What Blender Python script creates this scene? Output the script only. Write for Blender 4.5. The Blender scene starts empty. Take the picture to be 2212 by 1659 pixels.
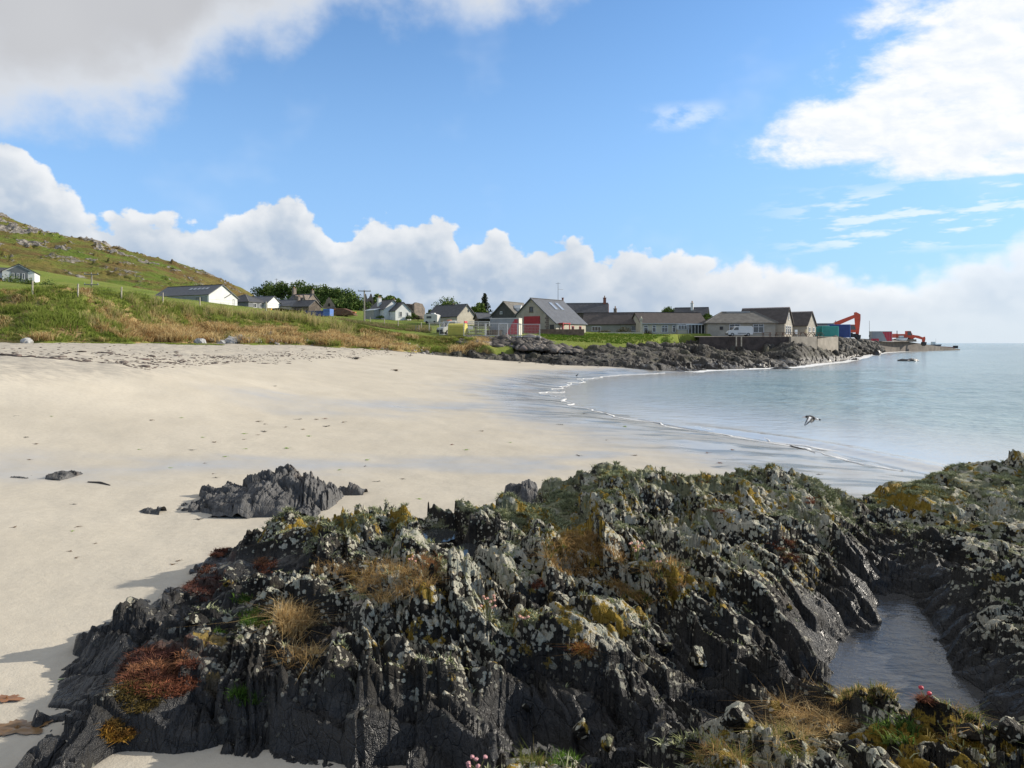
import bpy, bmesh, math, random
import numpy as np
from mathutils import Vector, Matrix

random.seed(7)
rng = np.random.default_rng(7)
scene = bpy.context.scene
COL = scene.collection
R = math.radians

# ---------------------------------------------------------------- camera
CAM_H = 3.6                      # metres above the sea
cam_d = bpy.data.cameras.new("camera")
cam_d.lens = 25.0
cam_d.sensor_width = 36.0
cam_d.shift_y = -89.5 / 2212.0
cam_d.clip_start = 0.1
cam_d.clip_end = 20000
cam = bpy.data.objects.new("camera", cam_d)
COL.objects.link(cam)
cam.location = (0, 0, CAM_H)
cam.rotation_euler = (R(90), 0, 0)
scene.camera = cam

# ---------------------------------------------------------------- node helper
class NT:
    """small wrapper that writes shader node graphs as expressions"""
    def __init__(self, tree):
        self.t = tree
        tree.nodes.clear()
    def new(self, typ, **kw):
        n = self.t.nodes.new(typ)
        for k, v in kw.items():
            setattr(n, k, v)
        return n
    def put(self, sock, v):
        if isinstance(v, bpy.types.NodeSocket):
            self.t.links.new(v, sock)
        elif v is not None:
            if sock.type == 'RGBA' and not isinstance(v, (int, float)) and len(v) == 3:
                v = (*v, 1.0)
            sock.default_value = v
    def m(self, op, a, b=None, c=None, clamp=False):
        n = self.new('ShaderNodeMath', operation=op, use_clamp=clamp)
        for i, v in enumerate((a, b, c)):
            if v is not None:
                self.put(n.inputs[i], v)
        return n.outputs[0]
    def vm(self, op, a, b=None, scale=None):
        n = self.new('ShaderNodeVectorMath', operation=op)
        self.put(n.inputs[0], a)
        if b is not None: self.put(n.inputs[1], b)
        if scale is not None: self.put(n.inputs[3], scale)
        return n.outputs['Value'] if op in ('LENGTH', 'DOT_PRODUCT') else n.outputs[0]
    def mix(self, f, a, b, blend='MIX'):
        n = self.new('ShaderNodeMix', data_type='RGBA', blend_type=blend)
        self.put(n.inputs[0], f); self.put(n.inputs[6], a); self.put(n.inputs[7], b)
        return n.outputs[2]
    def mixf(self, f, a, b):
        n = self.new('ShaderNodeMix', data_type='FLOAT')
        self.put(n.inputs[0], f); self.put(n.inputs[2], a); self.put(n.inputs[3], b)
        return n.outputs[0]
    def noise(self, vec, scale, detail=3.0, rough=0.5, dist=0.0, dim='3D'):
        n = self.new('ShaderNodeTexNoise', noise_dimensions=dim)
        if vec is not None: self.put(n.inputs['Vector'], vec)
        n.inputs['Scale'].default_value = scale
        n.inputs['Detail'].default_value = detail
        n.inputs['Roughness'].default_value = rough
        n.inputs['Distortion'].default_value = dist
        return n.outputs['Fac']
    def voronoi(self, vec, scale, feature='F1', out='Distance', rnd=1.0, dim='3D'):
        n = self.new('ShaderNodeTexVoronoi', feature=feature, voronoi_dimensions=dim)
        self.put(n.inputs['Vector'], vec)
        n.inputs['Scale'].default_value = scale
        n.inputs['Randomness'].default_value = rnd
        return n.outputs[out]
    def ss(self, x, lo, hi, tlo=0.0, thi=1.0, kind='SMOOTHSTEP'):
        n = self.new('ShaderNodeMapRange', interpolation_type=kind)
        self.put(n.inputs[0], x); self.put(n.inputs[1], lo); self.put(n.inputs[2], hi)
        self.put(n.inputs[3], tlo); self.put(n.inputs[4], thi)
        return n.outputs[0]
    def ramp(self, f, stops, interp='LINEAR'):
        n = self.new('ShaderNodeValToRGB')
        n.color_ramp.interpolation = interp
        el = n.color_ramp.elements
        while len(el) < len(stops): el.new(0.5)
        for e, (p, c) in zip(el, stops):
            e.position = p
            e.color = (*c, 1) if not isinstance(c, (int, float)) else (c, c, c, 1)
        self.put(n.inputs[0], f)
        return n.outputs[0]
    def xyz(self, v):
        n = self.new('ShaderNodeSeparateXYZ'); self.put(n.inputs[0], v); return n.outputs
    def comb(self, x, y, z):
        n = self.new('ShaderNodeCombineXYZ')
        for i, v in enumerate((x, y, z)): self.put(n.inputs[i], v)
        return n.outputs[0]
    def mapping(self, vec, scale=(1, 1, 1), rot=(0, 0, 0), loc=(0, 0, 0)):
        n = self.new('ShaderNodeMapping')
        self.put(n.inputs[0], vec)
        n.inputs['Scale'].default_value = scale
        n.inputs['Rotation'].default_value = rot
        n.inputs['Location'].default_value = loc
        return n.outputs[0]
    def attr(self, name):
        return self.new('ShaderNodeAttribute', attribute_name=name).outputs
    def pos(self):
        return self.new('ShaderNodeNewGeometry').outputs['Position']
    def nrm(self):
        return self.new('ShaderNodeNewGeometry').outputs['Normal']
    def objc(self):
        return self.new('ShaderNodeTexCoord').outputs['Object']
    def bump(self, h, dist=0.02, strength=1.0, normal=None):
        n = self.new('ShaderNodeBump')
        n.inputs['Strength'].default_value = strength
        n.inputs['Distance'].default_value = dist
        self.put(n.inputs['Height'], h)
        if normal is not None: self.put(n.inputs['Normal'], normal)
        return n.outputs[0]
    def principled(self, **kw):
        p = self.new('ShaderNodeBsdfPrincipled')
        o = self.new('ShaderNodeOutputMaterial')
        self.t.links.new(p.outputs[0], o.inputs[0])
        for k, v in kw.items():
            self.put(p.inputs[k.replace('_', ' ')], v)
        return p

# ---------------------------------------------------------------- sky, sun, exposure
SUN_EL, SUN_AZ = R(23), R(75)    # low sun ahead and to the right, outside the frame
world = bpy.data.worlds.new("World")
scene.world = world
world.use_nodes = True
w = NT(world.node_tree)
SKY_STRENGTH = 0.10
sky = w.new('ShaderNodeTexSky', sky_type='NISHITA')
sky.sun_disc = False
sky.sun_elevation = SUN_EL
sky.sun_rotation = SUN_AZ        # 0 = +Y, clockwise seen from above
sky.altitude = 0
sky.air_density = 1.0
sky.dust_density = 0.4
sky.ozone_density = 3.0
gen = w.new('ShaderNodeTexCoord').outputs['Generated']
d = w.vm('NORMALIZE', gen)
dx, dy, dz = w.xyz(d)
az = w.m('MULTIPLY', w.m('ARCTAN2', dx, dy), 57.29578)
el = w.m('MULTIPLY', w.m('ARCSINE', dz), 57.29578)
# cloud bank: billowing top edge over the whole horizon
def curve_of(x, pts, lo, hi, vmax):
    n = w.new('ShaderNodeFloatCurve')
    c = n.mapping.curves[0]
    while len(c.points) < len(pts): c.points.new(0.5, 0.5)
    for p, (a, b) in zip(c.points, pts):
        p.location = ((a - lo) / (hi - lo), b / vmax)
        p.handle_type = 'AUTO'
    n.mapping.update()
    w.put(n.inputs['Value'], w.ss(x, lo, hi, kind='LINEAR'))
    n.inputs['Factor'].default_value = 1.0
    return w.m('MULTIPLY', n.outputs[0], vmax)
top = curve_of(az, [(-180, 9), (-70, 12), (-42, 15.5), (-35.8, 13.2), (-32.5, 11.0), (-28.5, 8.6), (-24.5, 8.8), (-21.5, 9.3), (-19, 10.8), (-15.8, 10.0),
                    (-13.9, 8.3), (-10.5, 9.2), (-8.6, 9.0), (-6.3, 9.9), (-3.6, 8.4), (-1.4, 8.6), (1.0, 7.1), (4.2, 7.7), (7.2, 7.0), (10.8, 7.2), (15, 6.3), (21, 5.9), (26, 5.2), (32, 6.0), (40, 7.5), (80, 9), (180, 9)], -180, 180, 20)
def billow(dxa, dya):
    """cloud field in degrees, offset by (dxa, dya)"""
    q = w.comb(w.m('ADD', az, dxa), w.m('MULTIPLY', w.m('ADD', el, dya), 1.25), 0.0)
    v1 = w.voronoi(q, 0.30, 'SMOOTH_F1', dim='2D')
    v2 = w.voronoi(q, 0.75, 'F1', dim='2D')
    n1 = w.noise(q, 0.42, 4.5, 0.55, dim='2D')
    s = w.m('ADD', w.m('MULTIPLY', w.m('SUBTRACT', 0.5, v1), 2.0), w.m('MULTIPLY', w.m('SUBTRACT', 0.45, v2), 0.9))
    return w.m('ADD', s, w.m('MULTIPLY', w.m('SUBTRACT', n1, 0.5), w.ss(az, -5.0, 25.0, 3.2, 2.2)))
b0 = billow(0.0, 0.0)
b1 = billow(0.55, 0.75)
edge = w.m('SUBTRACT', w.m('ADD', top, b0), el)
# the cloud edges are crisp on the left and centre, hazy on the right
soft = w.ss(az, 10.0, 34.0, 0.55, 2.2)
bank = w.m('MULTIPLY', w.ss(edge, 0.0, soft), w.ss(az, 18.0, 38.0, 1.0, 0.82))
lit = w.ss(w.m('SUBTRACT', b0, b1), -0.9, 1.1)
near_top = w.ss(edge, 0.2, 4.2, 1.0, 0.0)
big = w.noise(w.comb(az, w.m('MULTIPLY', el, 2.2), 3.0), 0.10, 3.0, 0.5, dim='2D')
shade = w.m('ADD', w.m('MULTIPLY', near_top, 0.50), w.m('MULTIPLY', lit, w.ss(az, -10.0, 25.0, 0.30, 0.14)))
shade = w.m('ADD', shade, w.m('MULTIPLY', w.m('SUBTRACT', big, 0.5), w.ss(az, -15.0, 25.0, 0.60, 0.30)))
shade = w.m('ADD', shade, w.ss(az, 2.0, 34.0, 0.0, 0.50))
K = 1.0 / SKY_STRENGTH
def sc(c, k=1.0): return tuple(v * K * k for v in c)
bank_col = w.ramp(shade, [(0.0, (.37, .465, .60)), (0.28, (.50, .57, .66)), (0.58, (.68, .715, .76)), (1.0, (.89, .895, .90))])
# haze low over the horizon
haze_f = w.ss(el, 0.0, 3.2, 0.85, 0.0)
bank_col = w.mix(haze_f, bank_col, w.mix(w.ss(az, -25.0, 30.0), (.37, .46, .59), (.66, .72, .77)))
# large grey cloud overhead on the left
wn = w.noise(w.comb(az, w.m('MULTIPLY', el, 1.3), 9.0), 0.13, 5.0, 0.55, dim='2D')
wn2 = w.noise(w.comb(az, el, 4.0), 0.05, 3.0, 0.5, dim='2D')
lineA = curve_of(az, [(-180, 30), (-60, 13), (-45, 13.2), (-35.8, 13.6), (-31, 14.0), (-27, 14.8), (-24, 18.0), (-19, 21.2), (-11, 23.6), (-3, 24.2), (5, 25.2), (11, 29), (60, 40), (180, 45)], -180, 180, 50)
eA = w.m('ADD', w.m('SUBTRACT', el, lineA), w.m('MULTIPLY', w.m('SUBTRACT', wn, 0.5), 7.0))
cA = w.ss(eA, -0.8, 3.4)
colA = w.mix(w.ss(eA, 1.0, 6.5), (.66, .70, .76), w.mix(wn2, (.43, .44, .475), (.56, .57, .59)))
# dappled high cloud on the right
qc = w.comb(w.m('ADD', az, w.m('MULTIPLY', el, 0.5)), w.m('MULTIPLY', el, 2.0), 2.0)
nc = w.noise(qc, 0.21, 6.0, 0.60, 0.10, dim='2D')
ncb = w.noise(w.vm('ADD', qc, (0.7, 0.9, 0.0)), 0.21, 6.0, 0.60, 0.10, dim='2D')
leftC = curve_of(el, [(-10, 60), (4, 50), (10, 44), (11.0, 30), (12.5, 23.5), (14.5, 17.0), (16.0, 18.4), (18.5, 23.2), (21, 25.0), (23.5, 26.8), (27, 30), (40, 34), (90, 34)], -10, 90, 60)
inC = w.ss(w.m('SUBTRACT', az, leftC), -3.0, 8.0)
cC = w.ss(w.m('ADD', nc, w.m('MULTIPLY', inC, 0.54)), 0.58, 0.98)
cC = w.m('MULTIPLY', cC, w.m('MULTIPLY', w.ss(inC, 0.0, 0.30), w.ss(az, 70.0, 110.0, 1.0, 0.0)))
colC = w.mix(w.ss(w.m('SUBTRACT', nc, ncb), -0.20, 0.18), (.76, .81, .87), (.90, .91, .92))
# thin streaks
qs = w.comb(w.m('MULTIPLY', az, 0.34), w.m('MULTIPLY', el, 1.7), 5.0)
ns = w.noise(qs, 0.62, 4.0, 0.6, dim='2D')
band = w.m('MULTIPLY', w.ss(az, 17.0, 27.0), w.m('MULTIPLY', w.ss(el, 6.0, 7.3), w.ss(el, 9.6, 12.0, 1.0, 0.0)))
cS = w.m('MULTIPLY', w.ss(ns, 0.50, 0.66), w.m('MULTIPLY', band, 0.55))
w_az = w.m('MULTIPLY', w.ss(az, 9.0, 13.0), w.ss(az, 15.2, 17.5, 1.0, 0.0))
w_el = w.m('MULTIPLY', w.ss(el, 15.9, 16.8), w.ss(el, 17.4, 18.5, 1.0, 0.0))
cW = w.m('MULTIPLY', w.m('MULTIPLY', w_az, w_el), w.ss(nc, 0.44, 0.66, 0.0, 0.4))
veil = w.m('MULTIPLY', w.ss(w.noise(w.comb(az, w.m('MULTIPLY', el, 1.5), 8.0), 0.07, 4.0, 0.6, dim='2D'), 0.55, 0.80), 0.12)
# blue sky: Nishita, a little lighter towards the horizon as in thin marine haze
blue = w.mix(w.ss(el, 2.0, 28.0, 0.72, 0.05), w.mix(1.0, sky.outputs[0], (1.30, 1.62, 1.85), 'MULTIPLY'), sc((.31, .52, .86)))
GAIN = w.new('ShaderNodeValue'); GAIN.outputs[0].default_value = 1.0
def over(base, f, col, k=1.0):
    c = w.vm('SCALE', col, None, K * k)
    return w.mix(f, base, c)
out = over(blue, veil, w.mix(0.0, (.85, .89, .94), (1, 1, 1)))
out = over(out, w.m('MULTIPLY', cS, 1.0), w.mix(0.0, (.93, .94, .95), (1, 1, 1)))
out = over(out, cW, w.mix(0.0, (.90, .93, .96), (1, 1, 1)))
out = over(out, cC, colC)
out = over(out, bank, bank_col)
out = over(out, cA, colA)
# below the horizon: plain sea-grey
out = w.mix(w.ss(el, -1.5, -0.05, 1.0, 0.0), out, sc((.30, .38, .45)))
bg = w.new('ShaderNodeBackground')
bg.inputs['Strength'].default_value = SKY_STRENGTH
w.put(bg.inputs['Color'], out)
wo = w.new('ShaderNodeOutputWorld')
w.t.links.new(bg.outputs[0], wo.inputs[0])

sun_d = bpy.data.lights.new("sun", 'SUN')
sun_d.energy = 5.0
sun_d.angle = R(0.53)
sun_d.color = (1.0, 0.92, 0.80)
sun = bpy.data.objects.new("sun", sun_d)
COL.objects.link(sun)
sdir = Vector((math.sin(SUN_AZ) * math.cos(SUN_EL), math.cos(SUN_AZ) * math.cos(SUN_EL), math.sin(SUN_EL)))
sun.rotation_euler = sdir.to_track_quat('Z', 'Y').to_euler()
sun.location = (60, 0, 60)

scene.view_settings.view_transform = 'Standard'
scene.view_settings.look = 'None'
scene.view_settings.exposure = 0.18
scene.view_settings.gamma = 1.0
scene.view_settings.use_curve_mapping = False
scene.cycles.max_bounces = 6
scene.cycles.diffuse_bounces = 2
scene.cycles.glossy_bounces = 3
scene.cycles.transparent_max_bounces = 8
scene.cycles.use_denoising = True

# ---------------------------------------------------------------- maths helpers
F = 1536.0                       # focal length in the units the layout was measured in
def at(u, v, y):
    return Vector(((u - 1106.0) / F * y, y, CAM_H + (740.0 - v) / F * y))
def ux(u, y): return (u - 1106.0) / F * y
def vz(v, y): return CAM_H + (740.0 - v) / F * y

def hsh(ix, iy, seed=0):
    a = (ix.astype(np.int64) * 374761393 + iy.astype(np.int64) * 668265263 + seed * 1442695041) & 0xFFFFFFFF
    a = ((a ^ (a >> 13)) * 1274126177) & 0xFFFFFFFF
    a = ((a ^ (a >> 16)) * 2246822519) & 0xFFFFFFFF
    a = a ^ (a >> 15)
    return a.astype(np.float64) / 4294967295.0
def vnoise(x, y, seed=0):
    ix = np.floor(x); iy = np.floor(y)
    fx = x - ix; fy = y - iy
    ix = ix.astype(np.int64); iy = iy.astype(np.int64)
    ux_ = fx * fx * fx * (fx * (fx * 6 - 15) + 10); uy_ = fy * fy * fy * (fy * (fy * 6 - 15) + 10)
    def g(i, j):
        a = hsh(ix + i, iy + j, seed) * 6.2831853
        return np.cos(a) * (fx - i) + np.sin(a) * (fy - j)
    a = g(0, 0); b = g(1, 0); c = g(0, 1); e = g(1, 1)
    return (a + (b - a) * ux_ + (c - a) * uy_ + (a - b - c + e) * ux_ * uy_) * 1.4
def fbm(x, y, octv=4, seed=0, gain=0.5, lac=2.03):
    s = 0; a = 1.0; t = 0
    for o in range(octv):
        s = s + a * vnoise(x * lac ** o + 17.3 * o, y * lac ** o - 9.1 * o, seed + o)
        a *= gain
    return s
def sstep(x, a, b):
    t = np.clip((x - a) / (b - a), 0, 1)
    return t * t * (3 - 2 * t)
class RBF:
    def __init__(self, pts, vals, smooth=0.0):
        self.p = np.asarray(pts, float); v = np.asarray(vals, float)
        n = len(v)
        dd = np.linalg.norm(self.p[:, None] - self.p[None], axis=2)
        A = np.zeros((n + 1, n + 1)); A[:n, :n] = dd - smooth * np.eye(n) * 1.0
        A[:n, n] = 1; A[n, :n] = 1
        self.w = np.linalg.lstsq(A, np.append(v, 0), rcond=None)[0]
    def __call__(self, x, y):
        sh = x.shape; x = x.ravel(); y = y.ravel(); o = np.empty_like(x)
        for i in range(0, len(x), 60000):
            s = slice(i, i + 60000)
            dd = np.sqrt((x[s, None] - self.p[None, :, 0]) ** 2 + (y[s, None] - self.p[None, :, 1]) ** 2)
            o[s] = dd @ self.w[:-1] + self.w[-1]
        return o.reshape(sh)

# ---------------------------------------------------------------- object helpers
def tag(o, label=None, cat=None, group=None, kind=None):
    if label: o['label'] = label
    if cat: o['category'] = cat
    if group: o['group'] = group
    if kind: o['kind'] = kind
    return o
def empty(name, loc, rz=0.0, label=None, cat=None, group=None):
    o = bpy.data.objects.new(name, None)
    o.empty_display_size = 0.2
    COL.objects.link(o)
    o.location = loc; o.rotation_euler = (0, 0, rz)
    return tag(o, label, cat, group)
def mesh_np(name, verts, faces, mat=None, parent=None, smooth=False, attrs=None, loc=None):
    """verts (n,3), faces (m,3|4) arrays"""
    verts = np.ascontiguousarray(verts, np.float32); faces = np.ascontiguousarray(faces, np.int32)
    me = bpy.data.meshes.new(name)
    k = faces.shape[1]
    me.vertices.add(len(verts)); me.vertices.foreach_set('co', verts.ravel())
    me.loops.add(faces.size); me.loops.foreach_set('vertex_index', faces.ravel())
    me.polygons.add(len(faces))
    me.polygons.foreach_set('loop_start', np.arange(0, faces.size, k, dtype=np.int32))
    try:
        me.polygons.foreach_set('loop_total', np.full(len(faces), k, np.int32))
    except Exception:
        pass
    me.update(calc_edges=True)
    if smooth: me.polygons.foreach_set('use_smooth', np.ones(len(faces), bool))
    for an, av in (attrs or {}).items():
        av = np.asarray(av, np.float32)
        if av.ndim == 1:
            a = me.attributes.new(an, 'FLOAT', 'POINT'); a.data.foreach_set('value', av)
        else:
            if av.shape[1] == 3: av = np.hstack([av, np.ones((len(av), 1), np.float32)])
            a = me.attributes.new(an, 'FLOAT_COLOR', 'POINT'); a.data.foreach_set('color', np.ascontiguousarray(av, np.float32).ravel())
    o = bpy.data.objects.new(name, me); COL.objects.link(o)
    if mat is not None: me.materials.append(mat)
    if parent is not None: o.parent = parent
    if loc is not None: o.location = loc
    return o
def grid_faces(nr, nc):
    i = np.arange(nr * nc).reshape(nr, nc)
    return np.stack([i[:-1, :-1], i[:-1, 1:], i[1:, 1:], i[1:, :-1]], -1).reshape(-1, 4)
def compact(verts, faces, attrs):
    used = np.zeros(len(verts), bool); used[faces.ravel()] = True
    idx = np.cumsum(used) - 1
    return verts[used], idx[faces], {k: v[used] for k, v in attrs.items()}

class MB:
    """collects shapes and links them as ONE mesh object"""
    def __init__(s): s.v = []; s.f = []
    def add(s, vs, fs):
        n = len(s.v); s.v += [tuple(v) for v in vs]; s.f += [tuple(i + n for i in f) for f in fs]; return s
    def box(s, c, size, rot=None, top=(1, 1)):
        hx, hy, hz = size[0] / 2, size[1] / 2, size[2] / 2
        vs = [Vector((x * hx * (top[0] if z > 0 else 1), y * hy * (top[1] if z > 0 else 1), z * hz)) for z in (-1, 1) for x, y in ((-1, -1), (1, -1), (1, 1), (-1, 1))]
        if rot is not None:
            M = rot if isinstance(rot, Matrix) else Matrix.Rotation(rot, 3, 'Z')
            vs = [M @ v for v in vs]
        c = Vector(c)
        return s.add([v + c for v in vs], [(3, 2, 1, 0), (4, 5, 6, 7), (0, 1, 5, 4), (1, 2, 6, 5), (2, 3, 7, 6), (3, 0, 4, 7)])
    def tube(s, p0, p1, r0, r1=None, n=8, cap=True):
        p0, p1 = Vector(p0), Vector(p1); r1 = r0 if r1 is None else r1
        dd = (p1 - p0).normalized(); a = dd.orthogonal().normalized(); b = dd.cross(a)
        vs = []
        for p, r in ((p0, r0), (p1, r1)):
            for i in range(n):
                t = 2 * math.pi * i / n
                vs.append(p + (a * math.cos(t) + b * math.sin(t)) * r)
        fs = [(i, (i + 1) % n, n + (i + 1) % n, n + i) for i in range(n)]
        if cap: fs += [tuple(range(n - 1, -1, -1)), tuple(range(n, 2 * n))]
        return s.add(vs, fs)
    def path(s, pts, rs, n=6):
        for i in range(len(pts) - 1):
            s.tube(pts[i], pts[i + 1], rs[i], rs[i + 1], n, cap=True)
        return s
    def prism(s, poly, axis, a, b):
        """polygon of 2-D points extruded along an axis from a to b: axis 'x' takes (y,z), 'y' takes (x,z), 'z' takes (x,y)"""
        def mk(p, t):
            return {'x': (t, p[0], p[1]), 'y': (p[0], t, p[1]), 'z': (p[0], p[1], t)}[axis]
        n = len(poly)
        vs = [mk(p, a) for p in poly] + [mk(p, b) for p in poly]
        fs = [tuple(range(n - 1, -1, -1)), tuple(range(n, 2 * n))] + [(i, (i + 1) % n, n + (i + 1) % n, n + i) for i in range(n)]
        return s.add(vs, fs)
    def build(s, name, mat, parent=None, smooth=False, bevel=0.0, loc=None, rz=None):
        me = bpy.data.meshes.new(name)
        me.from_pydata(s.v, [], s.f)
        bm = bmesh.new(); bm.from_mesh(me)
        bmesh.ops.recalc_face_normals(bm, faces=bm.faces)
        if bevel > 0:
            bmesh.ops.bevel(bm, geom=[e for e in bm.edges if len(e.link_faces) == 2 and e.calc_face_angle(0) > 0.6], offset=bevel, segments=2, affect='EDGES', profile=0.6)
        bm.to_mesh(me); bm.free()
        if smooth: me.polygons.foreach_set('use_smooth', np.ones(len(me.polygons), bool))
        me.materials.append(mat)
        o = bpy.data.objects.new(name, me); COL.objects.link(o)
        if parent is not None: o.parent = parent
        if loc is not None: o.location = loc
        if rz is not None: o.rotation_euler = (0, 0, rz)
        return o
def copy_tree(o, parent=None):
    c = o.copy(); COL.objects.link(c)
    if parent is not None: c.parent = parent
    for ch in o.children: copy_tree(ch, c)
    return c

MATS = {}
def pmat(name, col, rough=0.7, var=0.0, scale=3.0, bump=0.0, bscale=20.0, metal=0.0, col2=None, spec=0.5):
    if name in MATS: return MATS[name]
    m = bpy.data.materials.new(name); m.use_nodes = True
    t = NT(m.node_tree)
    c = col
    oc = t.objc()
    if col2 is not None:
        c = t.mix(t.ss(t.noise(oc, scale, 5.0, 0.6), 0.38, 0.64), col, col2)
    elif var:
        lo = tuple(v * (1 - var) for v in col); hi = tuple(min(1, v * (1 + var)) for v in col)
        c = t.mix(t.ss(t.noise(oc, scale, 5.0, 0.6), 0.3, 0.7), lo, hi)
    p = t.principled(Base_Color=c, Roughness=rough, Metallic=metal)
    p.inputs['Specular IOR Level'].default_value = spec
    if bump: t.put(p.inputs['Normal'], t.bump(t.noise(oc, bscale, 5.0, 0.6), bump))
    MATS[name] = m
    return m

# ================================================================ BEACH, SEA AND LAND
SHORE = np.array([(13.4, 3), (13.2, 12), (12.6, 16), (11.3, 19.4), (9.7, 25), (6.9, 30.7), (4.2, 39.5), (3.4, 50), (5.3, 61), (9.6, 76), (20, 86), (23.6, 92), (40, 104), (52, 122), (59, 131), (82, 170), (97, 197), (130, 251), (190, 330)], float)
def shore_x(y): return np.interp(y, SHORE[:, 1], SHORE[:, 0])
bp = []
def bz(x, y, z): bp.append((x, y, z))
for (x, y) in [(13.2, 8), (12.8, 14), (11.3, 19.4), (9.7, 25), (6.9, 30.7), (4.2, 39.5), (3.4, 50), (5.3, 61), (9.6, 76), (20, 86)]:
    bz(x, y, 0.0)
for (x, y, z) in [(17, 10, -.4), (17, 22, -.5), (14, 32, -.6), (11, 42, -.7), (11, 55, -.7), (18, 68, -.8), (30, 78, -.9), (30, 20, -1.6), (30, 45, -1.8), (45, 70, -2.2), (60, 30, -3), (60, 90, -3),
                  (9.5, 8, .55), (9.0, 16, .3), (7.0, 24, .28), (3.6, 31, .30), (0.6, 39.5, .30), (-.6, 50, .35), (.8, 62, .42), (4, 75, .45), (12, 88, .5), (0, 92, .9)]:
    bz(x, y, z)
for (u, v, z) in [(0, 1659, .88), (80, 1500, .88), (200, 1350, .85), (440, 1130, .72), (600, 1105, .68), (900, 1080, .66), (1080, 1090, .68), (0, 1100, .85), (0, 1050, .88), (300, 1040, .76), (800, 1000, .58), (300, 1000, .80), (0, 1005, .92),
                  (0, 930, 1.3), (300, 920, 1.2), (600, 900, .85), (900, 880, .55), (0, 860, 1.9), (300, 850, 1.75), (600, 840, 1.35), (900, 830, .85), (0, 800, 2.7), (300, 795, 2.6), (600, 790, 2.0), (900, 790, 1.2), (1100, 790, .8),
                  (0, 765, 3.1), (300, 765, 3.0), (600, 762, 2.7), (800, 762, 2.2), (1000, 770, 1.6)]:
    y = (CAM_H - z) * F / (v - 740.0)
    bz(ux(u, y), y, z)
for (x, y, z) in [(-60, 45, 3.5), (-48, 58, 3.6), (-40, 68, 3.6), (-32, 77, 3.5), (-24, 84, 3.3), (-15, 90, 2.7), (-60, 20, 3.2), (-30, 10, 1.6), (-20, 4, 1.3), (-8, 2.5, 1.0), (4, 3, .9), (4, 6, .78), (3.5, 7, .78), (4.2, 8, .8), (4, 5, .8), (2.5, 5.8, .8), (8, 3, .85), (4, 10, .74), (3, 12, .66), (0, 12, .68)]:
    bz(x, y, z)
bp = np.array(bp)
beach_rbf = RBF(bp[:, :2], bp[:, 2], 0.6)
def beach_z(x, y):
    z = beach_rbf(x, y)
    z = z + 0.05 * fbm(x * .22, y * .22, 3, 31) + 0.012 * fbm(x * 1.3, y * 1.3, 3, 33)
    dry = sstep(z, 1.9, 2.7)
    return z + dry * (0.05 * fbm(x * 1.1, y * 1.1, 3, 37) + 0.06 * np.clip(vnoise(x * .45, y * .9, 39), -.3, 1))

def polar(th0, th1, nth, r0, r1, nr):
    th = np.linspace(R(th0), R(th1), nth); r = np.exp(np.linspace(math.log(r0), math.log(r1), nr))
    RR, TT = np.meshgrid(r, th, indexing='ij')
    return np.sin(TT) * RR, np.cos(TT) * RR
# distance (m) from a polyline
def dpoly(x, y, pl):
    best = np.full(x.shape, 1e9)
    for (a, b) in zip(pl[:-1], pl[1:]):
        ax, ay = a; bx_, by = b
        vx, vy = bx_ - ax, by - ay
        t = np.clip(((x - ax) * vx + (y - ay) * vy) / (vx * vx + vy * vy), 0, 1)
        best = np.minimum(best, np.hypot(x - ax - t * vx, y - ay - t * vy))
    return best
shore_pl = [tuple(p) for p in SHORE[:12]]
X, Y = polar(-62, 52, 560, 2.0, 130, 420)
Z = beach_z(X, Y)
sdist = dpoly(X, Y, shore_pl) * np.where(X < shore_x(Y), 1, -1)
wob = 1.8 * fbm(X * .16, Y * .16, 3, 41)
wet = sstep(sdist + wob, 13.5, 1.5) * 0.95
# a shallow film of run-off water lying across the sand behind the rocks
def gp(u, v, z): y = (CAM_H - z) * F / (v - 740.0); return (ux(u, y), y)
runoff = [gp(-150, 1012, .9), gp(150, 1012, .88), gp(450, 1010, .75), gp(750, 1003, .62), gp(1050, 1010, .55), gp(1300, 990, .4)]
wet = np.maximum(wet, sstep(dpoly(X, Y, runoff) + 1.3 * fbm(X * .25, Y * .6, 3, 43), 2.8, -.2) * .72)
upper = [gp(640, 888, .75), gp(900, 880, .55), gp(1150, 870, .35)]
wet = np.maximum(wet, sstep(dpoly(X, Y, upper) + 2.2 * fbm(X * .2, Y * .3, 3, 45), 6.5, -1.0) * .75)
wet = np.maximum(wet, sstep(np.hypot(X - 3.6, (Y - 6.6) * .6) + .2 * fbm(X, Y, 2, 47), 1.6, .9))
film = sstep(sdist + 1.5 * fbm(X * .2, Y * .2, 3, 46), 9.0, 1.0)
# ripples left by the backwash, running along the shore
rip = np.sin(sdist * 2.4 + 2.5 * fbm(X * .25, Y * .25, 3, 48)) * sstep(sdist, 9, 5) * sstep(sdist, -.5, 1.0) * sstep(fbm(X * .15, Y * .15, 2, 49), -.25, .3)
Z = Z + rip * .010
f = grid_faces(*X.shape)
V = np.stack([X, Y, Z], -1).reshape(-1, 3)
dryness = sstep(Z, 2.0, 2.8).ravel()

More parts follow.
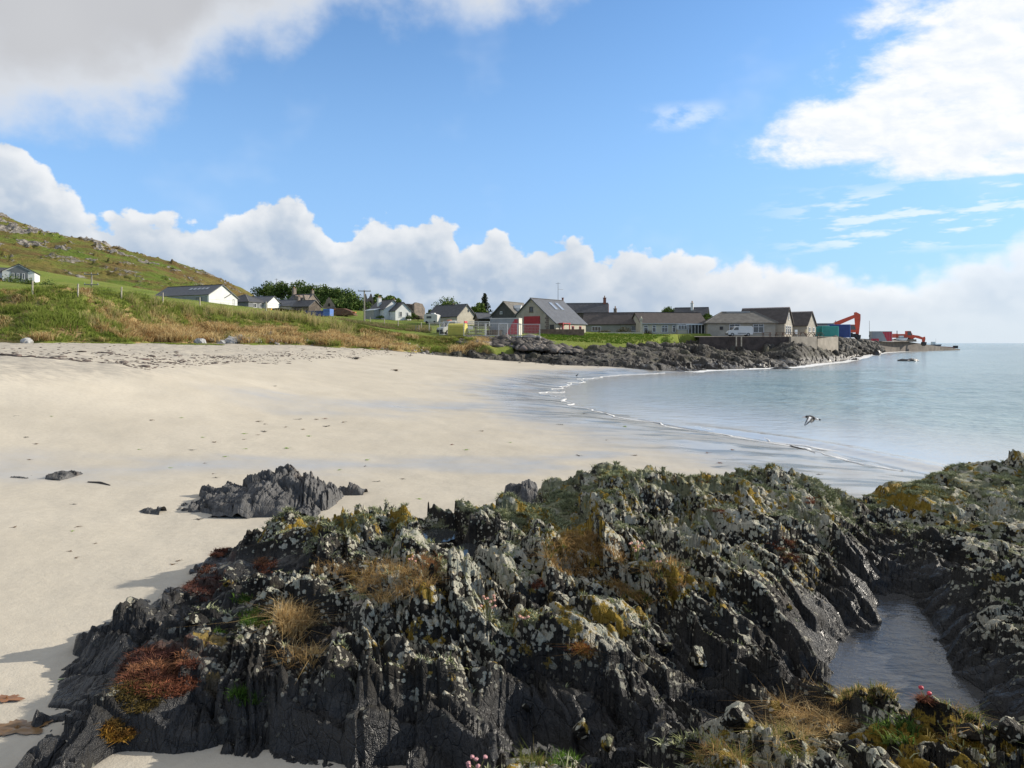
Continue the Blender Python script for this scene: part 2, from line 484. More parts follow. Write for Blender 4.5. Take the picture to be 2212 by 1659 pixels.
m_sand = bpy.data.materials.new("pale_shell_sand"); m_sand.use_nodes = True
t = NT(m_sand.node_tree)
P = t.pos(); A = t.attr('wet')['Fac']; DRY = t.attr('dry')['Fac']; FILM = t.attr('film')['Fac']
n1 = t.noise(P, 0.35, 5.0, 0.6); n2 = t.noise(P, 9.0, 4.0, 0.65); n3 = t.noise(P, 160.0, 2.0, 0.7)
base = t.mix(t.ss(n1, 0.3, 0.7), (.485, .438, .355), (.54, .49, .40))
base = t.mix(t.ss(n2, 0.35, 0.75, 0.0, 0.35), base, (.40, .36, .295))
base = t.mix(t.ss(n3, 0.62, 0.75, 0.0, 0.35), base, (.22, .2, .17))
base = t.mix(t.m('MULTIPLY', DRY, t.ss(t.noise(t.mapping(P, (1, 2.2, 1)), 1.6, 5.0, 0.7), 0.42, 0.62, 0.0, 0.6)), base, (.26, .235, .21))
wn = t.ss(t.m('ADD', A, t.m('MULTIPLY', t.m('SUBTRACT', t.noise(t.mapping(P, (1, 1.6, 1)), 0.6, 4.0, 0.55), 0.5), 0.55)), 0.12, 0.92)
weed = t.m('MULTIPLY', FILM, t.ss(t.noise(t.mapping(P, (0.5, 1.5, 1), (0, 0, .3)), 0.7, 4.0, 0.6), 0.46, 0.60, 0.0, 1.0))  # not plants: dark reflection streaks painted into the wet sand colour
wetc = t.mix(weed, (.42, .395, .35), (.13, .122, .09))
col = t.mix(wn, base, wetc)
rough = t.mixf(wn, 0.95, 0.22)
p = t.principled(Base_Color=col, Roughness=rough)
p.inputs['IOR'].default_value = 1.33
t.put(p.inputs['Specular IOR Level'], t.mixf(wn, 0.1, 0.5))
hb = t.m('ADD', t.m('MULTIPLY', n2, t.mixf(wn, 0.4, 0.03)), t.m('MULTIPLY', t.noise(P, 60.0, 3.0, 0.6), t.mixf(wn, 0.15, 0.01)))
t.put(p.inputs['Normal'], t.bump(hb, 0.03, 0.7))
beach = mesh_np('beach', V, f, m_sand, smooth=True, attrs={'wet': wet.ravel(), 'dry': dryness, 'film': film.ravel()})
tag(beach, kind='structure')

# ---------------------------------------------------------------- sea
m_sea = bpy.data.materials.new("shallow_sea_water"); m_sea.use_nodes = True
t = NT(m_sea.node_tree)
P = t.pos(); D = t.attr('depth')['Fac']; FO = t.attr('foam')['Fac']
deep = t.mix(t.ss(t.noise(t.mapping(P, (1, .35, 1)), 0.03, 4.0, 0.6), 0.35, 0.65), (.14, .235, .255), (.175, .285, .30))
colw = t.mix(t.ss(D, 0.05, 1.4), (.47, .465, .445), t.mix(t.ss(D, 1.0, 3.2), (.29, .40, .405), deep))
# patches where weed or sand lies under the water
colw = t.mix(t.m('MULTIPLY', t.ss(D, 0.25, 0.8), t.ss(t.noise(t.mapping(P, (1, 1, 1)), 0.12, 4.0, 0.6), 0.52, 0.66, 0.0, 0.35)), colw, (.07, .16, .19))
fn = t.noise(t.mapping(P, (1, 1, 1)), 2.6, 6.0, 0.75, 0.8)
fo = t.ss(t.m('ADD', FO, t.m('MULTIPLY', t.m('SUBTRACT', fn, 0.5), 1.3)), 0.48, 0.66)
colw = t.mix(fo, colw, (.78, .78, .76))
p = t.principled(Base_Color=colw, Roughness=t.mixf(fo, 0.12, 0.7))
p.inputs['IOR'].default_value = 1.33
t.put(p.inputs['Alpha'], t.m('MAXIMUM', fo, t.ss(D, -0.02, 0.012, 0.35, 1.0)))
w1 = t.noise(t.mapping(P, (1, 1.5, 1), (0, 0, .5)), 1.1, 5.0, 0.62)
w2 = t.noise(t.mapping(P, (1, 1.6, 1), (0, 0, .6)), 0.33, 4.0, 0.6)
hw = t.m('ADD', t.m('MULTIPLY', w1, t.ss(D, 0.1, 1.5, 0.05, 0.85)), t.m('MULTIPLY', w2, t.ss(D, 0.2, 2.0, 0.06, 1.3)))
t.put(p.inputs['Normal'], t.bump(hw, 0.5, 0.8))
X, Y = polar(-10, 60, 520, 6, 6000, 420)
zb = np.where(np.hypot(X, Y) < 128, beach_rbf(np.clip(X, -60, 70), np.clip(Y, 0, 130)), -3.0)
sd = dpoly(X, Y, [tuple(p_) for p_ in SHORE]) * np.where(X < shore_x(Y), 1, -1)
depth = np.where((sd > -16) & (Y < 90), np.clip(-zb, -1, 3), np.clip(-sd * .07, -1, 3))
depth = np.where(Y > 90, np.clip(np.minimum(-sd, 60) * .06 + .25, .0, 3.2), depth)
near = np.exp(-np.hypot(X, Y) / 160)
amp = np.clip(depth, 0, 1.6) / 1.6
Z = near * amp * (0.09 * vnoise(X * .35 + Y * .1, Y * .22, 61) + .06 * vnoise(X * .8, Y * .6, 63)) + .004
# the last little breaker coming in along the near shore
brk = SHORE[2:7].copy(); brk[:, 0] += np.array([.9, 1.1, 1.2, .9, .2])
wv = dpoly(X, Y, [tuple(q) for q in brk])
Z = Z + .10 * np.exp(-(wv / .45) ** 2) * sstep(Y, 33, 26)
foam = 0.0 * sd
foam = foam + .50 * np.exp(-((sd + 2.2) / 1.2) ** 2) * sstep(Y, 78, 86) + .8 * np.exp(-((sd + .6) / 1.4) ** 2) * sstep(Y, 84, 92)
foam += .22 * sstep(fbm(X * .2, Y * .3, 3, 65), .2, .6) * sstep(sd, -7, -2)
keep = (depth > -.12)
f = grid_faces(*X.shape)
ok = keep.ravel()[f].any(1)
V = np.stack([X, Y, Z], -1).reshape(-1, 3)
V, f, at_ = compact(V, f[ok], {'depth': depth.ravel(), 'foam': np.clip(foam, 0, 1).ravel()})
sea = mesh_np('sea', V, f, m_sea, smooth=True, attrs=at_)
tag(sea, kind='structure')
# sea bed far out, below the water
sb = MB().box((1500, 2500, -4.0), (9000, 9000, 0.5)).build('sea_bed', pmat('sea_bed_sand', (.2, .25, .25)))
tag(sb, kind='structure')

# white swash line, a low bead of froth where the wavelet ends on the sand
def swash(pl, seed, wd, name):
    pts = []
    for a, b in zip(pl[:-1], pl[1:]):
        n = max(2, int(math.hypot(b[0] - a[0], b[1] - a[1]) / .16))
        for i in range(n): pts.append((a[0] + (b[0] - a[0]) * i / n, a[1] + (b[1] - a[1]) * i / n))
    pts = np.array(pts)
    off = .95 * fbm(pts[:, 0] * .30, pts[:, 1] * .30, 2, seed) + .14 * fbm(pts[:, 0] * 1.6, pts[:, 1] * 1.6, 2, seed + 5)
    tg = np.gradient(pts, axis=0); nn = np.stack([-tg[:, 1], tg[:, 0]], 1); nn /= np.linalg.norm(nn, axis=1)[:, None] + 1e-9
    c = pts + nn * off[:, None]
    wdt = wd * (0.35 + .65 * np.clip(.5 + 1.2 * vnoise(pts[:, 0] * .9, pts[:, 1] * .9, seed + 9), .1, 1.4))
    rows = []
    for k, hh in ((-1, .012), (-.5, .030), (0, .036), (.5, .030), (1, .012)):
        q = c + nn * (wdt * k * (1 + .3 * vnoise(pts[:, 0] * 4, pts[:, 1] * 4, seed + int(k * 2))))[:, None]
        z = np.maximum(beach_rbf(q[:, 0], q[:, 1]) + .05 * fbm(q[:, 0] * .22, q[:, 1] * .22, 3, 31), 0.0) + hh
        rows.append(np.stack([q[:, 0], q[:, 1], z], 1))
    V = np.stack(rows, 1).reshape(-1, 3)
    return mesh_np(name, V, grid_faces(len(pts), 5), pmat('sea_froth', (.80, .79, .76), .8, .08, 8.0, .02, 30), smooth=True)
tag(swash([(11.0, 19.8), (9.3, 25), (6.3, 30.7), (3.4, 39.5), (2.5, 48), (3.6, 55), (4.6, 61), (9.2, 75), (18, 84)], 71, .10, 'swash_foam'), 'thin white line of froth where the water ends on the sand', 'foam', kind='stuff')

tag(swash([(11.7, 19.9), (10.9, 23), (10.0, 25.6), (8.9, 28), (7.9, 30.5)], 91, .10, 'breaker_foam'), 'yellowish white crest of the small wave breaking near the rocks', 'foam', kind='stuff')
# ---------------------------------------------------------------- land behind the beach
lp = []
def L(u, v, y): p = at(u, v, y); lp.append((p.x, p.y, p.z))
def LZ(x, y, z): lp.append((x, y, z))
# foot of the dune
for (x, y, z) in [(-62, 44, 3.3), (-52, 55, 3.5), (-45, 62, 3.55), (-37.5, 71, 3.5), (-30, 78.5, 3.4), (-22, 86, 3.1), (-15.5, 91, 2.7), (-9, 95, 2.1)]:
    LZ(x, y, z); LZ(x + 2.2, y - 2.4, z - .9); LZ(x + 6, y - 6, z - 2.5)
# top of the dune bank
for (u, v, y) in [(-60, 648, 66), (0, 640, 68), (120, 640, 70), (200, 642, 73), (262, 650, 76), (350, 658, 81), (430, 666, 86), (520, 676, 91), (600, 684, 94), (680, 690, 97), (740, 700, 99), (800, 712, 102), (860, 722, 105)]:
    L(u, v, y)
for (u, v, y) in [(60, 690, 64), (200, 695, 68), (330, 705, 76), (430, 712, 82), (560, 716, 87), (700, 722, 93), (800, 733, 98), (880, 744, 100)]:
    L(u, v, y)
for (u, v, y) in [(-80, 600, 165), (0, 612, 185), (60, 610, 188), (130, 620, 180), (200, 640, 120), (260, 640, 150), (330, 655, 150), (420, 668, 165), (500, 668, 165), (560, 678, 180), (650, 680, 190), (720, 682, 200), (680, 687, 140), (800, 690, 190), (880, 690, 188), (780, 700, 130), (850, 705, 140),
                  (920, 702, 150), (1000, 702, 150), (960, 722, 114), (1000, 724, 110), (1060, 725, 109), (1110, 726, 109), (1150, 727, 111), (1080, 720, 130), (1200, 719, 130), (1280, 721, 128), (1180, 733, 113), (1240, 737, 113), (1290, 733, 117), (1350, 727, 122), (1420, 727, 128), (1500, 728, 130), (1580, 727, 130), (1700, 726, 128), (1790, 725, 134),
                  (1350, 722, 150), (1450, 724, 150), (1600, 722, 150), (1760, 722, 160), (1820, 731, 190), (1300, 700, 230), (1000, 690, 230), (1500, 712, 220), (850, 675, 280), (600, 660, 290), (700, 662, 300), (400, 640, 260), (100, 590, 230), (-60, 560, 240)]:
    L(u, v, y)
for (u, v, y) in [(950, 737, 104), (1010, 741, 104), (1080, 743, 104), (1130, 744, 104)]: L(u, v, y)
for (x, y, z) in [(-10, 99, 2.4), (-4, 98.5, 2.2), (2, 99, 2.0), (8, 101, 1.8), (14, 105, 1.8), (20, 110, 1.8), (28, 116, 1.8), (38, 120, 1.2), (50, 122, 0.8), (66, 140, .5), (90, 185, .4), (120, 250, .0), (30, 102, -1), (45, 112, -1), (62, 132, -1.5), (100, 180, -2), (140, 240, -2.5), (0, 90, -.5), (15, 96, -.8), (200, 300, -3), (60, 220, 3.5), (30, 300, 6), (120, 330, -1), (-20, 330, 12), (0, 420, 10), (80, 420, 2)]:
    LZ(x, y, z)
lp = np.array(lp)
land_rbf = RBF(lp[:, :2], lp[:, 2], 1.5)
def duneness(x, y):
    """1 on the seaward face of the dune"""
    toe = [(-70, 36), (-62, 44), (-52, 55), (-45, 62), (-37.5, 71), (-30, 78.5), (-22, 86), (-15.5, 91), (-9, 95), (-2, 97)]
    dd = dpoly(x, y, toe)
    return sstep(dd, 13, 8) * sstep(x, 2, -6)
ROCKF = [(-14, 92.5), (-8, 97), (0, 95.5), (6, 92.5), (12, 90), (18, 88.5), (22, 90), (25.5, 93), (32, 97), (40, 104), (46, 112), (52, 121), (59, 130), (68, 145), (82, 170), (97, 197), (112, 228), (124, 252), (131, 268)]
def in_front(x, y):       # +1 on the land side of the rock edge
    ye = np.interp(x, [p[0] for p in ROCKF], [p[1] for p in ROCKF])
    return np.where(y > ye, 1.0, -1.0)
def rock_band(x, y):
    td = dpoly(x, y, ROCKF) * in_front(x, y)
    wd = np.interp(x, [-14, -8, 0, 6, 12, 20, 28, 40, 55, 75, 100], [1.0, 2.5, 4.5, 11, 17, 21, 25, 19, 17, 18, 18])
    edge = td + 2.2 * fbm(x * .16, y * .16, 3, 57)
    return td, sstep(edge, wd + 1.2, wd - 1.2) * sstep(x, -14, -9)
def land_z(x, y):
    z = land_rbf(x, y)
    td, rb = rock_band(x, y)
    z = z * (1 - rb) + rb * np.minimum(z - 3.2, -.4)
    du = duneness(x, y)
    z = z + du * (0.95 * fbm(x * .13 + 3, y * .15, 4, 51, .55) + .38 * np.abs(fbm(x * .42, y * .42, 3, 53)))
    return z + .10 * fbm(x * .12, y * .12, 3, 55) * (1 - du)
X, Y = polar(-48, 42, 620, 38, 430, 420)
Z = land_z(X, Y)
f = grid_faces(*X.shape)
# drop what lies well under the beach or the sea
ok = ((Z > np.where(Y < 130, beach_rbf(X, Y) - .6, -2.0)) & (Z > -1.2)).ravel()[f].any(1)
V = np.stack([X, Y, Z], -1).reshape(-1, 3)
V, f, at_ = compact(V, f[ok], {'dune': duneness(X, Y).ravel()})
m_land = bpy.data.materials.new("rough_turf"); m_land.use_nodes = True
t = NT(m_land.node_tree)
P = t.pos(); DU = t.attr('dune')['Fac']
nx, ny, nz = t.xyz(t.nrm())
g = t.mix(t.ss(t.noise(P, 0.10, 5.0, 0.6), 0.36, 0.64), (.145, .205, .033), (.20, .23, .05))
g = t.mix(t.ss(t.noise(P, 0.6, 4.0, 0.65), 0.45, 0.75, 0.0, 0.55), g, (.24, .21, .07))
strw = t.mix(t.ss(t.noise(P, 1.4, 4.0, 0.6), 0.35, 0.65), (.34, .23, .10), (.45, .33, .16))
fs = t.ss(t.noise(P, 0.22, 5.0, 0.65), 0.44, 0.58)
col = t.mix(t.m('MULTIPLY', DU, fs), g, strw)
bare = t.m('MULTIPLY', DU, t.m('MULTIPLY', t.ss(nz, 0.62, 0.80, 1.0, 0.0), t.ss(t.noise(P, 0.5, 3.0), 0.5, 0.6)))
col = t.mix(bare, col, (.14, .085, .045))
p = t.principled(Base_Color=col, Roughness=0.95)
p.inputs['Specular IOR Level'].default_value = 0.1
t.put(p.inputs['Normal'], t.bump(t.noise(t.mapping(P, (1, 1, .5)), 3.5, 5.0, 0.7), 0.35, 0.8))
land = mesh_np('grassland', V, f, m_land, smooth=True, attrs=at_)
tag(land, kind='structure')

# ---------------------------------------------------------------- hill with rock outcrops
hp = []
def Hh(u, v, y): p = at(u, v, y); hp.append((p.x, p.y, p.z))
crest = [(-260, 425, 430), (-120, 440, 425), (0, 470, 420), (60, 482, 415), (110, 500, 410), (170, 515, 405), (215, 520, 400), (240, 538, 398), (290, 545, 395), (350, 553, 390), (410, 575, 385), (470, 598, 380), (530, 625, 372), (575, 648, 366), (620, 668, 360), (680, 684, 355), (760, 700, 350)]
for (u, v, y) in crest:
    Hh(u, v, y); p = at(u, v, y); hp.append((p.x * 1.18, p.y * 1.18, p.z - 3)); hp.append((p.x * 1.6, p.y * 1.6, p.z - 25))
for (u, v, y) in [(-200, 600, 215), (0, 605, 215), (150, 625, 215), (300, 650, 215), (420, 665, 225), (520, 672, 240), (600, 680, 260), (-150, 520, 320), (0, 545, 310), (120, 560, 300), (250, 590, 295), (380, 618, 295), (480, 645, 300), (560, 668, 300)]:
    Hh(u, v, y)
hp = np.array(hp)
hill_rbf = RBF(hp[:, :2], hp[:, 2], 8.0)
X, Y = polar(-48, -13, 460, 205, 560, 330)
Z = hill_rbf(X, Y)
n0 = fbm(X * .018, Y * .018, 5, 81, .52)
Z = Z + 3.2 * n0
craggy = sstep(fbm(X * .045, Y * .06, 5, 83, .66), .16, .40)
upper_ = sstep(Z, 18, 60)
crag = craggy * (.45 + .55 * upper_)
Z = Z + crag * (2.6 * np.abs(fbm(X * .10, Y * .12, 4, 85, .6)) + .9 * (np.floor(4 * fbm(X * .06 + .03 * Z, Y * .06, 3, 87)) / 4))
f = grid_faces(*X.shape)
V = np.stack([X, Y, Z], -1).reshape(-1, 3)
m_hill = bpy.data.materials.new("hill_turf_and_rock"); m_hill.use_nodes = True
t = NT(m_hill.node_tree)
P = t.pos(); CR = t.attr('crag')['Fac']
nx, ny, nz = t.xyz(t.nrm())
g = t.mix(t.ss(t.noise(P, 0.025, 5.0, 0.65), 0.40, 0.60), (.125, .180, .030), (.185, .155, .045))
g = t.mix(t.ss(t.noise(t.mapping(P, (1, 1, 2.0)), 0.06, 5.0, 0.7), 0.42, 0.62, 0.0, 0.9), g, (.155, .10, .042))
g = t.mix(t.ss(t.noise(P, 0.35, 4.0, 0.7), 0.52, 0.72, 0.0, 0.6), g, (.055, .085, .018))
rk = t.mix(t.ss(t.noise(P, 0.5, 5.0, 0.7), 0.35, 0.65), (.15, .135, .115), (.36, .33, .285))
rf = t.ss(t.m('ADD', t.m('MULTIPLY', CR, 0.75), t.m('MULTIPLY', t.m('SUBTRACT', t.noise(P, 0.22, 5.0, 0.7), 0.5), 1.5)), 0.42, 0.62)
col = t.mix(rf, g, rk)
p = t.principled(Base_Color=col, Roughness=0.95)
p.inputs['Specular IOR Level'].default_value = 0.1
t.put(p.inputs['Normal'], t.bump(t.m('ADD', t.noise(P, 0.5, 6.0, 0.75), t.m('MULTIPLY', t.voronoi(P, 0.35), rf)), 2.0, 0.8))
hill = mesh_np('hill', V, f, m_hill, smooth=True, attrs={'crag': crag.ravel()})
tag(hill, kind='structure')

# ================================================================ FOREGROUND ROCKS
SD = np.array([0.975, 0.22]); TD = np.array([-0.22, 0.975])      # across the beds, along the beds
def slab(s, tt, ws, wt, seed, A, dip, crack=0.5, tilt=.25):
    si = s / ws + .45 * vnoise(s / ws * .7, tt / wt * .35, seed + 1)
    i = np.floor(si); fr = si - i
    ii = i.astype(np.int64)
    tj = tt / wt + hsh(ii, ii * 0, seed + 2) * 17.0 + .35 * vnoise(s / ws * .8, tt / wt, seed + 3)
    j = np.floor(tj); g = tj - j
    jj = j.astype(np.int64)
    r = hsh(ii, jj, seed + 4); r2 = hsh(ii, jj, seed + 5); r3 = hsh(ii, jj, seed + 6)
    h = A * (r - .5) * 1.6 + dip * ws * (.5 - fr) * (.6 + .8 * r3) + tilt * (r2 - .5) * (g - .5) * wt
    e1 = np.minimum(fr, 1 - fr); e2 = np.minimum(g, 1 - g) * wt / ws
    h = h - crack * A * np.exp(-(e1 / .075) ** 2) - crack * .7 * A * np.exp(-(e2 / .06) ** 2) * (r2 > .35)
    return h, r
def rock_detail(x, y, k=1.0, seed=0, kb=1.0):
    wx = .17 * fbm(x * .9, y * .9, 3, 201 + seed); wy = .10 * fbm(x * 1.1, y * 1.1, 3, 207 + seed)
    th = .22 + .20 * sstep(x, -.6, 1.2) * sstep(y, 11, 8.5)          # the beds swing round towards the gully
    s = x * np.cos(th) + (y - 6.3) * np.sin(th) + wx + .16 * vnoise(x * .35, y * .35, 211 + seed)
    tt = -x * np.sin(th) + (y - 6.3) * np.cos(th) + wy
    big, rbig = slab(s, tt, 1.05, 1.25, 214 + seed, .17, .16, .15, .14)
    a, ra = slab(s, tt, .46, .62, 220 + seed, .120, .34, .35)
    b, rb = slab(s, tt, .170, .27, 230 + seed, .060, .42, .65)
    c, rc = slab(s, tt, .062, .125, 240 + seed, .034, .28, .75)
    e_, re2 = slab(s * .42 + tt * .91, tt * .42 - s * .91, .40, .75, 245 + seed, .085, .22, .45, .2)      # cross joints
    lump = .034 * fbm(x * 3.2, y * 3.2, 4, 250 + seed, .55) + .13 * fbm(x * .95, y * .95, 2, 260 + seed)
    fine = .008 * fbm(x * 26, y * 17, 2, 255 + seed) + .012 * np.abs(fbm(x * 11, y * 11, 2, 257 + seed))
    jag = .45 + 1.1 * sstep(fbm(x * .7, y * .7, 2, 262 + seed), -.35, .45)
    return (a + (b + c) * jag + e_) * k + big * kb + lump + fine, ra, rb, rc

fp = []
def Q(u, v, y): p = at(u, v, y); fp.append((p.x, p.y, p.z))
def QZ(x, y, z): fp.append((x, y, z))
def under(u, v, zs=.82, dz=.42):                       # a point of sand: keep the rock below it
    y = (CAM_H - zs) * F / (v - 740.0); fp.append((ux(u, y), y, zs - dz))
for (u, v) in [(-120, 1500), (0, 1470), (70, 1400), (130, 1340), (230, 1270), (330, 1215), (400, 1160), (480, 1125), (570, 1108), (20, 1560)]: under(u, v, .84)
for (x, y) in [(-4.6, 9.6), (-3.5, 10.6), (-2.4, 11.2), (-1.6, 11.0), (-.9, 11.2), (-.3, 11.6)]: QZ(x, y, .30)
for (u, v, y) in [(605, 1098, 8.7), (660, 1092, 8.7), (740, 1094, 8.6), (810, 1104, 8.5), (855, 1122, 8.5), (885, 1098, 8.8), (925, 1112, 9.1), (990, 1104, 9.5), (1050, 1096, 9.5), (1110, 1100, 9.5), (1180, 1112, 9.3), (1260, 1120, 9.0),
                  (470, 1172, 8.5), (540, 1150, 8.5), (500, 1225, 7.8), (560, 1210, 7.9), (430, 1290, 7.1), (350, 1330, 6.7), (250, 1335, 6.6), (180, 1375, 6.35), (330, 1380, 6.1), (250, 1400, 6.0), (200, 1440, 5.8),
                  (330, 1430, 5.6), (400, 1415, 5.65), (370, 1500, 5.3), (450, 1410, 5.7), (470, 1330, 6.2), (550, 1330, 6.05), (620, 1330, 6.1), (630, 1290, 6.6), (590, 1250, 7.2), (640, 1180, 8.0), (740, 1170, 7.9),
                  (700, 1240, 7.3), (780, 1215, 7.3), (840, 1240, 6.8), (870, 1190, 7.8), (820, 1150, 8.2), (900, 1215, 7.5), (700, 1370, 5.95), (680, 1420, 5.6), (760, 1330, 6.2), (940, 1160, 8.9), (1005, 1190, 8.3), (1060, 1180, 8.2), (980, 1140, 9.1), (965, 1210, 7.8),
                  (950, 1288, 5.75), (880, 1310, 5.7), (820, 1350, 5.55), (1020, 1320, 5.7), (1000, 1270, 6.2), (920, 1400, 5.2), (800, 1420, 5.2), (1000, 1440, 5.05), (880, 1500, 4.9), (1000, 1540, 4.75), (780, 1520, 4.8), (720, 1480, 4.95), (680, 1540, 4.75), (760, 1600, 4.6), (1060, 1600, 4.5),
                  (560, 1450, 5.25), (500, 1470, 5.15), (540, 1500, 5.0), (420, 1530, 4.98), (300, 1530, 5.0), (200, 1520, 5.05), (120, 1540, 5.02), (80, 1520, 5.1), (200, 1590, 4.75), (110, 1620, 4.6), (60, 1690, 4.35),
                  (1100, 1330, 5.8), (1080, 1290, 6.2), (1120, 1400, 5.3), (1060, 1390, 5.4), (1140, 1480, 4.95), (1170, 1540, 4.75), (1100, 1560, 4.65), (1200, 1420, 5.2),
                  (1100, 1190, 7.3), (1170, 1172, 7.5), (1050, 1235, 7.0), (1130, 1250, 6.9), (1240, 1172, 7.3), (1290, 1165, 7.3), (1330, 1200, 7.0), (1270, 1215, 6.9), (1200, 1275, 6.25), (1290, 1260, 6.45), (1380, 1240, 6.7), (1430, 1250, 6.7), (1350, 1300, 6.1), (1250, 1340, 5.75), (1330, 1400, 5.4), (1280, 1460, 5.05), (1420, 1340, 5.9), (1440, 1420, 5.35), (1250, 1520, 4.75),
                  (1450, 1180, 7.5), (1530, 1172, 7.5), (1600, 1190, 7.4), (1500, 1230, 7.0), (1580, 1260, 6.7), (1660, 1240, 7.0), (1740, 1230, 7.3), (1800, 1280, 7.0), (1860, 1310, 6.95), (1700, 1330, 6.35), (1780, 1370, 6.3), (1620, 1340, 6.1), (1540, 1330, 6.1), (1520, 1430, 5.4), (1620, 1430, 5.5), (1700, 1430, 5.7), (1600, 1500, 5.0), (1500, 1480, 5.1), (1700, 1500, 5.1), (1400, 1520, 4.8), (1850, 1240, 7.6), (1760, 1170, 8.1), (1820, 1200, 8.2),
                  # near ledge under the photographer
                  (1240, 1572, 3.95), (1330, 1590, 3.9), (1170, 1640, 3.7), (1060, 1660, 3.75), (1400, 1600, 3.75), (1480, 1570, 3.7), (1560, 1512, 3.6), (1640, 1510, 3.6), (1640, 1590, 3.3), (1720, 1500, 3.7), (1800, 1490, 3.8), (1900, 1490, 3.75), (2000, 1500, 3.65), (2100, 1520, 3.55), (2200, 1545, 3.4), (2300, 1560, 3.3), (1750, 1600, 3.05), (1900, 1600, 3.05), (2050, 1620, 2.95), (2200, 1640, 2.8), (1500, 1640, 3.1), (1350, 1670, 3.15), (1200, 1720, 3.1), (1050, 1760, 3.1),
                  # ridge at the back
                  (1165, 1022, 10.8), (1230, 1024, 10.6), (1320, 1006, 10.5), (1400, 1024, 10.4), (1470, 1030, 10.3), (1560, 1020, 10.3), (1640, 1003, 10.3), (1710, 1000, 10.2), (1770, 1030, 10.0), (1805, 1080, 9.7), (1120, 1090, 10.6), (1200, 1075, 10.1), (1180, 1100, 9.9), (1300, 1070, 9.7), (1420, 1080, 9.4), (1360, 1110, 9.0), (1540, 1080, 9.4), (1650, 1060, 9.5), (1640, 1100, 9.1), (1740, 1085, 9.4), (1700, 1130, 8.8), (1760, 1140, 8.7), (1550, 1130, 8.6), (1450, 1120, 8.7),
                  (1320, 1150, 8.1), (1420, 1165, 7.95), (1520, 1160, 7.95), (1620, 1160, 8.0),
                  # outcrop on the right
                  (1830, 1075, 10.5), (1880, 1050, 10.7), (1950, 1045, 10.8), (2030, 1015, 11.0), (2110, 990, 11.1), (2212, 990, 11.2), (2320, 985, 11.2), (1900, 1110, 9.8), (1860, 1150, 9.2), (2000, 1075, 10.1), (2100, 1050, 10.3), (2200, 1050, 10.2), (2320, 1060, 10), (2000, 1130, 9.2), (2100, 1110, 9.3), (2212, 1110, 9.3), (2320, 1130, 9), (1930, 1200, 8.3), (2020, 1200, 7.9), (2110, 1180, 8.0), (2212, 1190, 7.8), (2050, 1260, 7.0), (2140, 1260, 6.8), (2212, 1270, 6.6), (2320, 1290, 6.3), (2130, 1330, 6.05), (2212, 1350, 5.8), (2320, 1380, 5.5), (2120, 1400, 5.65), (2212, 1430, 5.2), (2180, 1500, 4.9), (2260, 1500, 4.7), (2140, 1470, 5.2), (2100, 1340, 6.2), (2060, 1410, 5.85)]:
    Q(u, v, y)
# tide gully between the two outcrops, floored with wet sand
QZ(4.25, 8.1, .95); QZ(4.12, 7.6, .70); QZ(4.35, 7.3, .98); QZ(4.1, 6.7, .92)
for (x, y) in [(3.92, 7.1), (3.72, 6.7), (3.3, 6.3), (3.55, 6.1), (2.95, 5.95), (3.3, 5.7), (3.6, 5.6), (3.1, 5.3), (3.45, 5.1), (3.3, 4.75)]: QZ(x, y, .52)
for (x, y, z) in [(2.1, 4.7, 1.0), (2.6, 4.9, .85), (1.5, 4.6, 1.08), (3.9, 4.5, 1.1), (2.9, 4.5, .95), (0.8, 4.4, 1.15), (.2, 4.2, 1.15), (-.5, 4.3, .55), (-.3, 4.1, .8), (-1.3, 4.5, .55), (-1.9, 4.6, .6), (-2.6, 4.6, .62), (-3.5, 4.1, .6), (-1, 3.6, .7), (-.3, 3.4, 1.2), (-2.5, 3.4, .7)]: QZ(x, y, z)
for (x, y, z) in [(1.2, 2.3, 2.0), (0.3, 2.4, 1.6), (2.4, 2.2, 2.05), (3.4, 3, 1.9), (0.2, 12.0, .2), (1.2, 12.2, .2), (2.2, 12, .25), (3.2, 12, .25), (4.2, 11.8, .25), (4.9, 11.6, .3), (5.0, 10.7, .5), (5.4, 12.3, .3), (6.4, 13, .3), (8, 13.4, .2), (10, 13, .2), (9.8, 9, 1.4), (0, 11.7, .3), (-.2, 10.9, .42), (.3, 10.7, .55)]: QZ(x, y, z)
fp = np.array(fp)
rock_rbf = RBF(fp[:, :2], fp[:, 2], 0.05)
NTH, NR = 1000, 830
X, Y = polar(-43, 41, NTH, 2.25, 13.6, NR)
# coarse evaluation of the smooth base, then bilinear
ct, cr = 200, 170
Xc, Yc = polar(-43, 41, ct, 2.25, 13.6, cr)
Bc = rock_rbf(Xc, Yc)
gi = np.linspace(0, cr - 1, NR)[:, None]; gj = np.linspace(0, ct - 1, NTH)[None, :]
i0 = np.clip(gi.astype(int), 0, cr - 2); j0 = np.clip(gj.astype(int), 0, ct - 2); a = gi - i0; b = gj - j0
B = (Bc[i0, j0] * (1 - a) * (1 - b) + Bc[i0 + 1, j0] * a * (1 - b) + Bc[i0, j0 + 1] * (1 - a) * b + Bc[i0 + 1, j0 + 1] * a * b)
det, ra, rb, rc = rock_detail(X, Y)
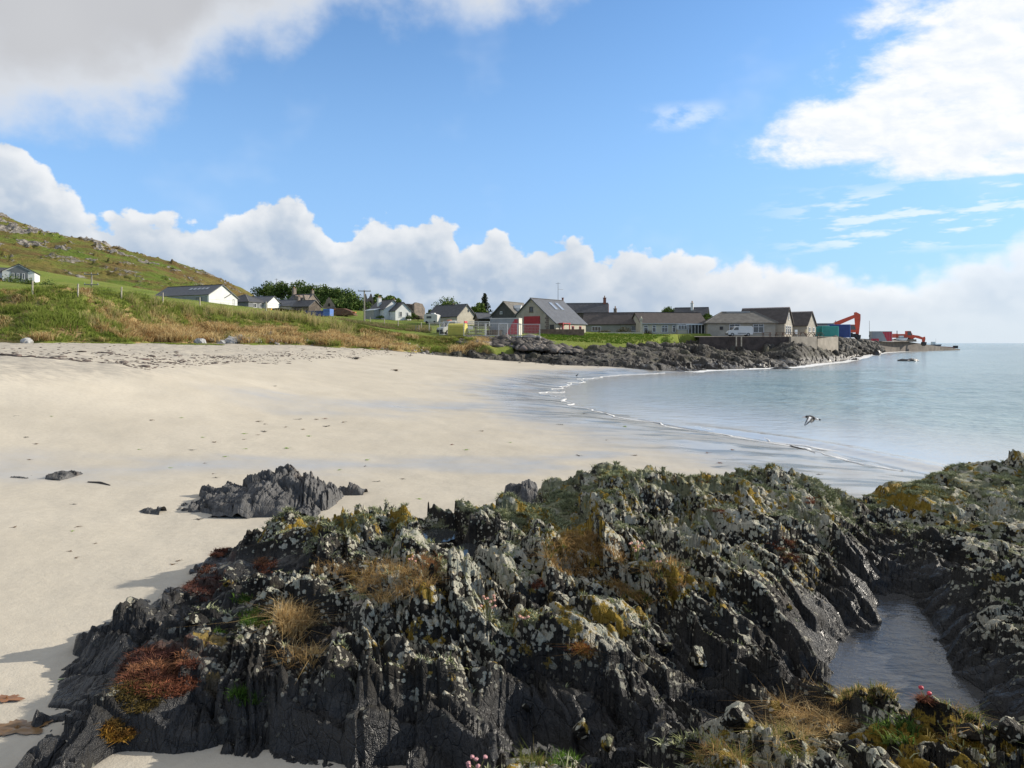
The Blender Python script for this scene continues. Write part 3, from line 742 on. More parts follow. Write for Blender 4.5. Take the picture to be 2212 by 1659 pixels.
# broken blocks stand higher along the crests, the little gully floors stay flatter
for (u, v, y, rr_, dd_) in [(660, 1235, 7.3, .34, .22), (1150, 1535, 4.75, .24, .32), (975, 1245, 7.4, .28, .22), (1400, 1165, 8.0, .35, .18), (1250, 1160, 8.2, .3, .15), (1560, 1165, 8.0, .3, .16), (560, 1470, 5.2, .16, .14), (1300, 1560, 4.6, .22, .16), (942, 1150, 8.95, .30, .42), (1008, 1186, 8.3, .24, .42)]:
    pq = at(u, v, y); B = B - dd_ * np.exp(-(((X - pq.x) ** 2 + (Y - pq.y) ** 2) / rr_ ** 2))
crest_soft = np.clip(sstep(Y, 9.2, 10.2) + sstep(X, 4.6, 5.6), 0, 1)
B = B - .15 * sstep(Y, 4.5, 3.9) * sstep(X, -.2, .6)
B = B - .16 * sstep(Y, 7.4, 8.2) * sstep(X, -1.0, -1.5) * sstep(Y, 10.2, 9.4)
gyB = np.gradient(B, axis=0) / (np.gradient(Y, axis=0) + 1e-6); gxB = np.gradient(B, axis=1) / (np.gradient(X, axis=1) + 1e-6)
gB = np.hypot(gxB, gyB)
hq = B / .27 + .9 * fbm(X * .8, Y * .8, 3, 270)
fq = hq - np.floor(hq)
terr = (np.floor(hq) + sstep(fq, .18, .62) - hq) * .27        # broken ledges: flat treads, steep risers
Z = B + terr * .85 * (1 - .5 * crest_soft) * (1 - .72 * sstep(X, -.1, .8)) + det / (1 + .85 * np.clip(gB - .25, 0, 1.6)) * (1 - .42 * sstep(X, -1.9, -2.6)) * (0.80 - .22 * crest_soft - .16 * sstep(X, 4.8, 6.0))
POOLS = [(942, 1156, 8.9, .24, .30, 1), (1008, 1190, 8.25, .15, .28, 2)]
for (u, v, y, rx, ry, sd_) in POOLS:               # hollows that hold rainwater, with a dip in the rock in front
    q = at(u, v, y)
    Z = np.minimum(Z, 1e3)
    mk = np.exp(-(((X - q.x) / rx) ** 2 + ((Y - q.y) / ry) ** 2) ** 2)
    Z = Z - mk * np.maximum(Z - (q.z - .10), 0)
    sight = CAM_H - (CAM_H - q.z) * Y / (y - ry * .8)
    side = np.exp(-((X / Y - q.x / y) / (rx * .75 / y)) ** 4) * sstep(Y, y - 1.7, y - 1.2) * sstep(Y, y + .1, y - .15)
    Z = Z - side * np.maximum(Z - (sight - .03), 0)
SZ = beach_z(X, Y)
over_sand = Z - SZ
slope_y = np.gradient(Z, axis=0) / (np.gradient(Y, axis=0) + 1e-6)
slope_x = np.gradient(Z, axis=1) / (np.gradient(X, axis=1) + 1e-6)
steep = np.hypot(slope_x, slope_y)
U_ = X / Y * F + 1106; V_ = 740 + (CAM_H - Z) / Y * F
def spot(px, py, rad, sy=1.0): return np.exp(-(((X - px) ** 2 + ((Y - py) / sy) ** 2) / rad ** 2))
def spot_uv(u, v, y, rad, sy=1.0): p = at(u, v, y); return spot(p.x, p.y, rad, sy)
hi = sstep(B, 1.02, 1.45)
soft_n = fbm(X * 1.2, Y * 1.2, 4, 301)
white = np.clip(.32 + .62 * hi + .35 * soft_n + .25 * (ra - .5) - .18 * sstep(steep, 1.2, 3.0), 0, 1)
left_part = sstep(X, -1.2, -2.6)
white *= 1 - .25 * left_part
# the steep shaded face and the recess beside it carry only a few pale discs
face = np.maximum(spot_uv(900, 1450, 5.0, .8, .9), spot_uv(1130, 1500, 4.85, .6)) 
white = white * (1 - .45 * np.clip(face, 0, 1))
white = white * (1 - .14 * sstep(Y, 4.6, 4.0))
white *= sstep(over_sand, .10, .38)
green = np.clip(sstep(Y + .6 * soft_n, 7.6, 9.6) * hi * .62 + .45 * hi * sstep(fbm(X * .9, Y * .9, 3, 305), -.1, .4), 0, 1)
green = np.maximum(green, .62 * sstep(X, 4.6, 5.4) * sstep(B, 1.15, 1.4))
yellow = np.clip(.40 * hi + .5 * sstep(fbm(X * .8, Y * .8, 3, 307), .15, .6) * hi, 0, 1)
for (u, v, y, rr, k) in [(700, 1115, 8.6, .5, .9), (760, 1130, 8.5, .4, .8), (880, 1120, 8.8, .35, 1), (1210, 1310, 6.0, .5, .6), (1300, 1340, 5.8, .4, .7), (1380, 1300, 6.1, .3, .7), (455, 1400, 5.75, .16, 1.1), (460, 1480, 5.25, .10, 1.1), (930, 1275, 5.8, .18, .8), (1130, 1345, 5.7, .25, .9), (1240, 1370, 5.5, .2, .8), (1700, 1250, 7.0, .5, .5), (690, 1190, 7.9, .3, .3)]:
    yellow = np.maximum(yellow, k * spot_uv(u, v, y, rr))
wetm = sstep(over_sand + .12 * soft_n, .50, .15)
wetm = np.maximum(wetm, .9 * sstep(X, 1.9, 2.9) * sstep(B, 1.25, 1.0))
wetm = np.maximum(wetm, .75 * spot_uv(1280, 1540, 4.7, .55))
sandm = np.maximum(spot_uv(705, 1400, 5.85, .20, .8), .9 * spot_uv(760, 1350, 6.1, .16)) * 1.4
sandm = np.maximum(sandm, .9 * spot_uv(350, 1360, 6.4, .14)) * (1 - sstep(steep, .7, 1.4))
red = np.clip(.9 * spot_uv(480, 1190, 8.3, .22) + .9 * spot_uv(430, 1255, 7.4, .35) + 1.0 * spot_uv(340, 1450, 5.5, .42), 0, 1)
f = grid_faces(*X.shape)
vis = (over_sand > -.06).ravel()[f].any(1)
V = np.stack([X, Y, Z], -1).reshape(-1, 3)
N3 = np.stack([-slope_x, -slope_y, np.ones_like(Z)], -1).reshape(-1, 3); N3 /= np.linalg.norm(N3, axis=1)[:, None]
ROCK = dict(X=X, Y=Y, Z=Z, U=U_, V=V_, os=over_sand, green=green, hi=hi, N=N3, steep=steep, white=white)
ATT = {'m1': np.stack([white, green, yellow, ra], -1).reshape(-1, 4), 'm2': np.stack([wetm, red, sandm, rb], -1).reshape(-1, 4)}

m_rock = bpy.data.materials.new("foliated_dark_rock"); m_rock.use_nodes = True
t = NT(m_rock.node_tree)
P = t.pos()
def sep(name):
    n = t.new('ShaderNodeSeparateColor'); a_ = t.attr(name); t.put(n.inputs[0], a_['Color']); return n.outputs['Red'], n.outputs['Green'], n.outputs['Blue'], a_['Alpha']
wh, gr, ye, cra = sep('m1'); we, re_, sa, crb = sep('m2')
nx, ny, nz = t.xyz(t.nrm())
# grain drawn out along the beds
ang = math.atan2(TD[1], TD[0])
Pb = t.mapping(P, (1, 1, 1), (0, 0, -ang + math.pi / 2))
grain = t.noise(t.mapping(Pb, (34, 5, 16)), 1.0, 4.0, 0.65)
mott = t.noise(P, 5.0, 6.0, 0.7)
stone = t.ramp(t.m('ADD', t.m('MULTIPLY', grain, 0.5), t.m('MULTIPLY', mott, 0.5)), [(0.30, (.005, .0043, .0035)), (0.48, (.014, .012, .0092)), (0.62, (.038, .033, .025)), (0.75, (.085, .074, .056))])
stone = t.mix(t.m('MULTIPLY', t.ss(crb, 0.55, 0.9), 0.45), stone, (.055, .052, .045))
stone = t.mix(t.ss(t.noise(P, 2.3, 3.0, 0.6), 0.58, 0.74, 0.0, 0.35), stone, (.085, .060, .040))
# crustose lichen: pale discs that merge into sheets
Pw = t.vm('ADD', P, t.vm('SCALE', t.vm('SUBTRACT', t.new('ShaderNodeTexNoise').outputs['Color'], (.5, .5, .5)), None, 0.0))
vd = t.voronoi(t.vm('ADD', P, t.vm('SCALE', t.comb(t.noise(P, 22.0, 2.0), t.noise(t.vm('ADD', P, (3, 7, 1)), 22.0, 2.0), 0.0), None, 0.035)), 15.0)
vd2 = t.voronoi(P, 34.0)
pat = t.noise(P, 4.2, 5.0, 0.68)
lich = t.m('ADD', t.m('MULTIPLY', t.m('SUBTRACT', 0.60, vd), 0.75), t.m('MULTIPLY', t.m('SUBTRACT', pat, 0.5), 1.5))
lich = t.m('ADD', lich, t.m('MULTIPLY', t.m('SUBTRACT', 0.5, vd2), 0.22))
lich = t.m('ADD', lich, t.m('MULTIPLY', t.m('SUBTRACT', wh, 0.5), 0.85))
lich = t.m('ADD', lich, t.m('MULTIPLY', nz, 0.22))
crust = t.ss(lich, 0.37, 0.45)
pat2 = t.noise(P, 2.4, 3.0, 0.6)
def discs(scale, off):
    n = t.new('ShaderNodeTexVoronoi', feature='F1'); t.put(n.inputs['Vector'], t.vm('ADD', P, off)); n.inputs['Scale'].default_value = scale
    c_ = t.new('ShaderNodeSeparateColor'); t.put(c_.inputs[0], n.outputs['Color'])
    rad_ = t.m('ADD', t.m('MULTIPLY', c_.outputs['Green'], 0.34), 0.16)
    dd_ = t.m('ADD', n.outputs['Distance'], t.m('MULTIPLY', t.m('SUBTRACT', t.noise(P, scale * 2.6, 3.0, 0.6), 0.5), 0.42))
    on = t.m('LESS_THAN', c_.outputs['Red'], t.m('MULTIPLY', t.m('ADD', t.m('ADD', wh, t.m('MULTIPLY', t.m('SUBTRACT', pat2, 0.5), 2.6)), t.m('MULTIPLY', nz, 0.12)), 0.62))
    return t.m('MULTIPLY', on, t.ss(t.m('SUBTRACT', rad_, dd_), -0.02, 0.05))
lf = t.m('MAXIMUM', crust, t.m('MAXIMUM', discs(13.0, (0, 0, 0)), discs(24.0, (4, 1, 2))))
lcol = t.mix(t.noise(P, 46.0, 4.0, 0.7), (.27, .25, .19), (.68, .64, .51))
lcol = t.mix(t.ss(t.noise(P, 7.0, 3.0), 0.45, 0.6, 0.0, 0.7), lcol, (.36, .37, .29))
col = t.mix(lf, stone, lcol)
# grey-green foliose lichen
gp_ = t.noise(P, 4.6, 5.0, 0.65)
gf = t.ss(t.m('ADD', t.m('SUBTRACT', gp_, 0.5), t.m('ADD', t.m('MULTIPLY', gr, 0.26), t.m('MULTIPLY', nz, 0.12))), 0.24, 0.32)
gcol = t.mix(t.noise(P, 70.0, 3.0, 0.7), (.075, .078, .032), (.31, .32, .19))
col = t.mix(t.m('MULTIPLY', gf, 0.85), col, gcol)
# yellow lichen
yf = t.ss(t.m('ADD', t.m('SUBTRACT', t.noise(t.vm('ADD', P, (9, 3, 1)), 6.5, 5.0, 0.7), 0.5), t.m('MULTIPLY', ye, 0.40)), 0.22, 0.28)
col = t.mix(yf, col, t.mix(t.noise(P, 50.0, 3.0, 0.7), (.15, .095, .014), (.40, .275, .045)))
# moss-brown
rfac = t.ss(t.m('ADD', t.m('SUBTRACT', t.noise(P, 5.0, 4.0, 0.7), 0.5), t.m('MULTIPLY', re_, 0.55)), 0.26, 0.38)
col = t.mix(rfac, col, t.mix(t.noise(P, 60.0, 3.0, 0.7), (.035, .018, .012), (.13, .055, .03)))
# wet, black foot of the rock
wf = t.m('MULTIPLY', we, t.ss(t.noise(P, 3.0, 3.0), 0.25, 0.5, 0.55, 1.0))
col = t.mix(t.m('MULTIPLY', wf, 0.9), col, t.mix(grain, (.010, .010, .011), (.042, .042, .042)))
sf = t.ss(t.m('ADD', sa, t.m('MULTIPLY', t.m('SUBTRACT', t.noise(P, 12.0, 4.0, 0.6), 0.5), 0.7)), 0.42, 0.6)
col = t.mix(sf, col, (.40, .345, .28))
rough = t.mixf(lf, 0.62, 0.92)
rough = t.mixf(t.m('MULTIPLY', wf, t.m('SUBTRACT', 1.0, sf)), rough, 0.30)
p = t.principled(Base_Color=col, Roughness=rough)
t.put(p.inputs['Specular IOR Level'], t.mixf(wf, 0.16, 0.45))
crk = t.voronoi(t.mapping(Pb, (16, 4.5, 8)), 1.0, 'DISTANCE_TO_EDGE')
hb = t.m('ADD', t.m('MULTIPLY', grain, 0.6), t.m('MULTIPLY', t.noise(P, 24.0, 5.0, 0.75), 0.8))
hb = t.m('ADD', hb, t.m('MULTIPLY', t.ss(crk, 0.0, 0.06), 0.22))
hb = t.m('ADD', hb, t.m('MULTIPLY', lf, t.m('ADD', 0.18, t.m('MULTIPLY', t.noise(P, 90.0, 2.0, 0.7), 0.5))))
t.put(p.inputs['Normal'], t.bump(hb, 0.030, 1.0))

# split along the natural gaps: the gully on the right and the hollow in front of the back ridge
ridge_line_y = np.interp(X.ravel(), [-4, -.2, .3, 1.0, 1.6, 2.4, 3.2, 4.0, 4.4], [20, 20, 10.2, 9.55, 8.6, 8.15, 8.1, 8.35, 8.8])
gully_x = np.interp(Y.ravel(), [2, 4.2, 5.0, 5.6, 6.2, 6.8, 7.6, 8.3, 9.0, 10, 11, 13.6], [9, 9, 3.2, 3.35, 3.45, 3.75, 4.15, 4.3, 4.55, 4.75, 4.95, 5.1])
XF, YF = X.ravel(), Y.ravel()
reg = np.where(XF > gully_x, 2, np.where(YF > ridge_line_y, 1, 0))
ledge_y = np.interp(XF, [-1, 0, .8, 1.6, 2.4, 3.4, 4], [3.9, 4.0, 4.2, 4.2, 4.15, 4.1, 4.0])
reg = np.where((YF < ledge_y) & (XF > -.6), 3, reg)
freg = reg[f[:, 0]]
info = [("rock_outcrop", "large dark slabby rock outcrop with white, yellow and green lichen in the middle foreground"),
        ("rock_ridge", "mossy green ridge of rock behind the main outcrop, against the wet sand"),
        ("rock_outcrop", "dark sloping rock outcrop on the far side of the tide gully, topped with green lichen"),
        ("rock_ledge", "nearest rock ledge at the bottom edge, with pale boulder heads and dry grass")]
for k, (nm, lab) in enumerate(info):
    sel = vis & (freg == k)
    v_, f_, a_ = compact(V, f[sel], ATT)
    o = mesh_np(nm, v_, f_, m_rock, smooth=False, attrs=a_)
    tag(o, lab, 'rock')

# ---------------------------------------------------------------- free-standing rocks on the sand
m_boulder = bpy.data.materials.new("bare_grey_rock"); m_boulder.use_nodes = True
t = NT(m_boulder.node_tree)
P = t.pos()
Pb = t.mapping(P, (1, 1, 1), (0, 0, -ang + math.pi / 2))
grain = t.noise(t.mapping(Pb, (26, 6, 9)), 1.0, 5.0, 0.65)
mott = t.noise(P, 4.0, 6.0, 0.7)
col = t.ramp(t.m('ADD', t.m('MULTIPLY', grain, 0.5), t.m('MULTIPLY', mott, 0.5)), [(0.30, (.025, .025, .026)), (0.5, (.075, .073, .07)), (0.70, (.16, .155, .15))])
col = t.mix(t.ss(t.noise(P, 2.2, 3.0), 0.58, 0.7, 0.0, 0.5), col, (.11, .085, .065))
p = t.principled(Base_Color=col, Roughness=0.7)
crk = t.voronoi(t.mapping(Pb, (11, 4, 5)), 1.0, 'DISTANCE_TO_EDGE')
t.put(p.inputs['Normal'], t.bump(t.m('ADD', t.m('ADD', grain, t.noise(P, 20.0, 5.0, 0.7)), t.m('MULTIPLY', t.ss(crk, 0.0, 0.08), .4)), 0.022, 0.9))

def sand_rock(name, label, prof_uv, yb, depth, k=1.0, seed=0, nx=200, ny=130, mat=None, group=None, front_bias=.35, cat='rock'):
    """rock whose skyline follows the given outline, with a rounded depth of its own; yb = distance of its middle"""
    xs = np.array([ux(u, yb) for u, v in prof_uv]); zs = np.array([vz(v, yb) for u, v in prof_uv])
    x0, x1 = xs.min() - .05, xs.max() + .05
    X, Y = np.meshgrid(np.linspace(x0, x1, nx), np.linspace(yb - depth, yb + depth, ny))
    sz = beach_z(X, Y)
    H = np.interp(X, xs, zs) 
    wv = Y + .18 * depth * fbm(X * 1.5, Y * 1.5, 3, 401 + seed)
    q = np.clip(np.abs(wv - yb) / depth, 0, 1)
    g = np.sqrt(np.clip(1 - q ** 2.4, 0, 1))
    base = sz - .12 + (H - sz + .12) * g
    dd, *_ = rock_detail(X * 1.0, Y * 1.0, k, 40 + seed, .10)
    fade = sstep(q, 1.0, .75) * sstep(np.minimum(X - x0, x1 - X), 0, .12)
    Z = base + dd * fade
    Z = np.where((q >= 1), sz - .15, Z)
    f = grid_faces(ny, nx)
    ok = (Z > sz - .03).ravel()[f].any(1)
    v_, f_, _ = compact(np.stack([X, Y, Z], -1).reshape(-1, 3), f[ok], {})
    return tag(mesh_np(name, v_, f_, mat or m_boulder), label, cat, group)
sand_rock('boulder', 'big craggy grey boulder standing alone in the sand behind the outcrop', [(402, 1092), (425, 1080), (455, 1072), (480, 1066), (515, 1058), (545, 1044), (575, 1026), (605, 1019), (635, 1028), (665, 1040), (700, 1054), (718, 1066), (728, 1092)], 12.9, 1.25, .68, 1, 330, 300)
sand_rock('boulder', 'low brown grey rock with a raised right end, lying on wet sand', [(38, 1040), (60, 1034), (80, 1030), (100, 1034), (120, 1026), (140, 1018), (156, 1020), (160, 1032)], 14.6, .40, .35, 2, 110, 60)
sand_rock('boulder', 'small round grey rock cut by the left edge of the photo', [(-40, 1080), (-15, 1066), (0, 1066), (14, 1072), (20, 1084)], 13.0, .35, .4, 3, 70, 60)
sand_rock('boulder', 'little dark stone just above the round one at the left edge', [(-25, 1055), (-8, 1046), (4, 1048), (8, 1056)], 14.0, .2, .25, 4, 50, 40)
sand_rock('boulder', 'squat dark boulder at the left foot of the green ridge', [(1086, 1074), (1092, 1048), (1105, 1038), (1125, 1033), (1145, 1036), (1160, 1045), (1166, 1072)], 12.0, .42, .55, 5, 110, 80)
sand_rock('boulder', 'flat pale stone lying just right of the big craggy boulder', [(728, 1056), (740, 1050), (755, 1049), (770, 1052), (784, 1057)], 13.9, .28, .28, 6, 60, 40)
sand_rock('boulder', 'long thin stone pointing left beside the big craggy boulder', [(300, 1108), (312, 1100), (325, 1092), (340, 1086), (346, 1094)], 11.9, .16, .25, 7, 60, 40)

# ================================================================ FAR ROCKY SHORE
def shore_rock_z(x, y):
    tdist = dpoly(x, y, ROCKF) * in_front(x, y)
    wn_ = 2.0 * fbm(x * .12, y * .12, 3, 501)
    sea_side = sstep(x, 14, 26)
    foot = np.interp(x, [-14, -8, 0, 8, 16, 22, 30, 200], [2.4, 1.9, 1.1, .65, .25, .05, -.1, -.25])
    base = foot + (np.interp(tdist + wn_, [-6, -2, 0, 2.5, 7, 13, 20], [-1.6, -.6, -.1, .55, 1.4, 2.2, 3.1]) + sstep(x, 34, 46) * np.interp(tdist, [5, 12, 17], [0, .6, .9]) + sstep(x, 43, 49) * np.interp(tdist, [0, 1.5, 4, 7, 12], [0, 1.3, 2.5, 2.5, 1.3])) * np.interp(x, [-14, 0, 20], [.45, .7, 1.0])
    s = x * .90 + y * .43 + 1.1 * fbm(x * .2, y * .2, 3, 505); tt = -x * .43 + y * .90 + .8 * fbm(x * .2, y * .2, 3, 507)
    a, ra = slab(s, tt, 2.3, 3.8, 510, .95, .25, .35, .18)
    b, rb = slab(s, tt, .85, 1.7, 520, .42, .30, .6, .2)
    c, rc = slab(s, tt, .36, .8, 530, .18, .2, .5, .1)
    amp = sstep(tdist, -3.5, 1.5) * (.55 + .45 * sea_side)
    z = base + (a + b + c) * amp * (.62 + .5 * fbm(x * .15, y * .15, 2, 509)) + .25 * fbm(x * .5, y * .5, 3, 511)
    return z, tdist, ra, rb
X, Y = polar(-9, 31.5, 640, 84, 300, 430)
Z, td, ra_, rb_ = shore_rock_z(X, Y)
f = grid_faces(*X.shape)
_, rbnd = rock_band(X, Y)
okv = (td > -5) & (td < 29) & (Z > -.6) & ((rbnd > .02) | (td < 3))
okf = okv.ravel()[f].all(1)
m_shore = bpy.data.materials.new("weathered_shore_rock"); m_shore.use_nodes = True
t = NT(m_shore.node_tree)
P = t.pos(); q1 = t.attr('r1')['Fac']
px_, py_, pz_ = t.xyz(P)
mot = t.noise(P, 1.1, 6.0, 0.72)
col = t.ramp(t.m('ADD', t.m('MULTIPLY', mot, 0.75), t.m('MULTIPLY', q1, 0.25)), [(0.28, (.016, .014, .012)), (0.45, (.048, .042, .034)), (0.6, (.105, .094, .076)), (0.75, (.20, .185, .155))])
col = t.mix(t.ss(t.noise(P, .35, 4.0, 0.6), 0.5, 0.66, 0.0, 0.5), col, (.12, .115, .065))
tide = t.ss(t.m('ADD', pz_, t.m('MULTIPLY', t.m('SUBTRACT', t.noise(P, .3, 3.0), 0.5), 1.6)), 1.5, 0.5)
tide = t.m('MULTIPLY', tide, t.ss(px_, 8.0, 22.0, 0.25, 1.0))
col = t.mix(t.m('MULTIPLY', tide, 0.85), col, t.mix(mot, (.012, .011, .010), (.06, .05, .042)))
p = t.principled(Base_Color=col, Roughness=t.mixf(tide, 0.85, 0.38))
t.put(p.inputs['Normal'], t.bump(t.noise(t.mapping(P, (2, 1, 1)), 2.2, 6.0, 0.75), 0.35, 0.9))
v_, f_, a_ = compact(np.stack([X, Y, Z], -1).reshape(-1, 3), f[okf], {'r1': (0.5 * ra_ + .5 * rb_).ravel()})
shore = mesh_np('rocky_shore', v_, f_, m_shore, attrs=a_)
tag(shore, kind='structure')

# loose stones: scattered as joined real geometry
def stone_shape(n_var, seed):
    out = []
    rr = np.random.default_rng(seed)
    for k in range(n_var):
        bm = bmesh.new(); bmesh.ops.create_icosphere(bm, subdivisions=1, radius=1.0)
        for v in bm.verts:
            v.co *= 1 + rr.uniform(-.28, .28)
        s = Vector((rr.uniform(.8, 1.25), rr.uniform(.6, 1.0), rr.uniform(.45, .8)))
        for v in bm.verts: v.co = Vector((v.co.x * s.x, v.co.y * s.y, v.co.z * s.z))
        bm.verts.ensure_lookup_table(); bm.faces.ensure_lookup_table()
        out.append((np.array([v.co[:] for v in bm.verts]), np.array([[v.index for v in fc.verts] for fc in bm.faces])))
        bm.free()
    return out
def rotz_np(v, a): c, s = math.cos(a), math.sin(a); return np.stack([v[:, 0] * c - v[:, 1] * s, v[:, 0] * s + v[:, 1] * c, v[:, 2]], 1)
STONES = stone_shape(10, 3)
def scatter_stones(name, pts, sizes, mat, seed=1, flat=1.0):
    rr = np.random.default_rng(seed); VV = []; FF = []; n = 0; cv = []
    for p_, s_ in zip(pts, sizes):
        v, fc = STONES[rr.integers(len(STONES))]
        v2 = rotz_np(v * np.array([1, 1, flat]) * s_, rr.uniform(0, 6.28)) + np.array(p_)
        VV.append(v2); FF.append(fc + n); n += len(v); cv.append(np.full(len(v), rr.random()))
    return mesh_np(name, np.vstack(VV), np.vstack(FF), mat, attrs={'r1': np.concatenate(cv)})
def stone_mat(name, stops):
    m = bpy.data.materials.new(name); m.use_nodes = True
    t = NT(m.node_tree); P = t.pos()
    c = t.ramp(t.m('ADD', t.m('MULTIPLY', t.attr('r1')['Fac'], 0.7), t.m('MULTIPLY', t.noise(P, 4.0, 4.0, 0.7), 0.3)), stops)
    p = t.principled(Base_Color=c, Roughness=0.9)
    t.put(p.inputs['Normal'], t.bump(t.noise(P, 9.0, 4.0, 0.7), 0.08, 0.8))
    return m
m_rub = stone_mat("rubble_stone", [(0.1, (.035, .03, .026)), (0.4, (.085, .075, .065)), (0.6, (.14, .12, .10)), (0.8, (.22, .195, .17)), (0.95, (.19, .12, .095))])
def land1(x, y): return float(land_z(np.array([[x]]), np.array([[y]]))[0, 0])
def landv(x, y): return land_z(np.asarray(x)[None, :], np.asarray(y)[None, :])[0]
# bank of dumped rubble below the fenced compound
pp = []; ss_ = []
for i in range(1500):
    q = rng.random(); w_ = rng.random()
    u = 985 + 265 * q; y = 108.5 - 5.5 * w_ - 2.0 * (q > .5) * w_
    if u > 1165: y = 110 - 9 * w_
    x = ux(u, y)
    top_v = 727 if u < 1160 else 727 + (u - 1160) * .30
    bot_v = 738 + (u - 985) * .085
    v = top_v + (bot_v - top_v) * w_ + rng.normal(0, .6)
    pp.append((x, y, vz(v, y) - .15)); ss_.append(rng.uniform(.22, .55) * (1 + (rng.random() > .93)))
tag(scatter_stones('rubble_bank', pp, ss_, m_rub, 5), 'bank of tipped grey rubble below the fenced compound', 'rubble', kind='stuff')
rub_base = MB().add([at(950, 727, 109.5), at(1165, 727, 110.5), at(1255, 757, 109), at(1255, 768, 103), at(1100, 752, 102.5), at(985, 742, 102.5), at(940, 734, 105)], [(0, 1, 2, 3, 4, 5, 6)]).build('rubble_slope', m_shore)
tag(rub_base, kind='structure')
# stones at the foot of the dune and low wall-like heap
pp = []; ss_ = []
for i in range(520):
    q = rng.random()
    if rng.random() < .62: u = rng.uniform(690, 935); v = np.interp(u, [690, 760, 860, 935], [736, 740, 748, 757]) + rng.normal(0, 4.0)
    else: u = rng.uniform(380, 690); v = np.interp(u, [380, 560, 690], [738, 737, 739]) + rng.normal(0, 2.2)
    y = np.interp(u, [380, 560, 700, 800, 940], [76, 83, 88, 92, 97]) - rng.uniform(-1.0, 2.5)
    x = ux(u, y)
    zb_ = max(float(beach_z(np.array([[x]]), np.array([[y]]))[0, 0]), land1(x, y))
    pp.append((x, y, zb_ + .03)); ss_.append(rng.uniform(.10, .34) * (1 + .8 * (rng.random() > .93)))
m_pale = stone_mat("pale_shore_stone", [(0.1, (.08, .075, .07)), (0.4, (.20, .185, .165)), (0.6, (.30, .28, .25)), (0.85, (.42, .39, .35)), (0.97, (.30, .20, .16))])
tag(scatter_stones('foreshore_stones', pp, ss_, m_pale, 6), 'loose pale stones along the foot of the dune', 'stones', kind='stuff')
# fragments over the rocky shore, so it is not one skin
pp = []; ss_ = []
while len(pp) < 520:
    u = rng.uniform(960, 1900); y = float(np.interp(u, [960, 1270, 1420, 1500, 1700, 1800, 1900], [97, 91, 90, 95, 112, 150, 230])) + abs(rng.normal(0, 7)) - .6
    x = ux(u, y)
    z, td_, _, _ = shore_rock_z(np.array([[x]]), np.array([[y]]))
    if td_[0, 0] > -1.5 and z[0, 0] > -.1:
        pp.append((x, y, z[0, 0] + .02)); ss_.append(rng.uniform(.12, .36))
m_frag = stone_mat("shore_rock_fragments", [(0.15, (.018, .016, .014)), (0.45, (.055, .05, .04)), (0.7, (.11, .10, .085)), (0.95, (.22, .205, .175))])
tag(scatter_stones('shore_rock_fragments', pp, ss_, m_frag, 8), 'broken rock fragments strewn over the far shore', 'stones', kind='stuff')
# rocks standing in the sea
m_searock = pmat('wet_black_rock', (.03, .027, .024), .35, .5, 1.5, .15, 3.0)
def sea_rock(label, u, v, y, wd, ht, dp, seed, rz=0.0):
    bm = bmesh.new(); bmesh.ops.create_icosphere(bm, subdivisions=3, radius=1.0)
    co = np.array([q.co[:] for q in bm.verts])
    n_ = 1 + .33 * fbm(co[:, 0] * 1.6 + co[:, 2] * .9 + seed * 3.1, co[:, 1] * 1.6 + seed, 3, 900 + seed)
    st = .12 * np.floor(5 * (fbm(co[:, 0] * 2.0 + co[:, 2], co[:, 1] * 2.0 - co[:, 2], 2, 950 + seed) + .5)) / 2
    for q, k_, s_ in zip(bm.verts, n_, st):
        q.co = Vector((q.co.x * wd / 2 * k_, q.co.y * dp / 2 * k_, max(-.3, q.co.z * (ht) * (k_ + s_))))
    me = bpy.data.meshes.new('sea_rock'); bm.to_mesh(me); bm.free(); me.materials.append(m_searock)
    o = bpy.data.objects.new('sea_rock', me); COL.objects.link(o)
    pz = at(u, v, y); o.location = (pz.x, pz.y, -.05); o.rotation_euler = (0, 0, rz)
    return tag(o, label, 'rock')
sea_rock('long low black rock in the sea below the pier', 1962, 780, 138, 3.9, .45, 1.4, 1)
sea_rock('small dark rock in the sea left of the long low one', 1848, 777, 147, 1.6, .38, 1.0, 2)
sea_rock('flat brown rock awash off the end of the rocky point', 1690, 797, 97, 3.2, .30, 1.3, 3)
sea_rock('knobbly black rock at the tip of the rocky point', 1640, 795, 101, 2.6, .55, 1.6, 4, .3)
sea_rock('upright dark rock standing in foam near the pier root', 1893, 766, 205, 2.2, 1.5, 1.8, 5)
sea_rock('low dark rock by the foam right of the terrace wall', 1770, 775, 162, 3.0, .6, 1.5, 6)
sea_rock('black rock on the wet sand where the rocky shore begins', 1294, 796, 88, 1.9, .50, 1.2, 7)
sea_rock('second dark rock on the wet sand at the start of the rocky shore', 1318, 797, 87.5, 2.3, .30, 1.0, 8, .2)

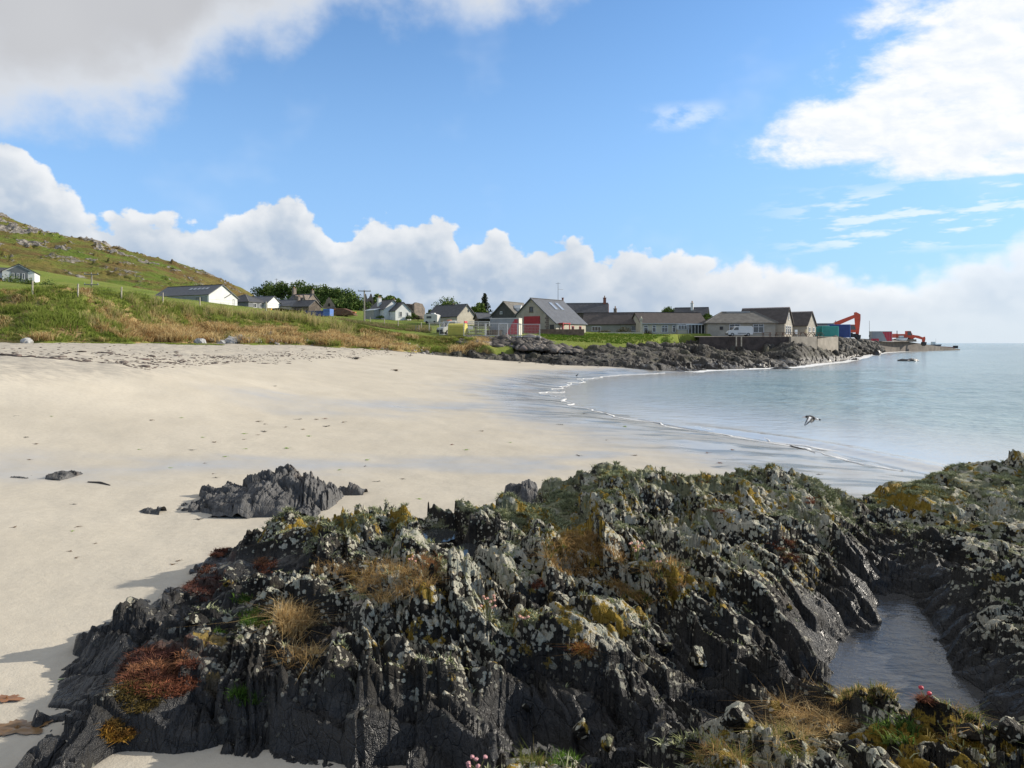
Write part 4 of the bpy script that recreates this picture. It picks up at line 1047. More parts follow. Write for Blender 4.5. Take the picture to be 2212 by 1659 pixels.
# ================================================================ GRASSES ON THE DUNE
m_blade = bpy.data.materials.new("marram_blades"); m_blade.use_nodes = True
t = NT(m_blade.node_tree)
p = t.principled(Base_Color=t.attr('tint')['Color'], Roughness=0.85)
p.inputs['Specular IOR Level'].default_value = 0.15
trn = t.new('ShaderNodeBsdfTranslucent'); t.put(trn.inputs[0], t.attr('tint')['Color'])
mxs = t.new('ShaderNodeMixShader'); mxs.inputs[0].default_value = 0.5
t.t.links.new(p.outputs[0], mxs.inputs[1]); t.t.links.new(trn.outputs[0], mxs.inputs[2])
t.t.links.new(mxs.outputs[0], [n_ for n_ in t.t.nodes if n_.type == 'OUTPUT_MATERIAL'][0].inputs[0])
def blades(name, centres, heights, tints, nb, width, mat, seed=0, lean=.45, spread=.25, parent=None, droop=.35):
    """tussocks of bent, tapering blades; one mesh"""
    rr = np.random.default_rng(seed)
    n = len(centres); N = n * nb
    c = np.repeat(np.asarray(centres, float), nb, 0); h = np.repeat(np.asarray(heights, float), nb) * rr.uniform(.55, 1.1, N)
    ti = np.repeat(np.asarray(tints, float), nb, 0) * rr.uniform(.75, 1.25, (N, 1))
    ang_ = rr.uniform(0, 2 * math.pi, N); rad = rr.random(N) * spread * np.repeat(np.asarray(heights, float), nb)
    base = c + np.stack([np.cos(ang_) * rad, np.sin(ang_) * rad, np.zeros(N)], 1)
    a2 = ang_ + rr.normal(0, .6, N); ln = np.abs(rr.normal(0, lean, N)) * h
    dirv = np.stack([np.cos(a2), np.sin(a2), np.zeros(N)], 1)
    mid = base + dirv * (ln * .4)[:, None] + np.array([0, 0, 1]) * (h * .62)[:, None]
    tip = base + dirv * (ln * (1 + droop))[:, None] + np.array([0, 0, 1]) * (h * (1 - droop * .5 * rr.random(N)))[:, None]
    fa = rr.uniform(0, math.pi, N)
    sd_ = np.stack([np.cos(fa), np.sin(fa), np.zeros(N)], 1) * (width / 2)
    V = np.stack([base - sd_, base + sd_, mid + sd_ * .8, mid - sd_ * .8, tip], 1).reshape(-1, 3)
    k = np.arange(N) * 5
    Fq = np.concatenate([np.stack([k, k + 1, k + 2], 1), np.stack([k, k + 2, k + 3], 1), np.stack([k + 3, k + 2, k + 4], 1)])
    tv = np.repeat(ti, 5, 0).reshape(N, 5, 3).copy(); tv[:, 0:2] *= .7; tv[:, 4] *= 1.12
    return mesh_np(name, V, Fq, mat, parent, attrs={'tint': np.clip(tv.reshape(-1, 3), 0, 1)})
def dune_points(n, cond, seed):
    rr = np.random.default_rng(seed); out = []
    while len(out) < n:
        m = 6000
        th = rr.uniform(R(-40), R(-2), m); r = rr.uniform(58, 112, m)
        x = np.sin(th) * r; y = np.cos(th) * r
        du = duneness(x[None], y[None])[0]
        z = landv(x, y); zb2 = beach_rbf(x, y)
        ok = cond(x, y, du, rr.random(m)) & (z > zb2 + .12)
        out += list(np.stack([x, y, z], 1)[ok])
    return np.array(out[:n])
G1 = np.array([.205, .285, .045]); G2 = np.array([.32, .35, .10]); S1 = np.array([.62, .44, .19]); S2 = np.array([.66, .53, .28]); B1 = np.array([.36, .215, .095])
pts = dune_points(9000, lambda x, y, du, rr: (du > .25 + .5 * rr), 11)
zone = fbm(pts[:, 0] * .13, pts[:, 1] * .16, 4, 601, .6)
low = sstep(pts[:, 2] - beach_rbf(pts[:, 0], pts[:, 1]), 3.0, .6)
mixv = np.clip(sstep(zone * 1.6 + .60 * low - .20, -.06, .22), 0, 1)[:, None]
rr1 = rng.random((len(pts), 1))
tint = (1 - mixv) * (G1 + (G2 - G1) * rr1) + mixv * np.where(rr1 > .35, S1 + (S2 - S1) * rr1, B1)
hts = .22 + .28 * rng.random(len(pts)) + .34 * sstep(fbm(pts[:, 0] * .3, pts[:, 1] * .3, 3, 603), .0, .5) + .30 * low * mixv[:, 0]
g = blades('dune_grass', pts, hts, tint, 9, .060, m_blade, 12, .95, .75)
tag(g, 'marram grass and dead straw covering the dune bank', 'grass', kind='stuff')
# big marram tussocks on the brow that one can tell apart
brow = [(345, 668, 79, 1.3), (372, 664, 82, 1.2), (404, 672, 83, 1.3), (452, 682, 86, 1.2), (488, 684, 88, 1.4), (530, 688, 90, 1.1), (565, 690, 92, 1.2), (600, 689, 93, 1.35), (632, 692, 94, 1.4), (668, 690, 95, 1.9), (690, 698, 95, 1.5), (727, 696, 97, 2.0), (742, 706, 97, 1.6), (250, 672, 72, 1.0), (300, 676, 76, 1.1), (200, 682, 68, 1.0)]
names = ['at the left end of the row', 'above the bare scar', 'above the straw-coloured slump', 'over the rabbit-worn hollow', 'in front of the low grey roofs', 'beside the small yellow sign', 'in front of the long grey roof', 'below the stone house chimneys', 'with a dark green heart', 'in front of the blue skip', 'just right of the blue skip', 'tallest, by the meadow', 'at the meadow edge', 'low, left of the white hall', 'low, below the white hall fence', 'lowest, far left']
for (u, v, y, h), nm in zip(brow, names):
    x = ux(u, y); z = land1(x, y)
    n = 26
    cs = np.stack([rng.normal(0, .55 * h, n), rng.normal(0, .45 * h, n), np.zeros(n) - .1], 1)
    cs[:, 2] = landv(cs[:, 0] + x, cs[:, 1] + y) - z - .05
    tt_ = np.where(rng.random((n, 1)) > .42, S2 * .82 + (G2 - S2) * .25, G2)
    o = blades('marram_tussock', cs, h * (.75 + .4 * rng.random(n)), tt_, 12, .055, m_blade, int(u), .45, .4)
    o.location = (x, y, z)
    tag(o, 'clump of tall marram grass on the dune brow, ' + nm, 'grass tussock', 'tall marram tussocks along the dune brow')
# green grass of the front lawn and shore edge
def region_grass(name, label, quad, n, h, tint_a, tint_b, seed, width=.05, nb=7):
    rr = np.random.default_rng(seed); P4 = [at(*q) for q in quad]
    a, b = rr.random(n), rr.random(n)
    xs = (1 - a) * (1 - b) * P4[0].x + a * (1 - b) * P4[1].x + a * b * P4[2].x + (1 - a) * b * P4[3].x
    ys = (1 - a) * (1 - b) * P4[0].y + a * (1 - b) * P4[1].y + a * b * P4[2].y + (1 - a) * b * P4[3].y
    zs = landv(xs, ys)
    k = sstep(fbm(xs * .25, ys * .25, 3, seed), -.3, .4)[:, None]
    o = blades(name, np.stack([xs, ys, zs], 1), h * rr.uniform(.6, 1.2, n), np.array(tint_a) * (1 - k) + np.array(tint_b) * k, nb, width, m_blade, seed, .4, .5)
    return tag(o, label, 'grass', kind='stuff')
region_grass('meadow_grass', 'bright green grass before the boathouse and along the far shore', [(1175, 731, 111), (1500, 729, 120), (1500, 724, 134), (1160, 722, 124)], 2600, .32, (.085, .16, .018), (.14, .19, .03), 21)
region_grass('rough_grass', 'straw and green grass of the bank running down to the far rocks', [(740, 735, 97), (1010, 742, 101), (1010, 730, 108), (740, 702, 103)], 3000, .38, (.22, .19, .06), (.14, .165, .035), 22)
region_grass('tall_meadow_grass', 'pale flowering grass of the meadow beyond the dune', [(760, 705, 108), (930, 718, 112), (930, 706, 140), (700, 698, 135)], 2600, .55, (.26, .21, .11), (.13, .17, .04), 23)
# flat salt-turf patches on the sand at the dune foot
for (u0, u1, v, y, lab) in [(330, 480, 746, 70, 'flat green patch of turf on the sand under the pale boulders'), (90, 280, 744, 64, 'flat green turf tongue on the sand below the dune on the left')]:
    n = 900; uu = rng.uniform(u0, u1, n); 
    wv_ = np.sin((uu - u0) / (u1 - u0) * math.pi)
    yy = y + rng.normal(0, .55, n) * wv_ + (uu - u0) / (u1 - u0) * 3.0
    xx = ux(uu, yy)
    zz = beach_z(xx[None], yy[None])[0]
    o = blades('salt_turf', np.stack([xx, yy, zz], 1), np.full(n, .10), G1 + (G2 - G1) * rng.random((n, 1)), 8, .07, m_blade, u0, .7, 2.2)
    tag(o, lab, 'turf')

# ================================================================ TREES AND BUSHES
def leaf_mat(name, a, b, c):
    m = bpy.data.materials.new(name); m.use_nodes = True
    t = NT(m.node_tree); P = t.pos()
    q = t.mix(t.ss(t.noise(P, .55, 4.0, 0.7), 0.36, 0.62), a, b)
    q = t.mix(t.ss(t.attr('tone')['Fac'], 0.4, 1.0, 0.0, 0.9), q, c)
    p = t.principled(Base_Color=q, Roughness=0.75)
    p.inputs['Specular IOR Level'].default_value = 0.2
    return m
m_leaf = leaf_mat('broadleaf_foliage', (.045, .080, .014), (.085, .135, .025), (.14, .18, .045))
m_leaf2 = leaf_mat('fresh_green_foliage', (.060, .105, .015), (.11, .165, .026), (.16, .20, .045))
m_needle = leaf_mat('conifer_needles', (.018, .028, .014), (.035, .045, .022), (.055, .06, .03))
m_bushbrown = leaf_mat('brownish_bush_leaves', (.055, .05, .02), (.10, .085, .035), (.14, .12, .06))
m_bark = pmat('tree_bark', (.07, .055, .045), .95, .35, 2.0, .05, 6)
def leaves_mesh(name, centres, size, mat, parent, seed):
    rr = np.random.default_rng(seed); n = len(centres)
    a = rr.normal(0, 1, (n, 3)); a /= np.linalg.norm(a, axis=1)[:, None]
    b = np.cross(a, rr.normal(0, 1, (n, 3))); b /= np.linalg.norm(b, axis=1)[:, None]
    s = (size * rr.uniform(.55, 1.25, n))[:, None]
    V = np.stack([centres - a * s * .5, centres + b * s * .32, centres + a * s * .5, centres - b * s * .32], 1).reshape(-1, 3)
    k = np.arange(n) * 4
    return mesh_np(name, V, np.stack([k, k + 1, k + 2, k + 3], 1), mat, parent, attrs={'tone': np.repeat(rr.random(n), 4)})
def broad_tree(label, base, h, cr, seed, mat, n=1500, leaf=.55, name='broadleaf_tree', group=None, trunk_h=.35, flat=.8):
    rr = np.random.default_rng(seed)
    root = empty(name, base, rr.uniform(0, 6.28), label, 'tree', group)
    mb = MB(); th = h * trunk_h
    mb.path([(0, 0, -.5), (.08 * h * .3, .02, th * .5), (0, .05, th), (.1, 0, h * .7)], [h * .035, h * .028, h * .02, h * .008], 7)
    lobes = []
    nl = 9
    for i in range(nl):
        a_ = 2 * math.pi * i / nl + rr.uniform(-.3, .3); rd = cr * rr.uniform(.25, .68) * (1 if i < 7 else .15)
        cz = rr.uniform(.42, .66) * h if i < 7 else rr.uniform(.68, .82) * h
        c = np.array([math.cos(a_) * rd, math.sin(a_) * rd, cz]); lobes.append((c, cr * rr.uniform(.34, .52)))
        mb.path([(0, 0, th * .9), tuple(c * np.array([.5, .5, .85])), tuple(c)], [h * .014, h * .009, h * .004], 5)
    mb.build('trunk', m_bark, root)
    cs = []
    for c, r_ in lobes:
        m = n // nl
        dv = rr.normal(0, 1, (m, 3)); dv /= np.linalg.norm(dv, axis=1)[:, None]
        rad = r_ * (rr.random(m) ** .35) * (1 + .25 * vnoise(dv[:, 0] * 2.2 + c[0], dv[:, 1] * 2.2 + dv[:, 2] * 1.7, seed))
        cs.append(c + dv * rad[:, None] * np.array([1, 1, flat]))
    cs = np.vstack(cs); cs = cs[cs[:, 2] > .08 * h]
    leaves_mesh('crown', cs, leaf, mat, root, seed + 1)
    return root
wood = [(578, 612, 655, 310, 'tree at the left end of the wood, half behind the hill'), (610, 611, 660, 300, 'tall tree near the left end of the wood, under the thin mast'), (645, 613, 662, 302, 'tree in the wood just right of the tall left one'), (672, 616, 664, 296, 'tree in the wood above the stone house chimneys'), (700, 621, 666, 292, 'tree in the wood behind the ruined gable'), (728, 624, 668, 288, 'tree in the wood right of the ruined gable'), (752, 630, 670, 284, 'rounded tree in the middle of the wood, left of the tall pole'), (766, 646, 682, 262, 'darker tree low at the right end of the wood'), (742, 650, 684, 262, 'low dark tree in front of the wood by the brown hull'), (718, 650, 684, 270, 'low dark tree directly right of the ruined gable'), (660, 640, 670, 285, 'bushy tree between the stone house and the wood'), (630, 645, 675, 290, 'bushy tree left of the stone house'), (690, 640, 672, 285, 'dark tree left of the ruined gable'), (815, 638, 672, 270, 'round light tree behind the white cottage chimney'), (845, 642, 674, 270, 'round light tree right behind the white cottage')]
for i, (u, vt, vb, y, lab) in enumerate(wood):
    b = at(u, vb, y); h = (vb - vt) / F * y
    broad_tree(lab, b, h * 1.10, 34 / F * y if i < 13 else 24 / F * y, 700 + i, m_leaf if i < 13 else m_leaf2, 2300, .85, group='trees of the wood behind the village', trunk_h=.25)
def one_tree(u, vt, vb, y, wpx, lab, seed, mat, leaf=.45, n=1800, th=.25, flat=.8):
    b = at(u, vb, y); return broad_tree(lab, b, (vb - vt) / F * y * 1.08, wpx / F * y * .95, seed, mat, n, leaf, trunk_h=th, flat=flat)
one_tree(968, 646, 690, 175, 42, 'broad dome-shaped green tree behind the slate-roofed white cottage', 801, m_leaf2)
one_tree(1036, 655, 692, 165, 24, 'bushy green tree in front of the conifer', 802, m_leaf2)
one_tree(1446, 667, 692, 175, 28, 'rounded bright green tree behind the long brown roof', 803, m_leaf2)
one_tree(1475, 679, 696, 172, 16, 'small green tree at the right end of the long brown roof', 804, m_leaf2)
one_tree(1527, 679, 700, 165, 16, 'leafy tree between the chimneyed house and the hotel', 805, m_leaf2)
one_tree(1100, 657, 690, 175, 12, 'dark tree between the dormered house and the boathouse', 806, m_leaf)
one_tree(893, 678, 692, 190, 11, 'small tree right of the dark stone ruin', 807, m_leaf)
one_tree(930, 668, 694, 180, 14, 'dense tree left of the dome-shaped one', 808, m_leaf)
def bush(u, v, y, wpx, hpx, lab, seed, mat, leaf=.22, n=700):
    b = at(u, v, y); rr = np.random.default_rng(seed)
    wd = wpx / F * y / 2; ht = hpx / F * y
    root = empty('bush', b, 0, lab, 'bush')
    mb = MB()
    for i in range(6):
        a_ = rr.uniform(0, 6.28); mb.path([(0, 0, -.3), (math.cos(a_) * wd * .4, math.sin(a_) * wd * .3, ht * .6)], [.05, .015], 5)
    mb.build('stems', m_bark, root)
    dv = rr.normal(0, 1, (n, 3)); dv /= np.linalg.norm(dv, axis=1)[:, None]; dv[:, 2] = np.abs(dv[:, 2])
    rad = rr.random(n) ** .4 * (1 + .35 * vnoise(dv[:, 0] * 2.5 + seed, dv[:, 1] * 2.5 + dv[:, 2] * 2, seed))
    leaves_mesh('foliage', dv * rad[:, None] * np.array([wd, wd * .7, ht]), leaf, mat, root, seed)
bush(28, 612, 180, 50, 18, 'round dark green bush before the white bungalow', 820, m_leaf, .35)
bush(104, 626, 172, 42, 22, 'spreading dark shrub right of the bungalow garden', 821, m_leaf, .35)
bush(62, 617, 176, 34, 16, 'dark shrub between the bungalow and the spreading one', 822, m_leaf, .35)
bush(8, 632, 120, 44, 14, 'strip of tall green growth at the left edge, in front of the bungalow', 823, m_leaf2, .25)
bush(1346, 723, 140, 42, 17, 'brownish rounded bush before the long brown-roofed house', 824, m_bushbrown, .25)
bush(1306, 722, 138, 34, 9, 'pale twiggy undergrowth against the boathouse wall', 825, m_bushbrown, .22)
bush(822, 687, 178, 20, 6, 'low clipped bush in front of the white cottage porch', 826, m_leaf, .2)
bush(884, 689, 180, 16, 8, 'small dark bush beside the white cottage', 827, m_leaf, .2)
bush(903, 690, 176, 22, 8, 'pale stony bush left of the white camper', 828, m_bushbrown, .2)
bush(1398, 727, 141, 26, 14, 'reddish bush by the stone pillar in front of the long house', 829, m_bushbrown, .22)
# conifer
b = at(1047, 692, 172); h = (692 - 633) / F * 172
root = empty('conifer_tree', b, 0, 'dark pointed conifer rising behind the bushy green tree', 'tree')
MB().path([(0, 0, -.4), (0, 0, h * .5), (0, 0, h)], [.18, .10, .02], 7).build('trunk', m_bark, root)
cs = []
rr = np.random.default_rng(55)
for k in range(34):
    z = h * (.18 + .8 * k / 34); L_ = (1 - k / 36) * 2.5 * rr.uniform(.6, 1.15)
    for a_ in np.linspace(0, 6.28, 6)[:-1] + rr.uniform(0, 1):
        s_ = np.linspace(.1, 1, 10)
        cs.append(np.stack([np.cos(a_) * L_ * s_, np.sin(a_) * L_ * s_, z - .28 * L_ * s_ + .14 * L_ * s_ ** 2 * 2], 1) + rr.normal(0, .08, (10, 3)))
leaves_mesh('crown', np.vstack(cs), .42, m_needle, root, 56)

# ================================================================ BUILDINGS
m_white = pmat('white_render', (.66, .66, .63), .85, .06, .8)
m_cream = pmat('cream_harling', (.47, .43, .34), .9, .12, .9, .02, 30)
m_tan = pmat('grey_tan_harling', (.37, .335, .27), .9, .14, .7, .02, 30)
m_greyclad = pmat('grey_cladding', (.14, .15, .155), .7, .1, 1.0)
m_slate = pmat('dark_slate', (.060, .062, .068), .6, .25, 1.6, .02, 12)
m_slate2 = pmat('blue_grey_slate', (.100, .106, .118), .55, .15, 1.4, .02, 12)
m_tile = pmat('brown_concrete_tile', (.082, .068, .060), .8, .2, 1.6, .02, 12)
m_tile2 = pmat('mossy_grey_tile', (.15, .138, .118), .85, .22, 1.2, .02, 12)
m_stone = pmat('pink_grey_rubble_stone', (.24, .19, .155), .95, .35, 2.2, .05, 5, col2=(.14, .12, .105))
m_stoned = pmat('dark_rubble_stone', (.10, .080, .065), .95, .35, 1.6, .05, 4)
m_frame = pmat('white_window_frame', (.70, .70, .69), .5)
m_glass = pmat('window_glass', (.035, .042, .048), .08, spec=.8)
m_trim = pmat('dark_fascia', (.035, .033, .032), .6)
m_red = pmat('red_door_paint', (.36, .020, .028), .5, .12, 1.5)
m_pot = pmat('clay_chimney_pot', (.30, .17, .09), .85)
m_brick = pmat('red_chimney_brick', (.25, .10, .075), .9, .25, 3.0)
m_pale = pmat('pale_roof_flashing', (.34, .34, .33), .6)
m_lead = pmat('skylight_glass', (.30, .33, .36), .12, spec=.8)

def win(root, face, L, W, a, z, w_, h_, bars=(1, 0), frame=None, t_=.10, name='window', inset=0.0):
    """a window proud of the wall: frame with sill and bars, pane as its child"""
    mb = MB(); fw = .09
    mb.box((0, 0, -h_ / 2), (w_ + .12, .16, fw)); mb.box((0, .02, h_ / 2), (w_, .10, fw))
    mb.box((-w_ / 2 + fw / 2, .02, 0), (fw, .10, h_ - fw - .004)); mb.box((w_ / 2 - fw / 2, .02, 0), (fw, .10, h_ - fw - .004))
    for i in range(bars[0]): mb.box((-w_ / 2 + w_ * (i + 1) / (bars[0] + 1), .03, 0), (.07, .07, h_ - fw - .01))
    for i in range(bars[1]): mb.box((0, .03, h_ / 2 - .32 * h_ - i * .3 * h_), (w_ - 2 * fw - .01, .065, .07))
    f_ = mb.build(name, frame or m_frame, root)
    if face == 'F': f_.location = (a, -W / 2 - .05 - inset, z); f_.rotation_euler = (0, 0, 0)
    if face == 'B': f_.location = (a, W / 2 + .05 + inset, z); f_.rotation_euler = (0, 0, math.pi)
    if face == 'R': f_.location = (L / 2 + .05 + inset, a, z); f_.rotation_euler = (0, 0, math.pi / 2)
    if face == 'L': f_.location = (-L / 2 - .05 - inset, a, z); f_.rotation_euler = (0, 0, -math.pi / 2)
    MB().box((0, .045, 0), (w_ - .1, .03, h_ - .1)).build('pane', m_glass, f_)
    return f_
def door(root, face, L, W, a, z0, w_, h_, mat, name='door', planks=0):
    mb = MB().box((0, 0, 0), (w_, .10, h_))
    for i in range(planks): mb.box((0, -.06, -h_ / 2 + h_ * (i + .5) / planks), (w_ - .1, .04, h_ / planks * .75))
    d_ = mb.build(name, mat, root); z = z0 + h_ / 2
    if face == 'F': d_.location = (a, -W / 2 - .03, z)
    if face == 'R': d_.location = (L / 2 + .03, a, z); d_.rotation_euler = (0, 0, math.pi / 2)
    if face == 'L': d_.location = (-L / 2 - .03, a, z); d_.rotation_euler = (0, 0, -math.pi / 2)
    return d_
def roof_slabs(root, prof, L, mat, over=.28, name='roof', th=.16):
    """one slab per sloping edge of the profile (points y,z from left eave over ridge to right eave)"""
    mb = MB()
    for i in range(len(prof) - 1):
        (y0, z0), (y1, z1) = prof[i], prof[i + 1]
        dy, dz_ = y1 - y0, z1 - z0; l = math.hypot(dy, dz_); dy /= l; dz_ /= l
        a = (y0 - dy * (over if i == 0 else 0), z0 - dz_ * (over if i == 0 else 0))
        b = (y1 + dy * (over if i == len(prof) - 2 else 0), z1 + dz_ * (over if i == len(prof) - 2 else 0))
        n_ = (-dz_, dy)
        if n_[1] < 0: n_ = (-n_[0], -n_[1])
        o0 = .012
        mb.prism([(a[0] + n_[0] * o0, a[1] + n_[1] * o0), (b[0] + n_[0] * o0, b[1] + n_[1] * o0), (b[0] + n_[0] * th, b[1] + n_[1] * th), (a[0] + n_[0] * th, a[1] + n_[1] * th)], 'x', -L / 2 - over, L / 2 + over)
    return mb.build(name, mat, root)
def chimney(roof, x, y, z0, z1, mat, pots=2, w_=.9, d_=.55, pale=False):
    mb = MB().box((x, y, (z0 + z1) / 2), (d_, w_, z1 - z0)).box((x, y, z1 + .06), (d_ + .16, w_ + .16, .12))
    c = mb.build('chimney', mat, roof)
    for i in range(pots):
        MB().tube((x, y + (i - (pots - 1) / 2) * .38, z1 + .10), (x, y + (i - (pots - 1) / 2) * .38, z1 + .60), .13, .10, 8).build('chimney_pot', m_pot, c) if False else mb
    pm = MB()
    for i in range(pots): pm.tube((x, y + (i - (pots - 1) / 2) * .38, z1 + .12), (x, y + (i - (pots - 1) / 2) * .38, z1 + .62), .14, .11, 8)
    if pots: pm.build('chimney_pots', m_pot, roof)
    return c
def house(label, u, v, y, yaw, L, W, hw, hr, wall, roof, anchor=(0, 0), prof=None, name='house', group=None, fascia=True, cat='house', ridge=None):
    """gabled building; anchor (-1..1) names the corner placed at the given spot"""
    p = at(u, v, y); c, s = math.cos(yaw), math.sin(yaw)
    ox, oy = anchor[0] * L / 2, anchor[1] * W / 2
    root = empty(name, (p.x - (c * ox - s * oy), p.y - (s * ox + c * oy), p.z), yaw, label, cat, group)
    prof = prof or [(-W / 2, hw), (0, hw + hr), (W / 2, hw)]
    poly = [(prof[0][0], -1.5)] + prof + [(prof[-1][0], -1.5)]
    MB().prism(poly, 'x', -L / 2, L / 2).build('wall', wall, root)
    rf = roof_slabs(root, prof, L, roof)
    zr = max(q[1] for q in prof); yr = [q[0] for q in prof if q[1] == zr][0]
    MB().box((0, yr, zr + .19), (L + .5, .30, .09)).build('ridge_cap', ridge or m_pale if ridge else roof, rf)
    return root, rf
def hip_roof(root, L, W, z, hr, mat, over=.4, rl=None, name='roof'):
    a, b = L / 2 + over, W / 2 + over
    r_ = (rl if rl is not None else max(.2, L - W)) / 2
    vs = [(-a, -b, z), (a, -b, z), (a, b, z), (-a, b, z), (-r_, 0, z + hr), (r_, 0, z + hr), (-a, -b, z - .14), (a, -b, z - .14), (a, b, z - .14), (-a, b, z - .14)]
    fs = [(0, 1, 5, 4), (1, 2, 5), (2, 3, 4, 5), (3, 0, 4), (6, 7, 1, 0), (7, 8, 2, 1), (8, 9, 3, 2), (9, 6, 0, 3), (9, 8, 7, 6)]
    rf = MB().add(vs, fs).build(name, mat, root)
    m = MB()
    for p0, p1 in ((4, 0), (4, 3), (5, 1), (5, 2), (4, 5)): m.tube(Vector(vs[p0]) + Vector((0, 0, .03)), Vector(vs[p1]) + Vector((0, 0, .03)), .10, .10, 5)
    m.build('hip_tiles', pmat('pale_hip_tile', (.16, .15, .135), .8), rf)
    return rf

# 1 white bungalow on the left, gable towards the beach
r_, rf = house('white bungalow with grey-clad gable high on the left below the hill', 40, 607, 190, R(116), 9, 7.2, 2.5, 1.9, m_white, m_slate, (-1, 0), name='bungalow', ridge=m_trim)
MB().prism([(-2.1, .0), (-2.1, 2.5), (-2.7, 2.62), (0, 4.15), (2.7, 2.62), (1.7, 2.5), (1.7, 0)], 'x', -4.56, -4.503).build('grey_gable_cladding', m_greyclad, r_)
for a in (-1.1, .1, 1.2): win(r_, 'L', 9, 7.2, a, 1.3, .55, 1.5, (0, 0), inset=.06)
mb = MB().box((2.0, 7.0, .5), (5, 6.8, 4.0)).build('side_wing_wall', m_white, r_)
MB().prism([(-.9, 2.5), (4.9, 2.5), (2.0, 4.0)], 'y', 3.4, 10.6).build('side_wing_roof', m_slate, r_)
fwin = win(r_, 'L', 1.0, 7.2, 7.0, 1.3, 1.2, 1.3)

# 2 white hall with long grey roof and skylights
r_, rf = house('long white hall with grey slate roof and a row of five skylights', 451, 662, 160, R(-25), 17.5, 7.6, 2.7, 2.35, m_white, m_slate2, (1, -1), name='village_hall', cat='hall', ridge=m_trim)
for k in range(5):
    sk = MB().box((0, 0, 0), (.72, .9, .10)).build('skylight', m_lead, rf)
    sl = math.atan2(2.35, 3.8)
    sk.location = (1.0 + 1.3 * k - .4, -1.6, 2.7 + 2.35 * (2.2 / 3.8) + .24); sk.rotation_euler = (sl, 0, 0)
win(r_, 'R', 17, 7.6, -2.3, 1.6, .8, 3.6, (0, 0), m_greyclad)
MB().box((0, -3.86, 1.2), (16.5, .06, 2.4)).build('grey_front_layer', pmat('grey_front', (.24, .26, .25), .7, .1), r_)  # thin grey layer over most of the white front wall
for a, w_ in ((-4.5, 4.4), (5.8, 1.8)): win(r_, 'F', 17, 7.6, a, 1.5, w_, 1.0, (3 if w_ > 3 else 1, 0), m_trim, inset=.06)
r2, rf2 = house('small white lean-to gable joined to the right end of the white hall', 500, 668, 166, R(-25), 6.0, 3.6, 2.6, 1.0, m_white, m_slate2, (1, 0), name='hall_extension', cat='hall')
win(r2, 'R', 6, 3.6, .6, 1.2, .5, 2.3, (0, 0), m_greyclad)
# 3 low dark house with hip roof
p = at(529, 672, 205); r_ = empty('bungalow', p, R(-20), 'low bungalow with dark hipped roof right of the white hall', 'house')
MB().box((0, 0, .6), (8.5, 7, 4.2)).build('wall', m_greyclad, r_)
rf = hip_roof(r_, 8.5, 7, 2.5, 2.2, m_slate, .4, .6)
win(r_, 'R', 8.5, 7, -1, 1.5, 1.4, 1.2, (1, 0)); win(r_, 'R', 8.5, 7, 1.6, 1.5, 1.1, 1.2)
r_, rf = house('low white house with plain grey roof behind the hipped bungalow', 566, 672, 210, R(-15), 8.0, 6.5, 2.3, 1.9, m_white, m_slate2, name='house')
for a in (-2.6, -.6, 1.6): win(r_, 'F', 8, 6.5, a, 1.4, 1.1, 1.0)
# 4
r_, rf = house('low shed with wide grey roof between bungalow and stone house', 622, 676, 215, R(-12), 9.5, 6.5, 1.9, 1.9, m_tan, m_slate2, name='house')
win(r_, 'F', 9.5, 6.5, -2, 1.2, 2.4, .9, (3, 0)); 
r_, rf = house('small low-roofed cottage with chimney in front of the stone house', 662, 676, 212, R(-25), 6.5, 5.5, 1.8, 1.8, m_stoned, m_slate, name='cottage')
chimney(rf, -3.0, 0, 3.0, 4.8, m_stone, 1)
# 5 stone house with three small gables
r_, rf = house('old stone house with three small front gables and tall chimneys', 655, 674, 245, R(-28), 9.0, 6.0, 3.4, 2.6, m_stone, m_slate, name='stone_house')
for k, a in enumerate((.2, 2.2, 4.1)):
    g = MB().prism([(a - .85, -1.0), (a - .85, 3.6), (a, 5.6), (a + .85, 3.6), (a + .85, -1.0)], 'y', -3.9, -1.0).build('front_gable', m_stone, r_)
    MB().box((a, -3.93, 3.0), (.5, .06, 1.2)).build('window', m_glass, g)
chimney(rf, -4.2, 0, 5.2, 8.2, m_stone, 2, 1.3, .8); chimney(rf, 4.2, 0, 5.2, 7.2, m_stone, 1, .9, .7)
# 6, 7 ruined gables
def ruin(u, v, y, wpx, hpx, lab, yaw, seed, thick=1.2):
    p = at(u, v, y); w_ = wpx / F * y / 2; h = hpx / F * y; rr = random.Random(seed)
    L_, Rr = [], []
    n = 7
    for i in range(n):
        t_ = i / (n - 1); L_.append((-w_ * (1 - t_) * 1.0 - .12 + rr.uniform(-.12, .12), h * (.28 + .72 * t_) + rr.uniform(-.15, .15)))
        Rr.append((w_ * (1 - t_) + .12 + rr.uniform(-.12, .12), h * (.28 + .72 * t_) + rr.uniform(-.15, .15)))
    poly = [(-w_, -1)] + L_ + Rr[::-1] + [(w_, -1)]
    root = empty('ruined_gable', p, yaw, lab, 'ruin')
    MB().prism(poly, 'y', 0, thick).build('wall', m_stone, root)
    MB().prism([(-w_ * .16, h * .34), (-w_ * .16, h * .50), (0, h * .60), (w_ * .16, h * .50), (w_ * .16, h * .34)], 'y', -.06, -.004).build('window_opening', pmat('dark_opening', (.015, .013, .012), 1.0), root)
    MB().box((-w_ + .3, 2.4, h * .14), (.6, 4.6, h * .30)).build('side_wall', m_stone, root)
    return root
ruin(711, 672, 255, 26, 30, 'ruined stone gable standing free before the wood', R(18), 1)
ruin(790, 672, 262, 16, 37, 'first of two tall ruined gables, just right of the tall pole', R(14), 2)
ruin(801, 668, 266, 18, 34, 'second, darker ruined gable behind the white cottage roof', R(14), 3)
